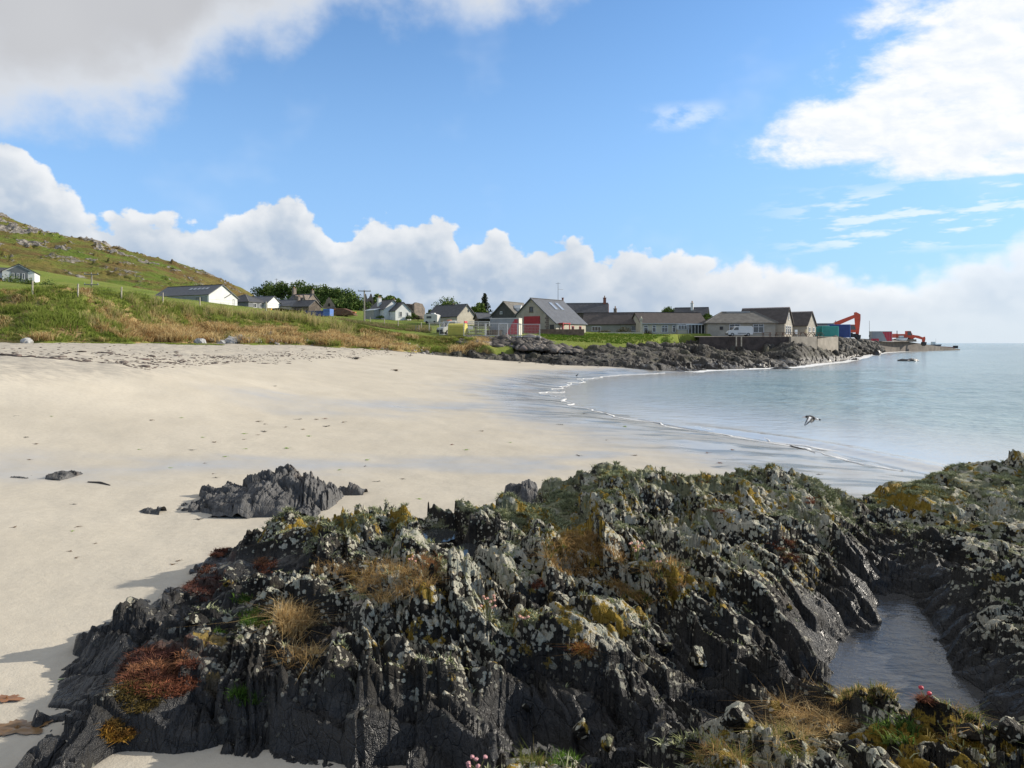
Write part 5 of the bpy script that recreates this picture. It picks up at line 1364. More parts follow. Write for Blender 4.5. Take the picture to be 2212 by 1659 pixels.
# 8 white cottage with two gables
r_, rf = house('white cottage with slate roof, tall white chimney and glazed porch', 833, 689, 184, R(-50), 7.5, 5.4, 2.3, 2.4, m_white, m_slate, (0, 0), name='cottage', ridge=m_trim)
for a in (-.9, 1.1): win(r_, 'R', 7.5, 5.4, a, 1.3, .7, 1.3, (0, 1))
chimney(rf, -.6, -1.5, 3.0, 5.3, m_white, 2, .9, .8)
pr = MB().box((-.8, -3.6, .6), (5.4, 1.7, 3.2)).build('porch', pmat('porch_boards', (.30, .30, .28), .7, .15, 3), r_)
MB().box((-.8, -3.65, 2.3), (5.7, 2.0, .12), Matrix.Rotation(R(14), 3, 'X')).build('porch_roof', pmat('porch_roof_white', (.72, .72, .70), .5), r_)
r2, rf2 = house('second white gable joined to the white cottage on its right', 858, 690, 182, R(-50), 6.0, 4.6, 2.1, 2.0, m_white, m_slate, (0, 0), name='cottage')
win(r2, 'R', 6, 4.6, -.8, 1.2, .8, 1.3, (1, 0)); win(r2, 'R', 6, 4.6, 1.2, 1.2, .6, 1.0, (0, 1))
chimney(rf2, -1.6, 0, 3.4, 4.9, m_white, 1, .6, .6)
# 9 dark stone ruin
p = at(885, 690, 200); r_ = empty('ruined_house', p, R(-35), 'roofless dark stone building behind the white cottage', 'ruin')
MB().prism([(-3.4, -1), (-3.4, 3.5), (-1.9, 4.2), (0, 4.35), (2.2, 4.2), (2.9, 3.2), (3.2, 2.3), (3.1, -1)], 'y', -2.3, 2.3).build('wall', m_stoned, r_)
MB().prism([(-2.3, -1), (-2.3, 4.2), (-1.5, 4.6), (1.0, 4.3), (2.0, 3.1), (2.3, -1)], 'x', 3.22, 3.9).build('gable_end', m_stone, r_)
# 11 slate-roofed cottage with cream gable
r_, rf = house('cream-gabled cottage with wide dark slate roof behind the fenced compound', 1008, 705, 152, R(-42), 9.6, 5.6, 2.1, 2.5, m_cream, m_slate, (1, 0), name='cottage')
MB().box((4.83, .5, 3.3), (.06, .35, .5)).build('window', m_glass, r_)
chimney(rf, -.6, 1.2, 3.3, 4.5, m_stone, 1, .5, .5)
# 12 small house between
r_, rf = house('little grey roofed hut between the cream cottage and the dormered house', 1042, 703, 150, R(20), 2.6, 3.0, 1.4, 1.1, m_stoned, m_slate2, name='hut', cat='hut')
# 13 grey house with dormers
r_, rf = house('dark slate-hung house with pale dormered side behind the storage cabin', 1088, 702, 145, R(58), 7.5, 5.9, 1.9, 2.75, pmat('slate_hung_wall', (.07, .068, .064), .75, .2, 2), m_tile2, (-1, 0), name='dormer_house')
for a in (-1.4, 1.3):
    dm = MB().prism([(a - .5, 2.2), (a - .5, 3.5), (a, 4.1), (a + .5, 3.5), (a + .5, 2.2)], 'y', -2.85, -.8).build('dormer', m_white, r_)
    MB().box((a, -2.88, 2.95), (.55, .05, .8)).build('window', m_glass, dm)
MB().box((0, -3.1, 1.0), (7.4, .24, 2.6)).build('pale_side_wall', m_cream, r_)
win(r_, 'L', 7.5, 5.9, .6, 2.5, .5, .5, (0, 0))
# 14 boathouse / station with red door
yaw = R(52)
prof = [(-3.75, 4.05 - .9), (-3.2, 3.55), (0, 6.15), (3.2, 3.55)]
W_ = 6.4
prof = [(-4.9, 1.75), (-3.2, 3.15), (0, 5.85), (3.2, 3.15)]
r_, rf = house('tan gabled boathouse with big red door and grey slate roof with two skylights', 1120, 722, 130.5, yaw, 9.2, 6.4, 3.1, 2.7, m_tan, m_slate2, (-1, 1), prof=prof, name='boathouse', cat='boathouse', ridge=m_trim)
door(r_, 'L', 9.2, 6.4, -.15, .02, 3.3, 2.95, m_red, 'garage_door', 6)
win(r_, 'L', 9.2, 6.4, 0, 4.1, .75, .85, (0, 0), m_stoned)
for k in range(9):
    MB().box((-4.64, -3.3 + (.12 if k % 2 else 0), .2 + k * .34), (.10, .5 + (.2 if k % 2 else 0), .28)).build('quoin', m_stone, r_)
door(r_, 'L', 9.2, 6.4, -4.2, .02, .8, 1.5, m_trim, 'side_door')
fw_ = MB().box((-.1, -4.96, .55), (9.0, .06, 2.35)).build('sunlit_side_wall', m_cream, r_)  # side wall lighter than the gable: direct sun put into the colour
for a in (.4, 2.7):
    wd = MB().box((a, -5.02, .75), (.62, .08, 1.25)).box((a, -5.03, .08), (.8, .12, .10)).build('window', m_red, r_); MB().box((a - .05, -5.07, .8), (.42, .03, .95)).build('pane', m_glass, wd)
pc = MB().box((-3.9, -5.9, .75), (.14, .14, 2.2)).box((-2.0, -5.9, .75), (.14, .14, 2.2)).box((-2.95, -5.45, 1.72), (2.3, 1.1, .14)).build('porch', m_red, r_)
MB().box((-2.95, -5.1, .7), (1.2, .06, 1.7)).build('door', pmat('pale_inner_door', (.35, .27, .24), .6), r_)
for a in (-.4, 1.5):
    sl = math.atan2(2.7, 3.2); sk = MB().box((0, 0, 0), (.8, 1.9, .08)).build('skylight', m_lead, rf)
    sk.location = (a, -1.55, 5.85 - 1.55 * 2.7 / 3.2 + .27); sk.rotation_euler = (sl, 0, 0)
r_.scale = (1.08, 1.08, 1.08)
MB().tube((3.6, .2, 5.4), (3.6, .2, 9.2), .045, .03, 6).tube((3.6, .2, 8.0), (5.2, .2, 8.0), .02, .02, 5).tube((3.6, -.3, 9.0), (3.6, .7, 9.0), .02, .02, 5).build('antenna_mast', m_trim, r_)
# low brick garden wall in front
def wall_run(label, pts, h, th, mat, name='garden_wall', cat='wall', cope=None):
    root = empty(name, pts[0], 0, label, cat); o = Vector(pts[0])
    for i, (a, b) in enumerate(zip(pts[:-1], pts[1:])):
        a, b = Vector(a) - o, Vector(b) - o; d_ = (b - a); l = math.hypot(d_.x, d_.y); an = math.atan2(d_.y, d_.x)
        z0 = min(a.z, b.z) - (2.6 if 'terrace' in name else .6)
        MB().box(((a.x + b.x) / 2, (a.y + b.y) / 2, (max(a.z, b.z) + h + z0) / 2), (l - .01, th, max(a.z, b.z) + h - z0), an).build('wall', mat, root)
        if cope: MB().box(((a.x + b.x) / 2, (a.y + b.y) / 2, max(a.z, b.z) + h + .05), (l - .01, th + .12, .10), an).build('coping', cope, root)
    return root
m_brown = pmat('brown_block_wall', (.19, .125, .085), .95, .25, 2.0, .03, 8)
wall_run('low brown block wall in front of the boathouse', [at(1164, 722, 121), at(1262, 722, 121)], .85, .25, m_brown)
wall_run('low tan wall before the long brown-roofed house', [at(1295, 726, 136), at(1390, 727, 134)], .75, .25, m_cream)
# 15 house behind with red brick chimney
r_, rf = house('dark slate house with red chimney behind the boathouse', 1262, 700, 172, R(-8), 11, 6.5, 2.6, 2.3, m_stoned, m_slate, (0, 0), name='house', ridge=m_pale)
chimney(rf, 4.9, 0, 4.6, 6.2, m_brick, 1, .9, .7)
chimney(rf, -5.2, 0, 4.6, 6.3, m_brick, 0, .5, .4)
MB().prism([(-3.25, 2.6), (0, 4.85), (3.25, 2.6)], 'x', 5.79, 5.9).build('red_barge_boards', m_brick, rf)
# 16 long bungalow
r_, rf = house('left wing of the long brown-roofed bungalow', 1322, 726, 146, R(-14), 12.0, 7.0, 2.45, 2.35, pmat('grey_green_harling', (.27, .265, .215), .9, .1, 1), m_tile, (0, -1), name='bungalow')
for a in (-3.2, 4.6): win(r_, 'F', 12, 7, a, 1.5, 1.9 if a < 0 else 1.4, .9, (2, 0))
door(r_, 'F', 12, 7, 4.4, .0, 1.0, 2.0, m_greyclad)
chimney(rf, 0.3, .1, 4.6, 5.7, m_stone, 1, .8, .6)
r_, rf = house('right wing of the long bungalow, cream with white windows and glazed veranda', 1386, 727, 141, R(8), 13.5, 7.6, 2.5, 2.3, m_cream, m_tile, (-1, -1), name='bungalow')
for a, w_, b_ in ((-5.9, .9, 0), (-4.2, .8, 0), (-2.0, 1.3, 1), (-.1, .7, 0)): win(r_, 'F', 13.5, 7.6, a, 1.55, w_, 1.35, (b_, 1))
bay = MB().box((1.35, -4.3, .35), (2.0, 1.0, 1.9)).build('bay_base', m_cream, r_)
bw = MB().box((1.35, -4.3, 1.85), (2.0, 1.0, .95)).build('bay_window', m_frame, r_)
for a in (.75, 1.35, 1.95): MB().box((a, -4.83, 1.85), (.46, .05, .72)).build('pane', m_glass, bw)
ve = MB()
for k in range(7): ve.box((2.6 + k * .68, -4.7, 1.05), (.10, .10, 2.5))
ve.box((4.65, -4.3, 2.38), (4.6, 1.1, .14)).box((4.65, -4.7, .2), (4.4, .08, .3))
vn = ve.build('veranda', m_frame, r_)
MB().box((4.65, -4.55, 1.3), (4.1, .05, 2.0)).build('veranda_glass', m_glass, r_)
MB().box((0, -4.05, 2.52), (13.9, .16, .14)).build('gutter', pmat('blue_grey_gutter', (.34, .40, .42), .5), r_)
# pillar
root = empty('stone_pillar', at(1385, 727, 136), 0, 'pale slender stone pillar at the corner of the long bungalow', 'pillar')
MB().box((0, 0, .2), (.75, .75, 1.0)).box((0, 0, 1.9), (.42, .42, 2.4), top=(.75, .75)).build('shaft', m_cream, root, bevel=.03)
MB().box((0, 0, 3.3), (.52, .52, .4)).tube((0, 0, 3.5), (0, 0, 3.85), .2, .08, 6).build('cap', m_cream, root)
# 17 house behind with two chimneys
r_, rf = house('dark house with twin chimneys between bungalow and hotel', 1494, 706, 172, R(-20), 7.5, 6, 2.6, 1.9, m_stoned, m_slate, name='house')
chimney(rf, .2, -.8, 3.4, 5.6, m_white, 2, .9, .6)
# 18 hotel: three roofs
p = at(1594, 727, 141); yaw = R(-9)
r_ = empty('hotel', p, yaw, 'long tan hotel with brown hipped roof behind the white van', 'hotel')
MB().box((0, 0, .4), (12.6, 8.0, 4.4)).build('wall', m_tan, r_)
rf = hip_roof(r_, 12.6, 8.0, 2.62, 2.25, m_tile2, .45, 6.2)
MB().box((0, 0, 4.86), (4.5, .5, .22)).build('ridge_vent', m_pale, rf)
for a in (-1.2, 3.2): win(r_, 'F', 12.6, 8, a, 1.55, 2.0, 1.6, (1, 1))
MB().box((-3.7, -4.05, 1.6), (.6, .1, .6)).build('vent', m_trim, r_)
for a in (-3.0, -.6): win(r_, 'R', 12.6, 8, a, 1.45, .95, 1.7, (0, 1))
r2, rf2 = house('tall gabled hotel wing with three windows and one attic window', 1695, 727, 140, R(-36), 9.0, 5.6, 2.7, 3.0, m_tan, m_tile, (1, -1), name='hotel_wing', cat='hotel', ridge=m_brick)
for a in (-1.65, -.15, 1.25): win(r2, 'R', 9, 5.6, a, 1.35, .9, 1.55, (0, 1))
win(r2, 'R', 9, 5.6, 0, 4.05, .65, 1.3, (0, 1))
r3, rf3 = house('end wing of the hotel, next to the turquoise containers', 1743, 727, 150, R(-42), 9.0, 5.4, 2.4, 2.8, m_tan, m_tile, (1, -1), name='hotel_wing', cat='hotel', ridge=m_brick)
for a in (-1.2, 1.2): win(r3, 'R', 9, 5.4, a, 1.5, .9, .9, (1, 0))
# terrace wall
m_dstone = pmat('dark_terrace_stone', (.085, .062, .050), .95, .3, 1.0, .06, 4)
m_conc = pmat('weathered_concrete', (.30, .26, .205), .9, .2, .6, .02, 10)
wall_run('dark stone terrace wall in front of the hotel', [at(1510, 741, 127), at(1600, 741, 126.5), at(1706, 741, 127)], 1.10, .5, m_dstone, 'terrace_wall')
wall_run('pale concrete section of the terrace wall', [at(1706, 742, 126.6), at(1762, 742, 131)], 1.25, .5, m_conc, 'terrace_wall')
wall_run('second pale concrete section stepping back to the pier', [at(1763, 741, 134), at(1808, 740, 142)], 1.15, .5, m_conc, 'terrace_wall')
tr = MB().add([at(1500, 727.5, 127.4), at(1604, 727.4, 127.0), at(1707, 727.4, 127.3), at(1763, 727.6, 131.4), at(1808, 727.5, 142.3), at(1830, 728, 175), at(1600, 724, 170), at(1500, 725, 150)], [(0, 1, 2, 3, 4, 5, 6, 7)]).build('terrace', pmat('terrace_gravel', (.22, .19, .155), .95, .2, 2))
tag(tr, kind='structure')
# ---------------------------------------------------------------- pier and slipway
root = empty('pier', at(1930, 757, 300), 0, 'grey concrete pier with slipway running down into the sea', 'pier')
def W2L(pv): return Vector(pv) - root.location
a = at(1866, 740, 252); z_t = vz(737.5, 262)
mb = MB()
pl = [(1872, 737.5, 258), (1900, 738, 268), (1935, 738.5, 285), (1958, 738.0, 292), (1985, 741.5, 300), (2030, 748.5, 318), (2074, 754.2, 334)]
dp = 9.0
tops = [W2L(at(*q)) for q in pl]; backs = [q + Vector((3, dp, 0)) for q in tops]
bots = [Vector((q.x, q.y, -1.5 - root.location.z)) for q in tops]; bb = [Vector((q.x, q.y, -1.5 - root.location.z)) for q in backs]
n = len(pl); vs = tops + backs + bots + bb; fs = []
for i in range(n - 1):
    fs += [(i, i + 1, n + i + 1, n + i), (i, 2 * n + i, 2 * n + i + 1, i + 1), (n + i, n + i + 1, 3 * n + i + 1, 3 * n + i)]
fs += [(0, n, 3 * n, 2 * n), (n - 1, 3 * n - 1, 4 * n - 1, 2 * n - 1)]
m_pier = pmat('tide_stained_concrete', (.125, .105, .085), .9, .35, .35, .05, 3)
mb.add(vs, fs).build('pier_wall', m_pier, root)
MB().box(W2L(at(1945, 735.5, 289)), (14, 3, 1.0), R(20)).build('parapet', m_pier, root)
jet = MB().add([W2L(at(2000, 746, 345)), W2L(at(2066, 750, 352)), W2L(at(2068, 752, 352)), W2L(at(2000, 750, 345))] + [W2L(at(2000, 746, 350)), W2L(at(2066, 750, 357)), W2L(at(2068, 752, 357)), W2L(at(2000, 750, 350))], [(0, 1, 2, 3), (7, 6, 5, 4), (0, 4, 5, 1), (1, 5, 6, 2), (2, 6, 7, 3), (3, 7, 4, 0)]).build('jetty_arm', pmat('dark_rusty_steel', (.16, .07, .06), .8, .3, .4), root)
MB().box(W2L(at(2064, 749.5, 352)), (1.6, 1.6, 1.3)).build('bollard', m_trim, root)
for u in range(1905, 1965, 12):
    q = W2L(at(u, 738, 285)); MB().tube(q, q + Vector((0, 0, 1.2)), .05, .05, 5).build('rail_post', m_pale, root)
root = empty('rock_armour', at(1850, 745, 200), 0, 'heap of tumbled boulders against the pier root', 'rocks')
pp = []; ss_ = []
for i in range(420):
    q = rng.random(); w_ = rng.random()
    y = np.interp(q, [0, .5, 1], [150, 200, 258]) + rng.normal(0, 3)
    u = 1805 + 85 * q ** .9 + rng.normal(0, 3) + 18 * q * w_
    vt_ = np.interp(q, [0, 1], [731, 740]); vb_ = np.interp(q, [0, .5, 1], [766, 764, 758])
    v = vt_ + (vb_ - vt_) * w_
    pp.append(np.array(at(u, v, y - 8 * w_)) - np.array(root.location)); ss_.append(rng.uniform(.5, 1.3))
o = scatter_stones('boulders', pp, ss_, m_frag, 17); o.parent = root; o['kind'] = 'stuff'
MB().add([at(1805, 730, 152) - root.location, at(1880, 738, 262) - root.location, at(1912, 759, 258) - root.location, at(1850, 768, 190) - root.location, at(1800, 764, 150) - root.location], [(0, 1, 2, 3, 4)]).build('core', m_shore, root)
yard = MB().add([at(1800, 730.5, 150), at(1885, 738.2, 258), at(1990, 738, 300), at(1960, 737, 320), at(1850, 731, 260), at(1790, 728, 200)], [(0, 1, 2, 3, 4, 5)]).build('pier_yard', pmat('yard_gravel', (.20, .175, .15), .95, .2, .5))
tag(yard, kind='structure')

# ================================================================ CONTAINERS, MACHINES, VEHICLES, FENCES
def container(label, u, v, y, yaw, L, W, H, mat, endmat=None, name='container', ribs=True, cat='container', white_part=None):
    root = empty(name, at(u, v, y), yaw, label, cat)
    MB().box((0, 0, H / 2), (L, W, H)).build('body', mat, root)
    if ribs:
        mb = MB(); n = int(L / .5)
        for i in range(n): mb.box((-L / 2 + (i + .5) * L / n, -W / 2 - .03, H / 2), (L / n * .5, .06, H - .3))
        mb.build('side_ribs', mat, root)
    mb = MB()
    for x in (-1, 1):
        for y_ in (-1, 1): mb.box((x * L / 2, y_ * W / 2, H / 2), (.14, .14, H + .04))
    for z in (0.06, H): mb.box((0, -W / 2, z), (L, .12, .12)); mb.box((L / 2, 0, z), (.12, W, .12))
    mb.build('corner_posts', endmat or mat, root)
    dr = MB().box((L / 2 + .04, -W / 4 - .02, H / 2), (.06, W / 2 - .1, H - .3)).box((L / 2 + .04, W / 4 + .02, H / 2), (.06, W / 2 - .1, H - .3)).build('end_doors', endmat or mat, root)
    lb = MB()
    for y_ in (-W * .36, -W * .12, W * .12, W * .36): lb.tube((L / 2 + .1, y_, .2), (L / 2 + .1, y_, H - .2), .03, .03, 5)
    lb.build('locking_bars', m_pale, dr)
    return root
m_turq = pmat('turquoise_paint', (.06, .34, .29), .5, .1, 1); m_turq2 = pmat('sunlit_turquoise', (.10, .50, .42), .5, .1, 1)  # second turquoise is a sunlit copy of the first, for one container's end
m_blue = pmat('navy_container_paint', (.030, .055, .20), .5, .1, 1); m_blue2 = pmat('lighter_blue', (.08, .17, .45), .5, .1, 1)  # second blue is lighter, for one container's end and the skip's end box
m_offw = pmat('off_white_panel', (.55, .54, .50), .6, .1, 1)
m_redp = pmat('red_panel_paint', (.48, .035, .055), .5, .1, 1)
m_greyp = pmat('grey_panel', (.30, .31, .31), .6, .08, 1)
container('turquoise container with white door frame nearest the hotel', 1772, 727, 158, R(-14), 3.2, 2.3, 2.4, m_turq, m_offw)
container('turquoise container with a bright sunlit end, in front of the blue one', 1793, 728, 156, R(-22), 3.2, 2.2, 2.3, m_turq, m_turq2)
container('dark blue shipping container with brighter blue end', 1812, 729, 163, R(-24), 4.6, 2.4, 2.9, m_blue, m_blue2)
k = container('small brown-grey cabin behind the turquoise containers', 1779, 726, 170, R(-14), 4.2, 2.4, 3.0, pmat('brown_grey_panel', (.14, .13, .12), .7), m_offw, 'site_cabin', False, 'cabin')

def cabin_redwhite(label, u, v, y, yaw, L, W, H, red_right=True, flip=False):
    root = empty('storage_cabin', at(u, v, y), yaw, label, 'cabin')
    MB().box((0, 0, H / 2), (L, W, H)).build('body', m_greyp, root)
    s = -1
    a, b = (L * .06, L * .36) if not flip else (L * .02, L * .24)
    poly = [(a, .10), (L / 2 - .06, .10), (L / 2 - .06, H - .10), (b, H - .10)] if not flip else [(L * .24, .1), (L / 2 - .06, .1), (L / 2 - .06, H - .1), (L * .02, H - .1)]
    MB().prism(poly, 'y', -W / 2 - .03, -W / 2 - .004).build('red_side_panel', m_redp, root)
    MB().box((L / 2 + .03, 0, H / 2), (.05, W - .1, H - .1)).build('sunlit_end_panel', pmat('sunlit_panel', (.62, .58, .46), .6), root)  # cabin end paler than the front: sunlight put into its colour
    MB().box((0, 0, H + .06), (L + .12, W + .12, .12)).build('roof', m_offw, root)
    mb = MB()
    for i in range(9): mb.box((-L / 2 + .2 + i * (L - .4) / 8, -W / 2 - .05, H / 2), (.05, .03, H - .2))
    mb.build('panel_ribs', m_greyp, root)
    return root
cabin_redwhite('grey storage cabin with a slanting red panel inside the wire fence', 1093, 724, 112, R(-14), 4.6, 2.2, 2.55)
cabin_redwhite('grey and red striped cabin on the pier', 1902, 737.2, 265, R(-6), 7.0, 3.0, 3.6, flip=True)
MB0 = MB().box((0, 0, .6), (2.2, 1.2, 1.0)).build('red_crate', m_redp, None, loc=at(1890, 738, 258)); tag(MB0, 'red crate on the pier before the striped cabin', 'crate')

# --- excavators
m_orange = pmat('orange_machine_paint', (.60, .080, .030), .45, .12, 1.0)
m_black = pmat('black_rubber', (.02, .02, .02), .8)
def excavator(label, u, v, y, yaw, s, boom, stick, bucket_dir=1, up=1.0):
    root = empty('excavator', at(u, v, y), yaw, label, 'excavator')
    for yy in (-1.1, 1.1):
        poly = [(-2.0, .15), (-1.7, 0), (1.7, 0), (2.0, .15), (2.1, .5), (1.8, .85), (-1.8, .85), (-2.1, .5)]
        tr_ = MB().prism([(a * s, b * s) for a, b in poly], 'y', (yy - .3) * s, (yy + .3) * s).build('track', m_black, root)
        for k_ in range(5): MB().tube((( -1.5 + k_ * .75) * s, (yy - .34) * s, .36 * s), ((-1.5 + k_ * .75) * s, (yy + .34) * s, .36 * s), .26 * s, .26 * s, 10).build('roller', m_trim, tr_)
    MB().box((0, 0, .95 * s), (2.0 * s, 1.6 * s, .2 * s)).build('turntable', m_trim, root)
    MB().prism([(a * s, b * s) for a, b in [(-2.5, 1.1), (1.3, 1.1), (1.3, 1.7), (.3, 2.1), (-2.2, 2.1), (-2.6, 1.8)]], 'y', -1.3 * s, 1.3 * s).build('engine_house', m_orange, root, bevel=.05)
    MB().prism([(a * s, b * s) for a, b in [(-2.9, 1.1), (-2.3, 1.1), (-2.3, 2.2), (-2.8, 2.1)]], 'y', -1.32 * s, 1.32 * s).build('counterweight', m_orange, root)
    cb = MB().prism([(a * s, b * s) for a, b in [(.2, 1.2), (1.5, 1.2), (1.6, 1.9), (1.2, 2.9), (.2, 2.9)]], 'y', -1.28 * s, -.25 * s).build('cab', m_orange, root)
    MB().prism([(a * s, b * s) for a, b in [(.32, 1.75), (1.45, 1.75), (1.12, 2.75), (.32, 2.75)]], 'y', -1.31 * s, -.22 * s).build('cab_glass', m_glass, cb)
    MB().tube((-1.5 * s, .5 * s, 2.1 * s), (-1.5 * s, .5 * s, 3.0 * s), .10 * s, .10 * s, 8).build('exhaust', m_trim, root)
    MB().prism([(a, b) for a, b in boom], 'y', -.02 * s, .38 * s).build('boom', m_orange, root)
    MB().prism([(a, b) for a, b in stick], 'y', .02 * s, .34 * s).build('stick', m_orange, root)
    bx, bz_ = stick[len(stick) // 2]
    ex = max(stick, key=lambda q: -q[1])
    MB().prism([(ex[0] - .55 * s, ex[1] + .3 * s), (ex[0] + .35 * s, ex[1] + .25 * s), (ex[0] + .25 * s, ex[1] - .55 * s), (ex[0] - .2 * s, ex[1] - .8 * s), (ex[0] - .65 * s, ex[1] - .4 * s)], 'y', -.35 * s, .7 * s).build('bucket', m_trim, root)
    m0 = boom[1]; m1 = boom[2]
    MB().tube(((boom[0][0] + .3), .18 * s, boom[0][1] + 1.2 * s), ((boom[2][0]), .18 * s, boom[2][1] + .25 * s), .09 * s, .09 * s, 8).build('hydraulic_ram', pmat('steel_ram', (.4, .4, .4), .3, metal=.7), root)
    return root
k = 185 / F
def rel(pts, u0, v0): return [((a - u0) * k, (v0 - b) * k) for a, b in pts]
u0, v0 = 1829, 729
excavator('big orange excavator with raised boom and hanging arm behind the blue container', u0, v0, 185, 0, 1.15,
          rel([(1795, 722), (1796, 700), (1806, 695), (1848, 679), (1853, 684), (1812, 702), (1804, 722)], u0, v0),
          rel([(1846, 675), (1850, 674), (1859, 679), (1859, 690), (1855, 726), (1850, 726), (1848, 700)], u0, v0))
k = 290 / F; u0, v0 = 1952, 738.6
excavator('smaller orange excavator working at the end of the pier', u0, v0, 294, 0, 1.55,
          rel([(1958, 733), (1962, 725), (1972, 723), (1985, 725), (1997, 730), (1996, 734), (1978, 729), (1968, 734)], u0, v0),
          rel([(1993, 729), (1999, 727), (2000, 732), (1998, 741), (1994, 741)], u0, v0))
root = empty('boat', at(1948, 735.5, 284), R(10), 'small white boat hull under the pier excavator', 'boat')
MB().prism([(-2.0, 0), (1.7, 0), (2.4, 1.1), (-2.2, 1.1)], 'y', -.7, .7).build('hull', m_white, root, bevel=.2)
MB().box((0, 0, 1.14), (4.3, 1.42, .08)).build('gunwale', m_trim, root)
MB().box((-.3, 0, 1.55), (1.5, 1.0, .75)).build('wheelhouse', m_white, root)
root = empty('boat', at(2020, 748.2, 420), 0, 'tiny white fishing boat far out beyond the slipway', 'boat')
MB().prism([(-3.0, -.2), (2.4, -.2), (3.4, 1.2), (-3.0, 1.0)], 'y', -1.0, 1.0).build('hull', pmat('dark_hull', (.08, .09, .1), .5), root)
MB().box((-1.2, 0, 1.9), (1.8, 1.5, 1.6)).build('wheelhouse', m_white, root); MB().tube((.4, 0, 1), (.4, 0, 4.6), .06, .04, 5).build('mast', m_trim, root)

# --- white van on the terrace
def van(label, u, v, y, yaw, L=4.4, H=1.85, W=1.8, mat=m_white):
    root = empty('van', at(u, v, y), yaw, label, 'van')
    b_ = [(-.5, .18), (-.5, .42), (-.47, .50), (-.42, .56), (-.33, .61), (-.22, .93), (-.14, .99), (.0, 1.0), (.46, .98), (.49, .85), (.5, .22), (.49, .16), (-.42, .14)]
    MB().prism([(a * L, z * H) for a, z in b_], 'y', -W / 2, W / 2).build('body', mat, root, bevel=.06)
    for sgn in (-1, 1):
        MB().prism([(a * L, z * H) for a, z in [(-.29, .62), (-.20, .88), (-.08, .90), (-.08, .62)]], 'y', sgn * (W / 2 + .004), sgn * (W / 2 + .02)).build('side_window', m_glass, root)
        MB().box((.06 * L, sgn * (W / 2 + .012), .30 * H), (1.5, .03, .10)).build('rubbing_strip', m_black, root)
        MB().box((-.475 * L, sgn * .62, .47 * H), (.20, .35, .14)).build('headlight', m_lead, root)
    MB().add([(-.335 * L, -.74, .63 * H), (-.335 * L, .74, .63 * H), (-.232 * L, .66, .915 * H), (-.232 * L, -.66, .915 * H)], [(0, 1, 2, 3)]).build('windscreen', m_glass, root)
    MB().box((-.5 * L, 0, .24 * H), (.16, W - .1, .22)).build('bumper', m_black, root)
    for a in (-.33, .31):
        for sgn in (-1, 1):
            wh_ = MB().tube((a * L, sgn * (W / 2 - .16), .32), (a * L, sgn * (W / 2 + .02), .32), .32, .32, 18).build('wheel', m_black, root)
            MB().tube((a * L, sgn * (W / 2 + .021), .32), (a * L, sgn * (W / 2 + .03), .32), .19, .19, 12).build('rim', m_pale, wh_)
    return root
van('white panel van parked side-on before the hotel, facing left', 1597, 726.5, 131, R(-3), 4.5, 1.85)
# --- white crew-cab truck in the compound, seen from the front quarter
root = empty('pickup_truck', at(982, 724, 114.5), R(-145), 'white flatbed truck facing the beach behind the yellow bin', 'truck')
W_ = 2.0
MB().prism([(2.6, .45), (2.75, .55), (2.7, 1.15), (2.1, 1.32), (1.5, 2.25), (.2, 2.3), (.2, .45)], 'y', -W_ / 2, W_ / 2).build('cab', m_white, root, bevel=.07)
MB().add([(2.13, -.85, 1.38), (2.13, .85, 1.38), (1.58, .75, 2.18), (1.58, -.75, 2.18)], [(0, 1, 2, 3)]).build('windscreen', m_glass, root)
for sgn in (-1, 1): MB().prism([(1.9, 1.4), (1.45, 2.15), (.45, 2.17), (.45, 1.4)], 'y', sgn * (W_ / 2 + .004), sgn * (W_ / 2 + .02)).build('side_window', m_glass, root); MB().box((2.68, sgn * .75, .95), (.12, .35, .22)).build('headlight', m_lead, root)
MB().box((2.72, 0, .62), (.16, 1.9, .45)).build('bumper', m_black, root)
MB().box((-1.4, 0, 1.0), (3.0, 2.0, .15)).box((-1.4, -.97, 1.25), (3.0, .06, .4)).box((-1.4, .97, 1.25), (3.0, .06, .4)).build('flatbed', m_greyp, root)
MB().box((.05, 0, 1.55), (.08, 1.9, 1.2)).build('headboard', m_greyp, root)
MB().tube((1.0, -.6, 2.36), (1.0, .6, 2.36), .10, .10, 8).build('beacon_bar', pmat('orange_beacon', (.7, .16, .03), .4), root)
for a in (1.8, -1.6):
    for sgn in (-1, 1):
        wh_ = MB().tube((a, sgn * .72, .42), (a, sgn * 1.0, .42), .42, .42, 16).build('wheel', m_black, root); MB().tube((a, sgn * 1.003, .42), (a, sgn * 1.015, .42), .22, .22, 10).build('rim', m_pale, wh_)
# --- yellow grit bin
m_yel = pmat('yellow_plastic', (.60, .52, .11), .5, .06, 2)
root = empty('yellow_bin', at(989, 724.5, 110.5), R(-12), 'big ribbed yellow bin with rounded lid beside the white truck', 'bin')
MB().prism([(-.9, 0), (.9, 0), (.95, 1.15), (.75, 1.65), (.35, 1.85), (-.35, 1.85), (-.75, 1.65), (-.95, 1.15)], 'x', -1.35, 1.35).build('body', m_yel, root, bevel=.05)
for i in range(4): MB().box((0, -1.0, .3 + i * .35), (2.3, .12, .10)).build('rib', m_yel, root)
MB().box((0, 0, -.02), (2.6, 1.7, .12)).build('base', m_trim, root)
root = empty('barrier', at(1006, 724, 111), R(-25), 'upright red and orange barrier between the yellow bin and the trestles', 'barrier')
MB().box((0, 0, 1.1), (.16, .9, 2.2)).build('panel', m_redp, root, bevel=.04)
MB().box((-.09, -.1, 1.2), (.04, .25, 1.9)).build('orange_stripe', pmat('orange_band', (.7, .22, .03), .5), root)
MB().box((0, 0, .05), (.6, 1.1, .1)).build('foot', m_black, root)
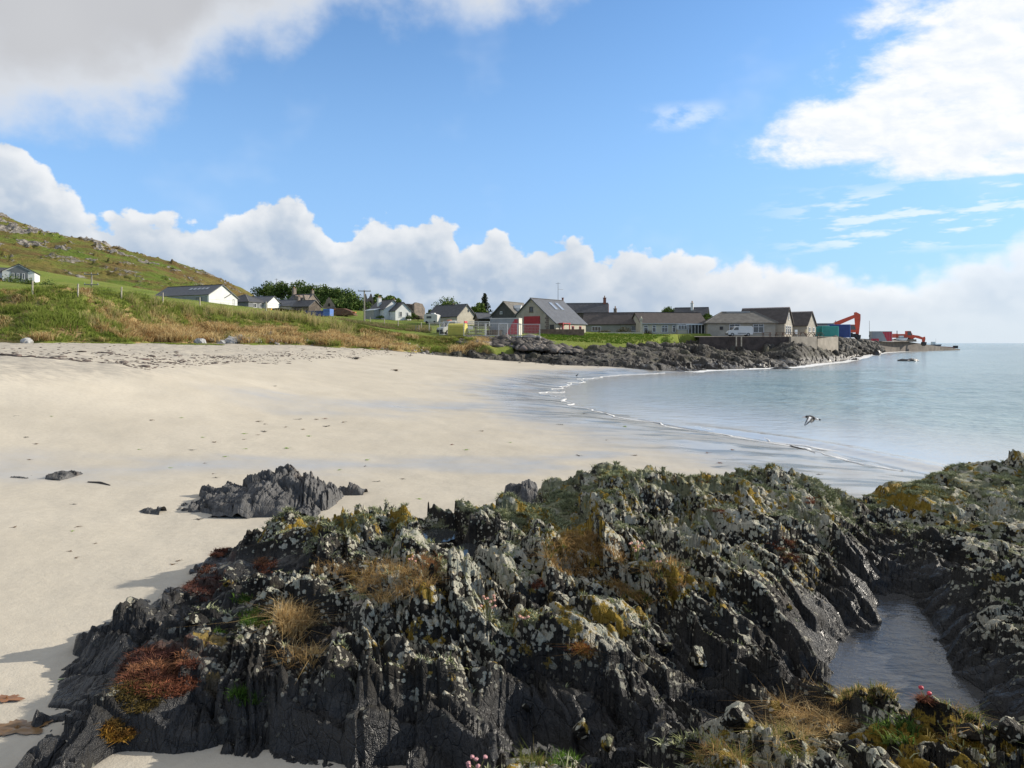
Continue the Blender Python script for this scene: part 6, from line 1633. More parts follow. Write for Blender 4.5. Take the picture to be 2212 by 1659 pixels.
# --- trestles, timber stack and low crate
m_wood = pmat('weathered_timber', (.28, .24, .18), .9, .25, 3); m_woodp = pmat('pale_new_timber', (.42, .37, .26), .85, .2, 3)
root = empty('timber_trestle', at(1042, 724, 110.5), R(-10), 'grey timber trestle frame inside the wire fence', 'trestle')
for a in (-1.1, 1.1):
    for b_ in (-.4, .4): MB().tube((a + .15, b_ * 1.5, 0), (a, b_ * .4, 1.3), .06, .06, 5).build('leg', m_wood, root)
for z in (.35, .7, 1.05): MB().box((0, -.3, z), (2.4, .06, .12)).build('rail', m_wood, root)
MB().box((0, 0, 1.36), (2.8, .9, .10)).build('top', m_woodp, root)
for q, nm in ((0, 'lower'), (1, 'upper')):
    root = empty('plank_stack', at(1028 + q * 4, 724, 111.4 + q * .0), R(5), 'stack of grey planks left of the trestle', 'planks') if q == 0 else root
    for i in range(4): MB().box((0, (i - 1.5) * .3, .08 + q * .5), (1.9, .26, .10)).build('plank', m_wood, root)
root = empty('low_crate', at(1068, 724, 111), R(-8), 'long brown open crate in front of the storage cabin', 'crate')
MB().box((0, -.45, .4), (2.4, .06, .8)).box((0, .45, .4), (2.4, .06, .8)).box((-1.2, 0, .4), (.06, .96, .8)).box((1.2, 0, .4), (.06, .96, .8)).box((0, 0, .05), (2.3, .84, .06)).build('boards', m_brown, root)
MB().box((-.4, -.49, .4), (.10, .04, .8)).box((.5, -.49, .4), (.10, .04, .8)).build('battens', m_wood, root)

# --- wire mesh fence panels
m_galv = pmat('galvanised_steel', (.55, .56, .56), .4, .05, 2, metal=.2)
def fence_panel(name='fence_panel', W=3.4, H=2.0):
    root = empty(name, (0, 0, 0))
    MB().tube((-W / 2, 0, 0), (-W / 2, 0, H), .045, .045, 6).tube((W / 2, 0, 0), (W / 2, 0, H), .045, .045, 6).tube((-W / 2, 0, H), (W / 2, 0, H), .045, .045, 6).tube((-W / 2, 0, .12), (W / 2, 0, .12), .045, .045, 6).build('frame', m_galv, root)
    mb = MB()
    for i in range(1, 16): x = -W / 2 + W * i / 16; mb.tube((x, 0, .14), (x, 0, H - .02), .006, .006, 3, False)
    for i in range(1, 8): z = .12 + (H - .12) * i / 8; mb.tube((-W / 2, 0, z), (W / 2, 0, z), .009, .009, 3, False)
    mb.build('wire_infill', m_galv, root)
    for sx in (-1, 1): MB().box((sx * W / 2, 0, .05), (.24, .7, .14)).build('foot', m_pale, root)
    return root
fx = [(943, 724, 113.0, 'left end panel of the wire fence, by the rough meadow'), (972, 725, 110.6, 'wire fence panel in front of the white truck'), (1026, 726.5, 108.6, 'wire fence panel in front of the trestle and planks'), (1072, 726.8, 108.4, 'wire fence panel in front of the long crate'), (1101, 728, 107.6, 'wire fence panel before the red part of the storage cabin'), (1142, 729.3, 107.0, 'right end panel of the wire fence, before the red boathouse door')]
ang_f = [R(-40), R(-12), R(-2), R(0), R(-12), R(-12)]
pr = fence_panel()
for i, ((u, v, y, lab), a) in enumerate(zip(fx, ang_f)):
    o = pr if i == 0 else copy_tree(pr)
    o.location = at(u, v, y); o.rotation_euler = (0, 0, a)
    tag(o, lab, 'fence panel', 'wire mesh fence panels round the compound')
b2 = copy_tree(pr); b2.location = at(1035, 721, 118); b2.rotation_euler = (0, 0, R(6)); tag(b2, 'wire fence panel at the back of the compound, behind the planks', 'fence panel', 'wire mesh fence panels round the compound')
b2 = copy_tree(pr); b2.location = at(1055, 721, 119); b2.rotation_euler = (0, 0, R(-4)); tag(b2, 'wire fence panel at the back, next to the storage cabin', 'fence panel', 'wire mesh fence panels round the compound')
# --- white camper
root = empty('camper', at(934, 699, 150), R(-20), 'white camper van parked left of the cream cottage', 'camper')
MB().prism([(-2.0, .4), (1.9, .4), (1.9, 2.2), (1.2, 2.5), (-1.9, 2.5), (-2.0, 2.2)], 'y', -1.0, 1.0).build('body', m_offw, root, bevel=.08)
MB().box((-.5, -1.02, 1.65), (1.4, .05, .6)).build('window', m_glass, root); MB().box((.3, 0, 2.65), (1.0, .8, .28)).build('roof_vent', m_white, root)
for a in (-1.2, 1.1):
    wh_ = MB().tube((a, -1.02, .35), (a, -.8, .35), .35, .35, 12).build('wheel', m_black, root)
root.scale = (.8, .8, .8)
# --- blue skip and brown hull by the wood
root = empty('skip', at(693, 683, 190), R(-12), 'long blue skip on the green before the wood', 'skip')
MB().prism([(-4.0, 1.3), (3.0, 1.3), (2.8, 0), (-3.0, 0)], 'y', -1.1, 1.1).build('body', m_blue, root)
MB().box((2.2, 0, .95), (1.9, 2.3, 1.9)).build('end_box', m_blue2, root)
MB().box((-.5, 0, 1.36), (7.2, 2.36, .12)).build('rim', m_blue, root)
root = empty('boat', at(733, 682, 200), R(-12), 'upturned brown boat hull with orange edge beside the blue skip', 'boat')
MB().prism([(-5.0, 0), (5.2, 0), (4.0, 1.2), (1.8, 2.0), (-3.0, 2.1), (-4.6, 1.5)], 'y', -1.2, 1.2).build('hull', pmat('brown_hull_paint', (.13, .06, .028), .7, .25, 1), root, bevel=.2)
MB().box((-2.2, -1.24, 1.7), (3.4, .08, .25)).box((4.2, -.3, .9), (1.8, 1.0, .25)).build('orange_edge', pmat('orange_hull_band', (.50, .15, .03), .6), root)
b = MB().box((0, 0, .35), (1.1, .5, .5)).build('sign_board', pmat('yellow_sign', (.70, .36, .03), .6), None, loc=at(581, 672, 150)); tag(b, 'small yellow board standing on the dune by the low roofs', 'board')

# --- poles, masts, fence posts
m_pole = pmat('grey_wooden_pole', (.26, .235, .19), .9, .2, 2); m_post = pmat('pale_fence_post', (.40, .36, .28), .9, .2, 3)
def utility_pole(label, u, vt, vb, y, arms, lean=0):
    root = empty('utility_pole', at(u, vb, y), R(12), label, 'utility pole'); h = (vb - vt) / F * y
    MB().tube((0, 0, -.6), (lean, 0, h), .16, .12, 8).build('pole', m_pole, root)
    for (z, L_) in arms:
        ar = MB().box((0, -.16, z * h), (L_, .14, .16)).build('cross_arm', m_pole, root)
        mi = MB()
        for a in (-.45, 0, .45): mi.tube((a * L_, -.16, z * h + .08), (a * L_, -.16, z * h + .30), .06, .04, 6)
        mi.build('insulators', m_pale, ar)
    return root
utility_pole('tall wooden utility pole with one cross-arm on the meadow left of the white cottage', 787, 627, 703, 135, [(.975, 2.4)])
utility_pole('grey utility pole with two cross-arms on the slope below the hill', 198, 592, 640, 118, [(.98, 2.2), (.52, 2.2)])
root = empty('radio_mast', at(597, 660, 330), 0, 'thin radio mast rising from the left end of the wood', 'mast')
MB().tube((0, 0, 0), (0, 0, 12.5), .14, .09, 6).build('mast', m_trim, root); MB().box((0, 0, 12.2), (1.6, .1, .1)).build('aerial', m_trim, root)
root = empty('lamp_mast', at(1878, 736, 240), 0, 'thin tall pole at the pier root left of the striped cabin', 'mast')
MB().tube((0, 0, 0), (0, 0, 6.8), .07, .04, 6).build('pole', m_trim, root); MB().box((0, 0, 1.6), (.3, .2, .5)).build('box', m_trim, root)
fence = empty('field_fence', at(262, 648, 74), 0, 'post and wire fence along the top of the dune', 'fence')
fo = fence.location.copy()
fpts = []
def ground_hit(u, v, y0=55.0, y1=260.0):
    """first place along a line of sight where the grassland is met"""
    ys = np.arange(y0, y1, .4); xs = (u - 1106.0) / F * ys
    zs = landv(xs, ys); vs = 740 - (zs - CAM_H) / ys * F
    k = np.argmax(vs <= v) if (vs <= v).any() else int(np.argmin(vs))
    return xs[k], ys[k], zs[k]
for (u, vt, v) in [(70, 612, 640), (168, 619, 643), (262, 621, 648), (352, 634, 657), (432, 642, 667), (575, 654, 672), (763, 664, 682), (800, 688, 700), (830, 694, 704), (860, 694, 709), (910, 698, 713)]:
    x, y, z = ground_hit(u, v)
    p0 = Vector((x, y, z - .3)) - fo; p1 = Vector((x, y, z + 1.3)) - fo
    MB().tube(p0, p1 + Vector((rng.normal(0, .04), 0, 0)), .085, .075, 7).build('post', m_post, fence); fpts.append(p1)
wi = MB()
for a, b in zip(fpts[:-1], fpts[1:]):
    for dz_ in (.15, .5, .85): wi.tube(a - Vector((0, 0, dz_)), b - Vector((0, 0, dz_)), .008, .008, 3, False)
wi.build('wires', m_trim, fence)
for (u, v, y, hh, lab) in [(898, 719, 112, 1.1, 'short timber gate post at the meadow edge, one of a leaning pair'), (904, 719, 112, 1.2, 'taller timber gate post at the meadow edge, right of its pair')]:
    o = MB().tube((0, 0, -.3), (.05, 0, hh), .10, .09, 7).build('gate_post', m_wood, None, loc=at(u, v, y)); tag(o, lab, 'post')
for (u, v, y, lab) in [(1588, 742, 126, 'left one of two pale posts before the terrace wall'), (1599, 742, 126, 'right, browner one of two posts before the terrace wall')]:
    o = MB().tube((0, 0, -.5), (0, 0, 1.2), .12, .11, 8).build('mooring_post', m_post, None, loc=at(u, v, y) + Vector((0, -.6, 0))); tag(o, lab, 'post')
# --- picnic tables and chairs on the hotel terrace
m_tbl = pmat('brown_table_wood', (.14, .075, .05), .8, .25, 3)
def picnic_table():
    root = empty('picnic_table', (0, 0, 0))
    MB().box((0, 0, .74), (1.6, .75, .05)).build('table_top', m_tbl, root)
    for s in (-1, 1): MB().box((0, s * .68, .45), (1.6, .25, .05)).build('bench', m_tbl, root)
    for a in (-.6, .6):
        for s in (-1, 1): MB().tube((a, s * .72, 0), (a, s * .22, .72), .05, .05, 5).build('leg', m_tbl, root)
    return root
pt = picnic_table()
tb = [(1656, 'picnic table nearest the hotel corner'), (1684, 'picnic table before the tall gabled wing, left of the white chair'), (1700, 'picnic table under the three hotel windows'), (1716, 'picnic table between the two hotel gables'), (1734, 'picnic table left of the cream parasol base'), (1752, 'picnic table before the end wing of the hotel'), (1768, 'picnic table nearest the containers')]
for i, (u, lab) in enumerate(tb):
    o = pt if i == 0 else copy_tree(pt)
    o.location = at(u, 727.2, 128.6 + (i % 3) * .9 + max(0, u - 1730) * .12); o.rotation_euler = (0, 0, R(-30 + 23 * i)); tag(o, lab + ' on the terrace', 'picnic table', 'picnic tables on the hotel terrace')
root = empty('chair', at(1722, 727.2, 128.3), R(20), 'white chair standing among the picnic tables', 'chair')
MB().box((0, 0, .45), (.55, .55, .06)).build('seat', m_white, root); MB().box((0, .27, .85), (.6, .06, .8)).build('backrest', m_white, root)
for a in (-.22, .22):
    for b_ in (-.22, .22): MB().tube((a, b_, 0), (a, b_, .44), .03, .03, 5).build('leg', m_white, root)
root = empty('parasol', at(1741, 727.2, 131.0), 0, 'folded cream parasol among the picnic tables', 'parasol')
MB().tube((0, 0, 0), (0, 0, 1.2), .03, .03, 6).build('pole', m_wood, root); MB().tube((0, 0, .65), (0, 0, 1.35), .28, .10, 8).build('canopy', pmat('cream_canvas', (.6, .48, .28), .9), root)

# ================================================================ BIRDS
root = empty('flying_bird', at(1746, 903, 19.0), R(0), 'black and white bird flying low over the water with wings bent down', 'bird')
bsz = 19.0 / F
def bp_(du, dv): return (du * bsz, -dv * bsz)
m_bblack = pmat('black_plumage', (.015, .015, .017), .7); m_bwhite = pmat('white_plumage', (.70, .70, .68), .8)
m_bgrey = pmat('grey_wing_edge', (.05, .05, .055), .8); m_bill = pmat('orange_bill', (.65, .16, .04), .5)
def ell_body(pts, name, mat, parent):
    mb = bmesh.new(); n = 10; rings = []
    for (x, z, r_) in pts:
        ring = [mb.verts.new((x, math.cos(2 * math.pi * i / n) * r_, z + math.sin(2 * math.pi * i / n) * r_)) for i in range(n)]; rings.append(ring)
    for a, b in zip(rings[:-1], rings[1:]):
        for i in range(n): mb.faces.new((a[i], a[(i + 1) % n], b[(i + 1) % n], b[i]))
    mb.faces.new(rings[0][::-1]); mb.faces.new(rings[-1])
    me = bpy.data.meshes.new(name); mb.to_mesh(me); mb.free(); me.materials.append(mat)
    me.polygons.foreach_set('use_smooth', np.ones(len(me.polygons), bool))
    o = bpy.data.objects.new(name, me); COL.objects.link(o); o.parent = parent; return o
S_ = .42
ell_body([(-.19 * S_, .03, .012), (-.14 * S_, .035, .030), (-.05 * S_, .032, .036), (.15 * S_, .022, .052), (.32 * S_, .004, .048), (.42 * S_, -.012, .034)], 'body', m_bblack, root)
ell_body([(.40 * S_, -.010, .040), (.52 * S_, -.024, .034), (.64 * S_, -.038, .020)], 'rump', m_bwhite, root)
ell_body([(.63 * S_, -.038, .018), (.76 * S_, -.048, .024), (.80 * S_, -.050, .008)], 'tail', m_bblack, root)
MB().tube((-.18 * S_, 0, .03), (-.38 * S_, 0, .024), .008, .003, 6).build('bill', m_bill, root)
def wing(pts_lead, pts_trail, sgn, name):
    """arched wing: dark leading and trailing edge, white lining"""
    wt = MB(); n = len(pts_lead)
    rows = []
    for (l, q) in zip(pts_lead, pts_trail):
        l, q = Vector(l), Vector(q); rows.append([l, l.lerp(q, .28), l.lerp(q, .72), q])
    o = []
    for nm, (a, b), mt in (('leading_edge', (0, 1), m_bgrey), ('lining', (1, 2), m_bwhite), ('trailing_edge', (2, 3), m_bgrey)):
        mb = MB()
        for r0, r1 in zip(rows[:-1], rows[1:]):
            t_ = Vector((0, 0, .006))
            vs = [r0[a], r0[b], r1[b], r1[a]]; mb.add([v + t_ for v in vs] + [v - t_ for v in vs], [(0, 1, 2, 3), (7, 6, 5, 4), (0, 4, 5, 1), (1, 5, 6, 2), (2, 6, 7, 3), (3, 7, 4, 0)])
        o.append((nm, mb, mt))
    wroot = o[1][1].build('wing', o[1][2], root)
    for i in (0, 2): o[i][1].build(o[i][0], o[i][2], wroot)
wing([(-.03, -.03, .04), (-.08, -.14, .035), (-.16, -.24, -.05), (-.235, -.30, -.155)], [(.10, -.03, .03), (.06, -.15, .0), (-.06, -.26, -.075), (-.215, -.31, -.165)], -1, 'w')
wing([(.06, .03, .035), (.12, .14, .02), (.17, .24, -.06), (.19, .31, -.165)], [(.16, .03, .01), (.24, .14, -.02), (.265, .25, -.10), (.215, .32, -.17)], 1, 'w')
def small_bird(u, v, y, lab, rz):
    root = empty('small_bird', at(u, v, y), rz, lab, 'bird')
    ell_body([(-.16, .16, .01), (-.10, .19, .045), (0, .22, .07), (.10, .27, .055), (.14, .33, .035), (.17, .36, .045), (.21, .37, .02)], 'body', m_bblack, root)
    MB().tube((.20, 0, .37), (.27, 0, .355), .012, .003, 5).build('bill', m_trim, root)
    for s in (-.03, .03): MB().tube((.02, s, .17), (.03, s, 0), .010, .008, 5).build('leg', m_trim, root)
for (u, v, z_, lab, a) in [(933, 768, 1.75, 'small dark bird standing on the sand below the far rocks', R(150)), (1246, 812, .3, 'tiny dark bird on the wet sand by the far water edge', R(40))]:
    y = (CAM_H - z_) * F / (v - 740.0); x = ux(u, y); zz = float(beach_z(np.array([[x]]), np.array([[y]]))[0, 0])
    small_bird(u, v, y, lab, a)
    for o in COL.objects:
        if o.name.startswith('small_bird') and abs(o.location.x - x) < 1e-3: o.location.z = zz

# ================================================================ PLANTS, POOLS AND WRACK IN THE FOREGROUND
_vis = (ROCK['os'] > -.03)
_U, _V, _Y = ROCK['U'][_vis], ROCK['V'][_vis], ROCK['Y'][_vis]
_P = np.stack([ROCK['X'][_vis], ROCK['Y'][_vis], ROCK['Z'][_vis]], 1)
_N = ROCK['N'].reshape(ROCK['X'].shape + (3,))[_vis]
def rock_hit(u, v, rad=9):
    k = np.where((np.abs(_U - u) < rad) & (np.abs(_V - v) < rad))[0]
    if len(k) == 0: return rock_hit(u, v, rad * 2)
    b = k[np.argmin(_Y[k])]
    return _P[b], _N[b]
def rock_patch(u, v, ru, rv, n, seed, upmin=.35):
    """n surface points on the visible rock around a place"""
    rr = np.random.default_rng(seed); p0, _ = rock_hit(u, v)
    k = np.where((((_U - u) / ru) ** 2 + ((_V - v) / rv) ** 2 < 1) & (np.abs(_Y - p0[1]) < .9) & (_N[:, 2] > upmin))[0]
    g_ = 1.0
    while len(k) == 0:
        g_ *= 1.5; k = np.where((((_U - u) / ru) ** 2 + ((_V - v) / rv) ** 2 < g_ ** 2) & (np.abs(_Y - p0[1]) < .9 * g_))[0]
    return _P[rr.choice(k, n)]
m_straw = m_blade
def mat_blades(name, lab, cat, u, v, ru, rv, n, L_, tints, seed, width=.006, droop=.9, lean=.9, nb=5, group=None, up=.2):
    """tuft of fine grass growing on the rock"""
    pts = rock_patch(u, v, ru, rv, n, seed, up)
    c0, _ = rock_hit(u, v); rr = np.random.default_rng(seed + 1)
    t_ = np.array(tints); ti = t_[rr.integers(len(t_), size=n)] * rr.uniform(.8, 1.2, (n, 1))
    o = blades(name, pts - c0 - np.array([0, 0, .01]), L_ * rr.uniform(.6, 1.15, n), ti, nb, width, m_blade, seed, lean, .35, droop=droop)
    o.location = c0
    return tag(o, lab, cat, group)
ST = [(.58, .41, .18), (.64, .49, .26), (.46, .30, .13)]
BR = [(.35, .22, .08), (.44, .29, .12), (.26, .16, .07)]
GR = [(.075, .15, .022), (.11, .20, .03), (.05, .10, .018)]
GY = [(.18, .19, .05), (.26, .21, .08), (.12, .15, .03)]
mat_blades('straw_grass_tuft', 'shaggy straw-coloured grass tuft hanging over the sandy hollow', 'grass tuft', 634, 1345, 32, 38, 150, .20, ST, 1001, .005, 1.0, .75, 6)
mat_blades('straw_grass_tuft', 'lower straw grass hanging below the shaggy tuft', 'grass tuft', 650, 1425, 50, 22, 90, .13, ST + BR, 1002, .005, 1.1, .9, 5)
mat_blades('green_grass_tuft', 'bright green grass cushion left of the shaggy straw tuft', 'grass tuft', 553, 1338, 36, 18, 130, .075, GR, 1003, .006, .4, .5, 6)
mat_blades('green_grass_tuft', 'small green tuft above the bright green cushion', 'grass tuft', 520, 1294, 22, 10, 50, .06, GR, 1004, .006, .4, .6, 5)
mat_blades('green_grass_tuft', 'tiny green tuft by the yellow lichen, below the bright cushion', 'grass tuft', 478, 1365, 14, 8, 25, .05, GR, 1005, .006, .4, .6, 5)
mat_blades('green_grass_tuft', 'dark green shaded tuft low on the rock beside the sand', 'grass tuft', 530, 1508, 30, 18, 70, .08, GR[::2], 1006, .006, .5, .7, 5)
mat_blades('dry_grass_mat', 'wide mat of brown dry grass draped between the two high blocks', 'grass mat', 850, 1258, 84, 46, 460, .13, BR + ST[:1], 1007, .005, 1.2, 1.0, 5)
mat_blades('dry_grass_mat', 'thin brown grass running left from the wide mat', 'grass mat', 730, 1236, 50, 12, 80, .12, BR, 1008, .005, 1.2, 1.0, 5)
mat_blades('dry_grass_mat', 'rusty grass tuft under the lichened block by the rock pools', 'grass mat', 925, 1222, 34, 16, 70, .09, [(.33, .15, .07), (.28, .16, .07)], 1009, .006, .8, .8, 5)
mat_blades('dry_grass_mat', 'large golden brown grass mat on the crest in the middle', 'grass mat', 1265, 1200, 88, 46, 620, .10, BR + [(.38, .24, .09)], 1010, .006, 1.0, .9, 5)
mat_blades('dry_grass_mat', 'left tail of golden grass beside the pale lichened ribs', 'grass mat', 1195, 1185, 34, 20, 160, .08, BR + GY, 1011, .006, .8, .8, 5)
mat_blades('dry_grass_mat', 'second golden grass mat, right of the crest one and lower', 'grass mat', 1400, 1262, 78, 42, 480, .09, BR + GY[:1], 1012, .006, 1.0, .9, 5)
mat_blades('dry_grass_mat', 'small upright brown tuft beside the second golden mat', 'grass mat', 1452, 1240, 22, 26, 70, .11, BR, 1013, .006, .7, .7, 5)
mat_blades('dry_grass_mat', 'big matted straw grass patch on the nearest ledge', 'grass mat', 1755, 1540, 90, 48, 650, .06, ST + BR, 1014, .004, 1.2, 1.5, 7, up=.1)
mat_blades('dry_grass_mat', 'yellow straw fringe hanging down left of the big near patch', 'grass mat', 1690, 1612, 60, 40, 300, .065, ST + GY, 1015, .004, 1.1, 1.0, 6, up=.1)
mat_blades('dry_grass_mat', 'yellow green grass at the back of the near ledge, before the tide gully', 'grass mat', 1860, 1502, 110, 18, 300, .06, GY + ST[:1], 1016, .004, .6, .7, 6, up=.1)
mat_blades('dry_grass_mat', 'orange grass between pale stones at the right of the near ledge', 'grass mat', 2060, 1560, 90, 40, 400, .06, BR + GY, 1017, .004, .9, .9, 6, up=.1)
mat_blades('dry_grass_mat', 'low grass along the bottom edge, right of the dark slab', 'grass mat', 1560, 1635, 70, 24, 200, .07, GY + BR, 1018, .004, .8, .8, 6, up=.1)
mat_blades('green_grass_tuft', 'dark green leafy tuft in the middle of the near ledge', 'grass tuft', 1935, 1588, 48, 32, 150, .065, [(.06, .11, .022), (.11, .16, .035)], 1019, .009, .5, .8, 6, up=.1)
mat_blades('green_grass_tuft', 'bright green tuft at the bottom edge, left of the dark slab', 'grass tuft', 1215, 1645, 32, 14, 80, .06, GR, 1020, .004, .4, .6, 6, up=.1)
mat_blades('dry_grass_mat', 'thin yellowish grass at the bottom edge beside the bright tuft', 'grass mat', 1150, 1648, 36, 12, 70, .06, GY, 1021, .004, .6, .8, 6, up=.1)
mat_blades('green_grass_tuft', 'small green tuft in the second golden mat', 'grass tuft', 1405, 1290, 16, 10, 40, .05, GR, 1022, .005, .5, .6, 5)
mat_blades('dry_grass_mat', 'rust and yellow strand hanging down the middle of the slabs', 'grass mat', 1258, 1430, 18, 34, 70, .07, [(.35, .13, .05), (.30, .18, .05)], 1023, .005, 1.2, .8, 5, up=-1)
# thrift cushions
m_thrift = bpy.data.materials.new('thrift_cushion_leaves'); m_thrift.use_nodes = True
t = NT(m_thrift.node_tree); p = t.principled(Base_Color=t.attr('tint')['Color'], Roughness=0.9); p.inputs['Specular IOR Level'].default_value = .1
def cushion(lab, u, v, ru, rv, n, L_, tints, seed, wdt=.007):
    pts = rock_patch(u, v, ru, rv, n, seed, -.2); c0, _ = rock_hit(u, v); rr = np.random.default_rng(seed)
    t_ = np.array(tints); ti = t_[rr.integers(len(t_), size=n)] * rr.uniform(.7, 1.25, (n, 1))
    o = blades('thrift_cushion', pts - c0 - np.array([0, 0, .004]), L_ * rr.uniform(.5, 1.2, n), ti, 7, wdt, m_thrift, seed, 1.1, 1.1, droop=.5)
    o.location = c0; return tag(o, lab, 'cushion plant')
RD = [(.20, .075, .040), (.13, .050, .030), (.26, .12, .060)]; DK = [(.085, .035, .026), (.12, .05, .03)]
cushion('large rust-red thrift cushion on the left spur of the rock', 345, 1455, 85, 55, 1500, .035, RD + DK, 1101)
cushion('olive lower edge of the large rust-red cushion', 300, 1500, 50, 40, 500, .03, [(.12, .085, .025), (.10, .06, .025)], 1102)
cushion('red brown cushion capping the upright knob on the left skyline', 470, 1182, 24, 22, 300, .03, RD, 1103)
cushion('dark brown mossy slope below the red-capped knob', 440, 1258, 42, 42, 600, .03, DK, 1104)
cushion('small orange red cushion right of the red-capped knob', 575, 1222, 26, 18, 220, .03, RD, 1105)
cushion('golden orange cushion low at the left, near the bottom sand', 255, 1580, 36, 26, 350, .03, [(.34, .19, .035), (.24, .12, .03), (.16, .10, .03)], 1106)
cushion('red cushion on the green ridge, upper of two', 1545, 1112, 22, 14, 200, .03, RD, 1107)
cushion('red cushion beside the tide gully slope, under the green ridge', 1690, 1175, 26, 14, 220, .03, RD, 1108)
cushion('small red cushion on the right crest of the green ridge', 1750, 1082, 16, 7, 120, .03, RD, 1109)
cushion('small red cushion on the skyline of the green ridge', 1525, 1034, 16, 10, 120, .03, RD, 1110)
cushion('dull red cushion lower on the slope above the tide gully', 1702, 1208, 20, 12, 150, .03, DK + RD[:1], 1111)
cushion('reddish cushion by the pale stones at the back of the near ledge', 1995, 1500, 22, 10, 160, .022, RD, 1112, .005)
cushion('faint reddish cushion among pale ribs near the pink flowers', 1160, 1262, 14, 10, 100, .025, RD, 1113)
# thrift flowers
m_stem = pmat('flower_stem', (.12, .13, .04), .8); m_pet = pmat('faded_pink_petals', (.56, .30, .22), .85, .3, 40); m_pet2 = pmat('dusty_pink_petals', (.50, .26, .27), .85, .3, 40)
def thrift_flowers(lab, u, v, n, H_, spread, seed, mat):
    c0, _ = rock_hit(u, v); rr = random.Random(seed)
    root = empty('thrift_flowers', c0, 0, lab, 'flowers', None)
    for i in range(n):
        a_ = rr.uniform(0, 6.28); r0 = spread * .25 * rr.random(); r1 = spread * math.sqrt(rr.random()); h = H_ * rr.uniform(.6, 1.1)
        p0 = (math.cos(a_) * r0, math.sin(a_) * r0, -.02); p2 = (math.cos(a_) * r1, math.sin(a_) * r1, h); p1 = tuple((np.array(p0) + np.array(p2)) / 2 * np.array([.8, .8, 1.1]))
        st = MB().path([p0, p1, p2], [.0022, .0020, .0018], 5).build('stem', m_stem, root)
        bm = bmesh.new(); bmesh.ops.create_icosphere(bm, subdivisions=2, radius=.0125)
        for q in bm.verts: q.co *= 1 + rr.uniform(-.22, .22); q.co.z *= .75
        me = bpy.data.meshes.new('flower_head'); bm.to_mesh(me); bm.free(); me.materials.append(mat)
        fo_ = bpy.data.objects.new('flower_head', me); COL.objects.link(fo_); fo_.parent = root; fo_.location = p2
    return root
thrift_flowers('faded pink thrift flowers on thin stems beside the front slab', 1062, 1332, 10, .15, .085, 31, m_pet)
thrift_flowers('pink thrift flowers on the crest right of the golden grass mat', 1368, 1200, 11, .13, .10, 32, m_pet)
thrift_flowers('pale pink thrift heads at the bottom edge by the green lichen', 1030, 1652, 6, .04, .06, 33, m_pet2)
thrift_flowers('single orange pink thrift head above the second golden mat', 1428, 1228, 2, .09, .02, 34, m_pet)
thrift_flowers('few small thrift heads at the foot of the front slab crest', 1128, 1352, 4, .06, .06, 35, m_pet)
thrift_flowers('red thrift head at the back of the near ledge before the tide gully', 1985, 1495, 2, .05, .03, 36, m_redp)
thrift_flowers('orange thrift heads under the lichened block by the rock pools', 905, 1210, 5, .05, .07, 37, m_pet)
# tufted sea-ivory lichen: too many to count
rr = np.random.default_rng(77)
gm = (np.clip(ROCK['green'], 0, 1) ** 1.3 * .9 + .10 * ROCK['hi'])[_vis] * sstep(_N[:, 2], .35, .8) * sstep(ROCK['os'][_vis], .25, .5)
gm *= sstep(fbm(_P[:, 0] * 1.7, _P[:, 1] * 1.7, 4, 801, .6), -.12, .30)
dens = gm * (_Y ** 2)                        # the mesh is finer close by; weigh by the area each vertex stands for
k = rr.choice(len(_P), 15000, p=dens / dens.sum())
kb = rr.random((len(k), 1))
o = blades('sea_ivory_lichen', _P[k] - np.array([0, 0, .004]), rr.uniform(.018, .042, len(k)) * (1 + .25 * (_Y[k] > 8)), np.where(kb > .3, np.array([.30, .315, .18]), np.array([.17, .185, .08])) * (.8 + .5 * rr.random((len(k), 1))), 8, .009, m_thrift, 78, 1.0, .9, droop=.3)
tag(o, 'tufts of grey green lichen growing over the rock tops', 'lichen', kind='stuff')

# ---------------------------------------------------------------- pools
m_pool = bpy.data.materials.new('still_pool_water'); m_pool.use_nodes = True
t = NT(m_pool.node_tree); P = t.pos()
p = t.principled(Base_Color=(.045, .050, .052), Roughness=0.03, Alpha=0.8); p.inputs['IOR'].default_value = 1.33
t.put(p.inputs['Normal'], t.bump(t.noise(P, 9.0, 2.0), 0.01, 0.15))
m_pool2 = bpy.data.materials.new('thin_water_over_sand'); m_pool2.use_nodes = True
t = NT(m_pool2.node_tree); P = t.pos()
p = t.principled(Base_Color=(.085, .085, .085), Roughness=0.04, Alpha=0.82); p.inputs['IOR'].default_value = 1.33
t.put(p.inputs['Normal'], t.bump(t.noise(t.mapping(P, (1, 2, 1)), 5.0, 4.0, 0.6), 0.03, 0.35))
def pool(lab, cx, cy, z, rx, ry, mat, name='rock_pool', n=28, seed=0):
    rr = random.Random(seed); vs = [(cx + math.cos(2 * math.pi * i / n) * rx * rr.uniform(.9, 1.1), cy + math.sin(2 * math.pi * i / n) * ry * rr.uniform(.9, 1.1), z) for i in range(n)]
    return tag(MB().add(vs, [tuple(range(n))]).build(name, mat), lab, kind='structure')
for (u, v, y, rx, ry, sd_) in POOLS:
    q = at(u, v, y); pool(None, q.x, q.y, q.z, rx * 1.12, ry * 1.12, m_pool, seed=sd_)
pool(None, 3.55, 6.3, .875, 1.1, 1.75, m_pool2, 'tide_pool', 40, 3)

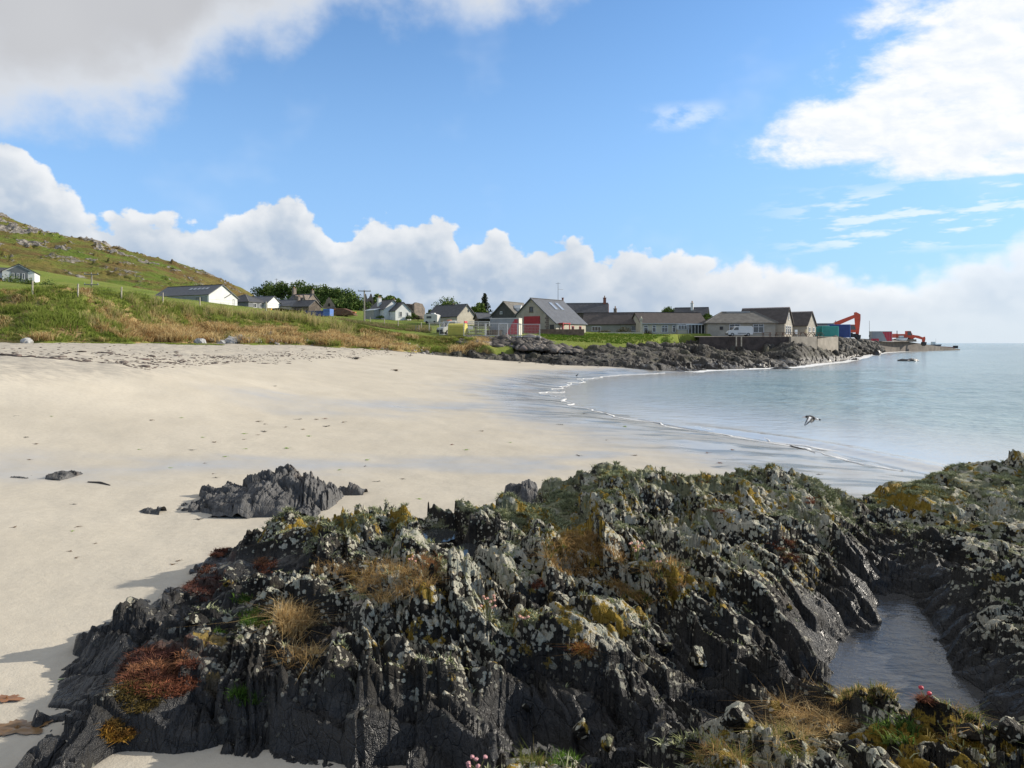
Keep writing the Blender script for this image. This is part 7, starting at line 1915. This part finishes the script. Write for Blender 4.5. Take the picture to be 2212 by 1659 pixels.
# ---------------------------------------------------------------- seaweed and wrack on the sand
def scrap(name, seed, size, mat, fronds=6, lift=.12):
    """crumpled weed: a few curled, lobed fronds from one root"""
    rr = random.Random(seed); mb = MB()
    for i in range(fronds):
        a_ = rr.uniform(0, 6.28); L_ = size * rr.uniform(.35, 1.0); wdt = size * rr.uniform(.10, .22); bend = rr.uniform(-1.0, 1.0); nseg = 5
        pa = []; x, y = 0, 0
        for k_ in range(nseg + 1):
            pa.append((x, y, size * lift * abs(math.sin(k_ * 1.4 + i)) + .006)); x += math.cos(a_) * L_ / nseg; y += math.sin(a_) * L_ / nseg; a_ += bend / nseg
        for (q0, q1, k_) in zip(pa[:-1], pa[1:], range(nseg)):
            d_ = Vector(q1) - Vector(q0); nrm_ = Vector((-d_.y, d_.x, 0)).normalized()
            w0 = wdt * (1 - .75 * k_ / nseg) * rr.uniform(.8, 1.2); w1 = wdt * (1 - .75 * (k_ + 1) / nseg)
            vs = [Vector(q0) + nrm_ * w0 / 2, Vector(q0) - nrm_ * w0 / 2, Vector(q1) - nrm_ * w1 / 2, Vector(q1) + nrm_ * w1 / 2]
            up_ = Vector((0, 0, .004)); mb.add([q + up_ for q in vs] + [q - up_ for q in vs], [(0, 1, 2, 3), (7, 6, 5, 4), (0, 4, 5, 1), (1, 5, 6, 2), (2, 6, 7, 3), (3, 7, 4, 0)])
    return mb.build(name, mat)
m_wg = pmat('green_sea_lettuce', (.21, .36, .03), .5, .25, 12); m_wb = pmat('brown_wrack', (.12, .065, .025), .55, .3, 12); m_wd = pmat('dark_wrack', (.035, .028, .022), .6, .3, 12); m_wr = pmat('rust_red_weed', (.17, .050, .025), .6, .3, 12)
def sand_pt(u, v):
    y = 12.0
    for z in [.8]:
        pass
    zz = .8
    for _ in range(12):
        y = (CAM_H - zz) * F / (v - 740.0); x = ux(u, y); zz = .5 * zz + .5 * float(beach_z(np.array([[x]]), np.array([[y]]))[0, 0])
    return Vector((x, y, zz))
def c6(a, b): return (a * .4, 663.6 + b * .4)
def c1(a, b): return (a * .4224, 958.7 + b * .4224)
def cb(a, b): return (1032.4 + a * .2667, 737.5 + b * .2667)
weeds = {
 'green': [c6(1320, 685), c6(1670, 698), c6(1548, 762), c6(1330, 765), c6(1220, 808), c6(920, 868), c6(745, 770), c6(1830, 880), c6(978, 598), c6(1975, 825), c6(278, 590), c6(1095, 703), cb(265, 820), cb(1195, 690), c1(370, 447), c1(325, 1203), (905, 1078), (1008, 972)],
 'brown': [c6(815, 612), c6(1395, 618), c6(1430, 632), c6(1320, 715), c6(1395, 690), c6(1710, 607), c6(1850, 622), c6(1545, 648), c6(1635, 660), c6(160, 825), c6(1105, 843), c6(1150, 900), c6(198, 738), c6(1160, 730), cb(35, 728), cb(1035, 800), cb(1275, 925), c1(70, 428), c1(395, 425), c1(490, 510), c1(362, 550), c1(385, 585), c1(910, 600), c1(880, 618), c1(330, 1170)],
 'dark': [c6(1615, 607), c6(1425, 672), c6(1165, 922), c6(1970, 860), c6(1485, 427), c6(1765, 645), c6(82, 490), c6(1040, 772), c6(140, 703), c6(2040, 943), c6(395, 1065), c1(1015, 387), c6(1450, 288), c6(1490, 308), c6(390, 355), c6(437, 381), c6(325, 382), c6(920, 332), c6(2140, 346), c6(60, 378), c6(190, 381), cb(670, 675), cb(860, 585), (870, 1035), (1250, 985), (1790, 1048), (1770, 1025), (160, 1028)],
 'red': [cb(1860, 905), cb(2055, 880), cb(1960, 985), (700, 905), (975, 961)]}
word_of = {'green': 'bright green seaweed scrap', 'brown': 'brown seaweed scrap', 'dark': 'dark clump of wrack', 'red': 'rust red seaweed tuft'}
def zone_of(u, v):
    if v < 850: return 'high on the open sand'
    if u > 1400: return 'near the breaking wave'
    if v < 960: return 'beyond the front rocks' if u > 900 else 'on the middle of the beach'
    if u < 300: return 'on the sand left of the boulders' if v < 1150 else 'on the sand at the lower left'
    if v < 1035: return 'on the wet strip behind the big craggy boulder'
    return 'on the sand beside the rock spur'
ORD = ['leftmost', 'second from left', 'third from left', 'fourth from left', 'fifth from left', 'sixth from left', 'seventh from left', 'eighth from left', 'ninth from left', 'tenth from left', 'eleventh from left', 'twelfth from left', 'thirteenth from left', 'fourteenth from left', 'fifteenth from left', 'sixteenth from left']
lab_at = {}
for kname, lst in weeds.items():
    zs_ = {}
    for q in lst: zs_.setdefault(zone_of(*q), []).append(q)
    for z_, qs in zs_.items():
        qs.sort()
        for i, q in enumerate(qs):
            lab_at[(kname, q)] = (word_of[kname] + ' ' + z_) if len(qs) == 1 else (ORD[i] + ' ' + word_of[kname] + ' ' + z_)
mats_of = {'green': m_wg, 'brown': m_wb, 'dark': m_wd, 'red': m_wr}
rr = random.Random(5)
protos = {k_: [scrap('seaweed', hash_ + 7 * i, 1.0, mats_of[k_], 5 + 2 * i, .10) for i in range(3)] for hash_, k_ in enumerate(weeds)}
used_p = set()
for kname, lst in weeds.items():
    for i, (u, v) in enumerate(lst):
        q = sand_pt(u, v); pr_ = protos[kname][i % 3]
        if (kname, i % 3) in used_p: o = pr_.copy(); COL.objects.link(o)
        else: o = pr_; used_p.add((kname, i % 3))
        o.location = q; o.rotation_euler = (0, 0, rr.uniform(0, 6.28)); px = 15 if kname != 'dark' else 17
        s_ = px / F * q.y * rr.uniform(.55, 1.0) * .85; o.scale = (s_, s_, s_ * 1.2)
        tag(o, lab_at[(kname, (u, v))], 'seaweed', 'scraps of %s seaweed on the sand' % kname)
# distinct wrack
def kelp_sheet(name, seed, size, mat):
    rr = np.random.default_rng(seed); n, m = 48, 10
    th = np.linspace(0, 2 * math.pi, n, endpoint=False); rad = size * (.55 + .45 * np.abs(np.sin(th * 2.5 + seed)) * rr.uniform(.6, 1.2, n)) * (1 + .7 * np.cos(th) ** 2)
    vs = [(0, 0, .03)]
    for k_ in range(1, m + 1):
        rr_ = rad * k_ / m
        x = np.cos(th) * rr_ * .75; y = np.sin(th) * rr_ * .55
        z = .012 + .045 * size * 2 * np.abs(fbm(x * 6 + seed, y * 6, 3, seed)) * (1 - .6 * k_ / m)
        vs += list(zip(x, y, z))
    fs = [(0, 1 + i, 1 + (i + 1) % n) for i in range(n)]
    for k_ in range(m - 1):
        a = 1 + k_ * n; fs += [(a + i, a + n + i, a + n + (i + 1) % n, a + (i + 1) % n) for i in range(n)]
    return MB().add(vs, fs).build(name, mat, smooth=True)
o = kelp_sheet('kelp', 91, .20, pmat('golden_brown_kelp', (.11, .055, .014), .35, .45, 9, col2=(.20, .11, .04))); o.location = sand_pt(38, 1575); tag(o, 'large golden brown kelp frond on the sand at the lower left corner', 'seaweed')
o = kelp_sheet('kelp', 93, .11, pmat('orange_kelp', (.24, .10, .035), .4, .3, 9)); o.location = sand_pt(14, 1512); tag(o, 'small orange kelp scrap at the left edge above the large frond', 'seaweed')
o = scrap('wrack_heap', 95, .9, m_wd, 14, .22); o.location = sand_pt(771, 776); tag(o, 'long dark heap of wrack lying high on the open sand', 'seaweed')
o = scrap('wrack_heap', 97, .55, m_wb, 9, .2); o.location = sand_pt(856, 801); tag(o, 'brown wrack clump on the open sand right of the long heap', 'seaweed')
o = scrap('wrack_heap', 99, .30, pmat('green_weed_heap', (.13, .22, .04), .5, .3, 9), 14, .2); o.location = sand_pt(1100, 1081); tag(o, 'green weed gathered at the foot of the squat dark boulder', 'seaweed')
# runnel marks: thin dark sticks of wrack and driftwood
for (u0, v0, u1, v1, lab) in [(190, 1042, 238, 1049, 'thin dark strap of weed stretched on wet sand at the left'), (1693, 959, 1760, 979, 'dark weed strap left along the last wave, outer one'), (1720, 951, 1790, 966, 'dark weed strap left along the last wave, inner one')]:
    a, b = sand_pt(u0, v0), sand_pt(u1, v1); m_ = (a + b) / 2
    o = MB().path([tuple(a - m_ + Vector((0, 0, .008))), (0, .05, .012), tuple(b - m_ + Vector((0, 0, .008)))], [.015, .03, .010], 6).build('weed_strap', m_wd, None, loc=m_); tag(o, lab, 'seaweed')
# strandline litter on the upper beach
pp = []; ss_ = []
rr = np.random.default_rng(41)
while len(pp) < 2600:
    u = rr.uniform(-60, 900); q = rr.random() ** .8
    vlo = np.interp(u, [-60, 250, 500, 700, 900], [742, 748, 752, 744, 752]); vhi = np.interp(u, [-60, 150, 350, 600, 900], [826, 818, 796, 779, 768])
    v = vlo + (vhi - vlo) * q
    if rr.random() > .25 + .9 * float(sstep(fbm(np.array([u * .02]), np.array([v * .15]), 3, 811), -.25, .4)[0]): continue
    z = 2.6
    for _ in range(6):
        y = max(30, (CAM_H - z) * F / (v - 740.0)); y = min(y, 88); x = ux(u, y); z = .5 * z + .5 * float(beach_rbf(np.array([x]), np.array([y]))[0])
    pp.append((x, y, 0)); ss_.append(rr.uniform(.03, .12) * (1 + 1.6 * (rr.random() > .96)))
pp = np.array(pp); pp[:, 2] = beach_z(pp[None, :, 0], pp[None, :, 1])[0] + .005
m_lit = stone_mat('strandline_litter', [(0.1, (.05, .035, .03)), (0.5, (.11, .085, .07)), (0.8, (.17, .14, .12)), (0.97, (.13, .055, .04))])
tag(scatter_stones('strandline_litter', pp, ss_, m_lit, 43, .45), 'dark wrack and pebbles littering the upper beach', 'litter', kind='stuff')
# pale boulders under the dune
for i, (u, v, y, s_, lab) in enumerate([(432, 742, 74, .55, 'leftmost pale boulder of the group at the dune foot'), (500, 742, 78, .8, 'broad pale boulder at the dune foot below the white hall'), (522, 741, 79, 1.0, 'largest pale boulder, furrowed, at the dune foot'), (546, 741, 80, .85, 'pale furrowed boulder right of the largest one'), (562, 743, 81, .5, 'small pale boulder right of the furrowed pair'), (476, 744, 77, .5, 'low pale boulder left of the broad one'), (58, 737, 60, .45, 'single white stone under the dune on the left'), (636, 744, 84, .35, 'little orange brown stone on sand below the dune')]):
    bm = bmesh.new(); bmesh.ops.create_icosphere(bm, subdivisions=3, radius=1.0)
    co = np.array([q.co[:] for q in bm.verts]); nn = 1 + .30 * fbm(co[:, 0] * 1.5 + i, co[:, 1] * 1.5 + co[:, 2], 3, 820 + i)
    for q, k_ in zip(bm.verts, nn): q.co = Vector((q.co.x * k_ * 1.15, q.co.y * k_ * .9, q.co.z * k_ * .72))
    me = bpy.data.meshes.new('boulder'); bm.to_mesh(me); bm.free(); me.materials.append(m_pale if i != 7 else m_brown)
    a_ = me.attributes.new('r1', 'FLOAT', 'POINT'); a_.data.foreach_set('value', np.full(len(me.vertices), .30 + .05 * (i % 4), np.float32))
    o = bpy.data.objects.new('boulder', me); COL.objects.link(o); x = ux(u, y); z = float(beach_z(np.array([[x]]), np.array([[y]]))[0, 0])
    o.location = (x, y, z + s_ * .25); o.scale = (s_, s_, s_); o.rotation_euler = (0, 0, i * 1.3); tag(o, lab, 'boulder')

# pale, lichen-crusted blocks sitting on the ledges
def pale_block(lab, u, v, size, seed, squash=.75, rz=0.0):
    c0, n0 = rock_hit(u, v); rr = random.Random(seed)
    bm = bmesh.new(); 
    for _ in range(16):
        d_ = Vector((rr.gauss(0, 1), rr.gauss(0, 1), rr.gauss(0, 1))).normalized()
        bm.verts.new((d_.x * size * rr.uniform(.8, 1.1), d_.y * size * rr.uniform(.6, .9), d_.z * size * squash * rr.uniform(.8, 1.1)))
    bmesh.ops.convex_hull(bm, input=bm.verts)
    bmesh.ops.delete(bm, geom=[q for q in bm.verts if not q.link_faces], context='VERTS')
    bmesh.ops.triangulate(bm, faces=bm.faces)
    bmesh.ops.subdivide_edges(bm, edges=bm.edges, cuts=6, use_grid_fill=True)
    co = np.array([q.co[:] for q in bm.verts])
    dn = .10 * size * fbm(co[:, 0] / size * 1.3 + seed, co[:, 1] / size * 1.3 + co[:, 2] / size, 3, 860 + seed) + .03 * size * fbm(co[:, 0] / size * 6, co[:, 1] / size * 6 + co[:, 2] / size * 5, 2, 880 + seed)
    for q, k_ in zip(bm.verts, dn): q.co += q.co.normalized() * k_
    me = bpy.data.meshes.new('pale_block'); bm.to_mesh(me); bm.free(); me.materials.append(m_rock)
    n = len(me.vertices)
    for an, cvals in (('m1', (rr.uniform(.5, .72), .30, .40, .5)), ('m2', (0, 0, 0, .5))):
        a_ = me.attributes.new(an, 'FLOAT_COLOR', 'POINT'); a_.data.foreach_set('color', np.tile(np.array(cvals, np.float32), n))
    me.polygons.foreach_set('use_smooth', np.ones(len(me.polygons), bool))
    o = bpy.data.objects.new('pale_block', me); COL.objects.link(o)
    o.location = Vector(c0) + Vector((0, 0, size * .15)); o.rotation_euler = (rr.uniform(-.3, .3), rr.uniform(-.3, .3), rz)
    return tag(o, lab, 'rock')
for i, (u, v, s_, lab) in enumerate([(1590, 1560, .17, 'biggest pale angular block on the near ledge, dark underneath'), (1668, 1530, .10, 'narrow pale block right of the biggest one'), (1495, 1420, .14, 'white crusted block standing out in the middle of the slabs'), (1440, 1395, .10, 'longish pale block just left of the white one in the slabs'), (1250, 1580, .13, 'domed lichen-covered stone low on the dark slab'), (1310, 1600, .10, 'smaller lichened stone right of the domed one'), (1130, 1528, .07, 'little pale stone in the dark recess'), (1790, 1500, .08, 'flat pale stone at the back edge of the near ledge'), (1860, 1490, .07, 'pale stone at the head of the yellow green grass'), (2020, 1555, .15, 'tall pale block among orange grass at the right'), (2110, 1605, .13, 'pale mottled block near the lower right corner'), (2180, 1580, .12, 'pale block at the right edge of the near ledge'), (1560, 1650, .09, 'small pale stone at the bottom edge under the biggest block'), (1850, 1640, .12, 'dark and pale stone at the bottom edge, in the straw grass'), (1365, 1240, .09, 'upright pale slab end between the two golden mats'), (1620, 1180, .08, 'pale knob above the tide gully slope'), (1710, 1305, .06, 'round pale knob halfway down the tide gully slope'), (1660, 1345, .05, 'egg-shaped pale stone low on the tide gully slope'), (415, 1335, .09, 'pointed white-tipped stone on the left spur'), (500, 1255, .08, 'white crusted knob left of the green grass')]):
    pale_block(lab, u, v, s_ * (.62 if v > 1470 else .85), i + 1, .8, i * .9)
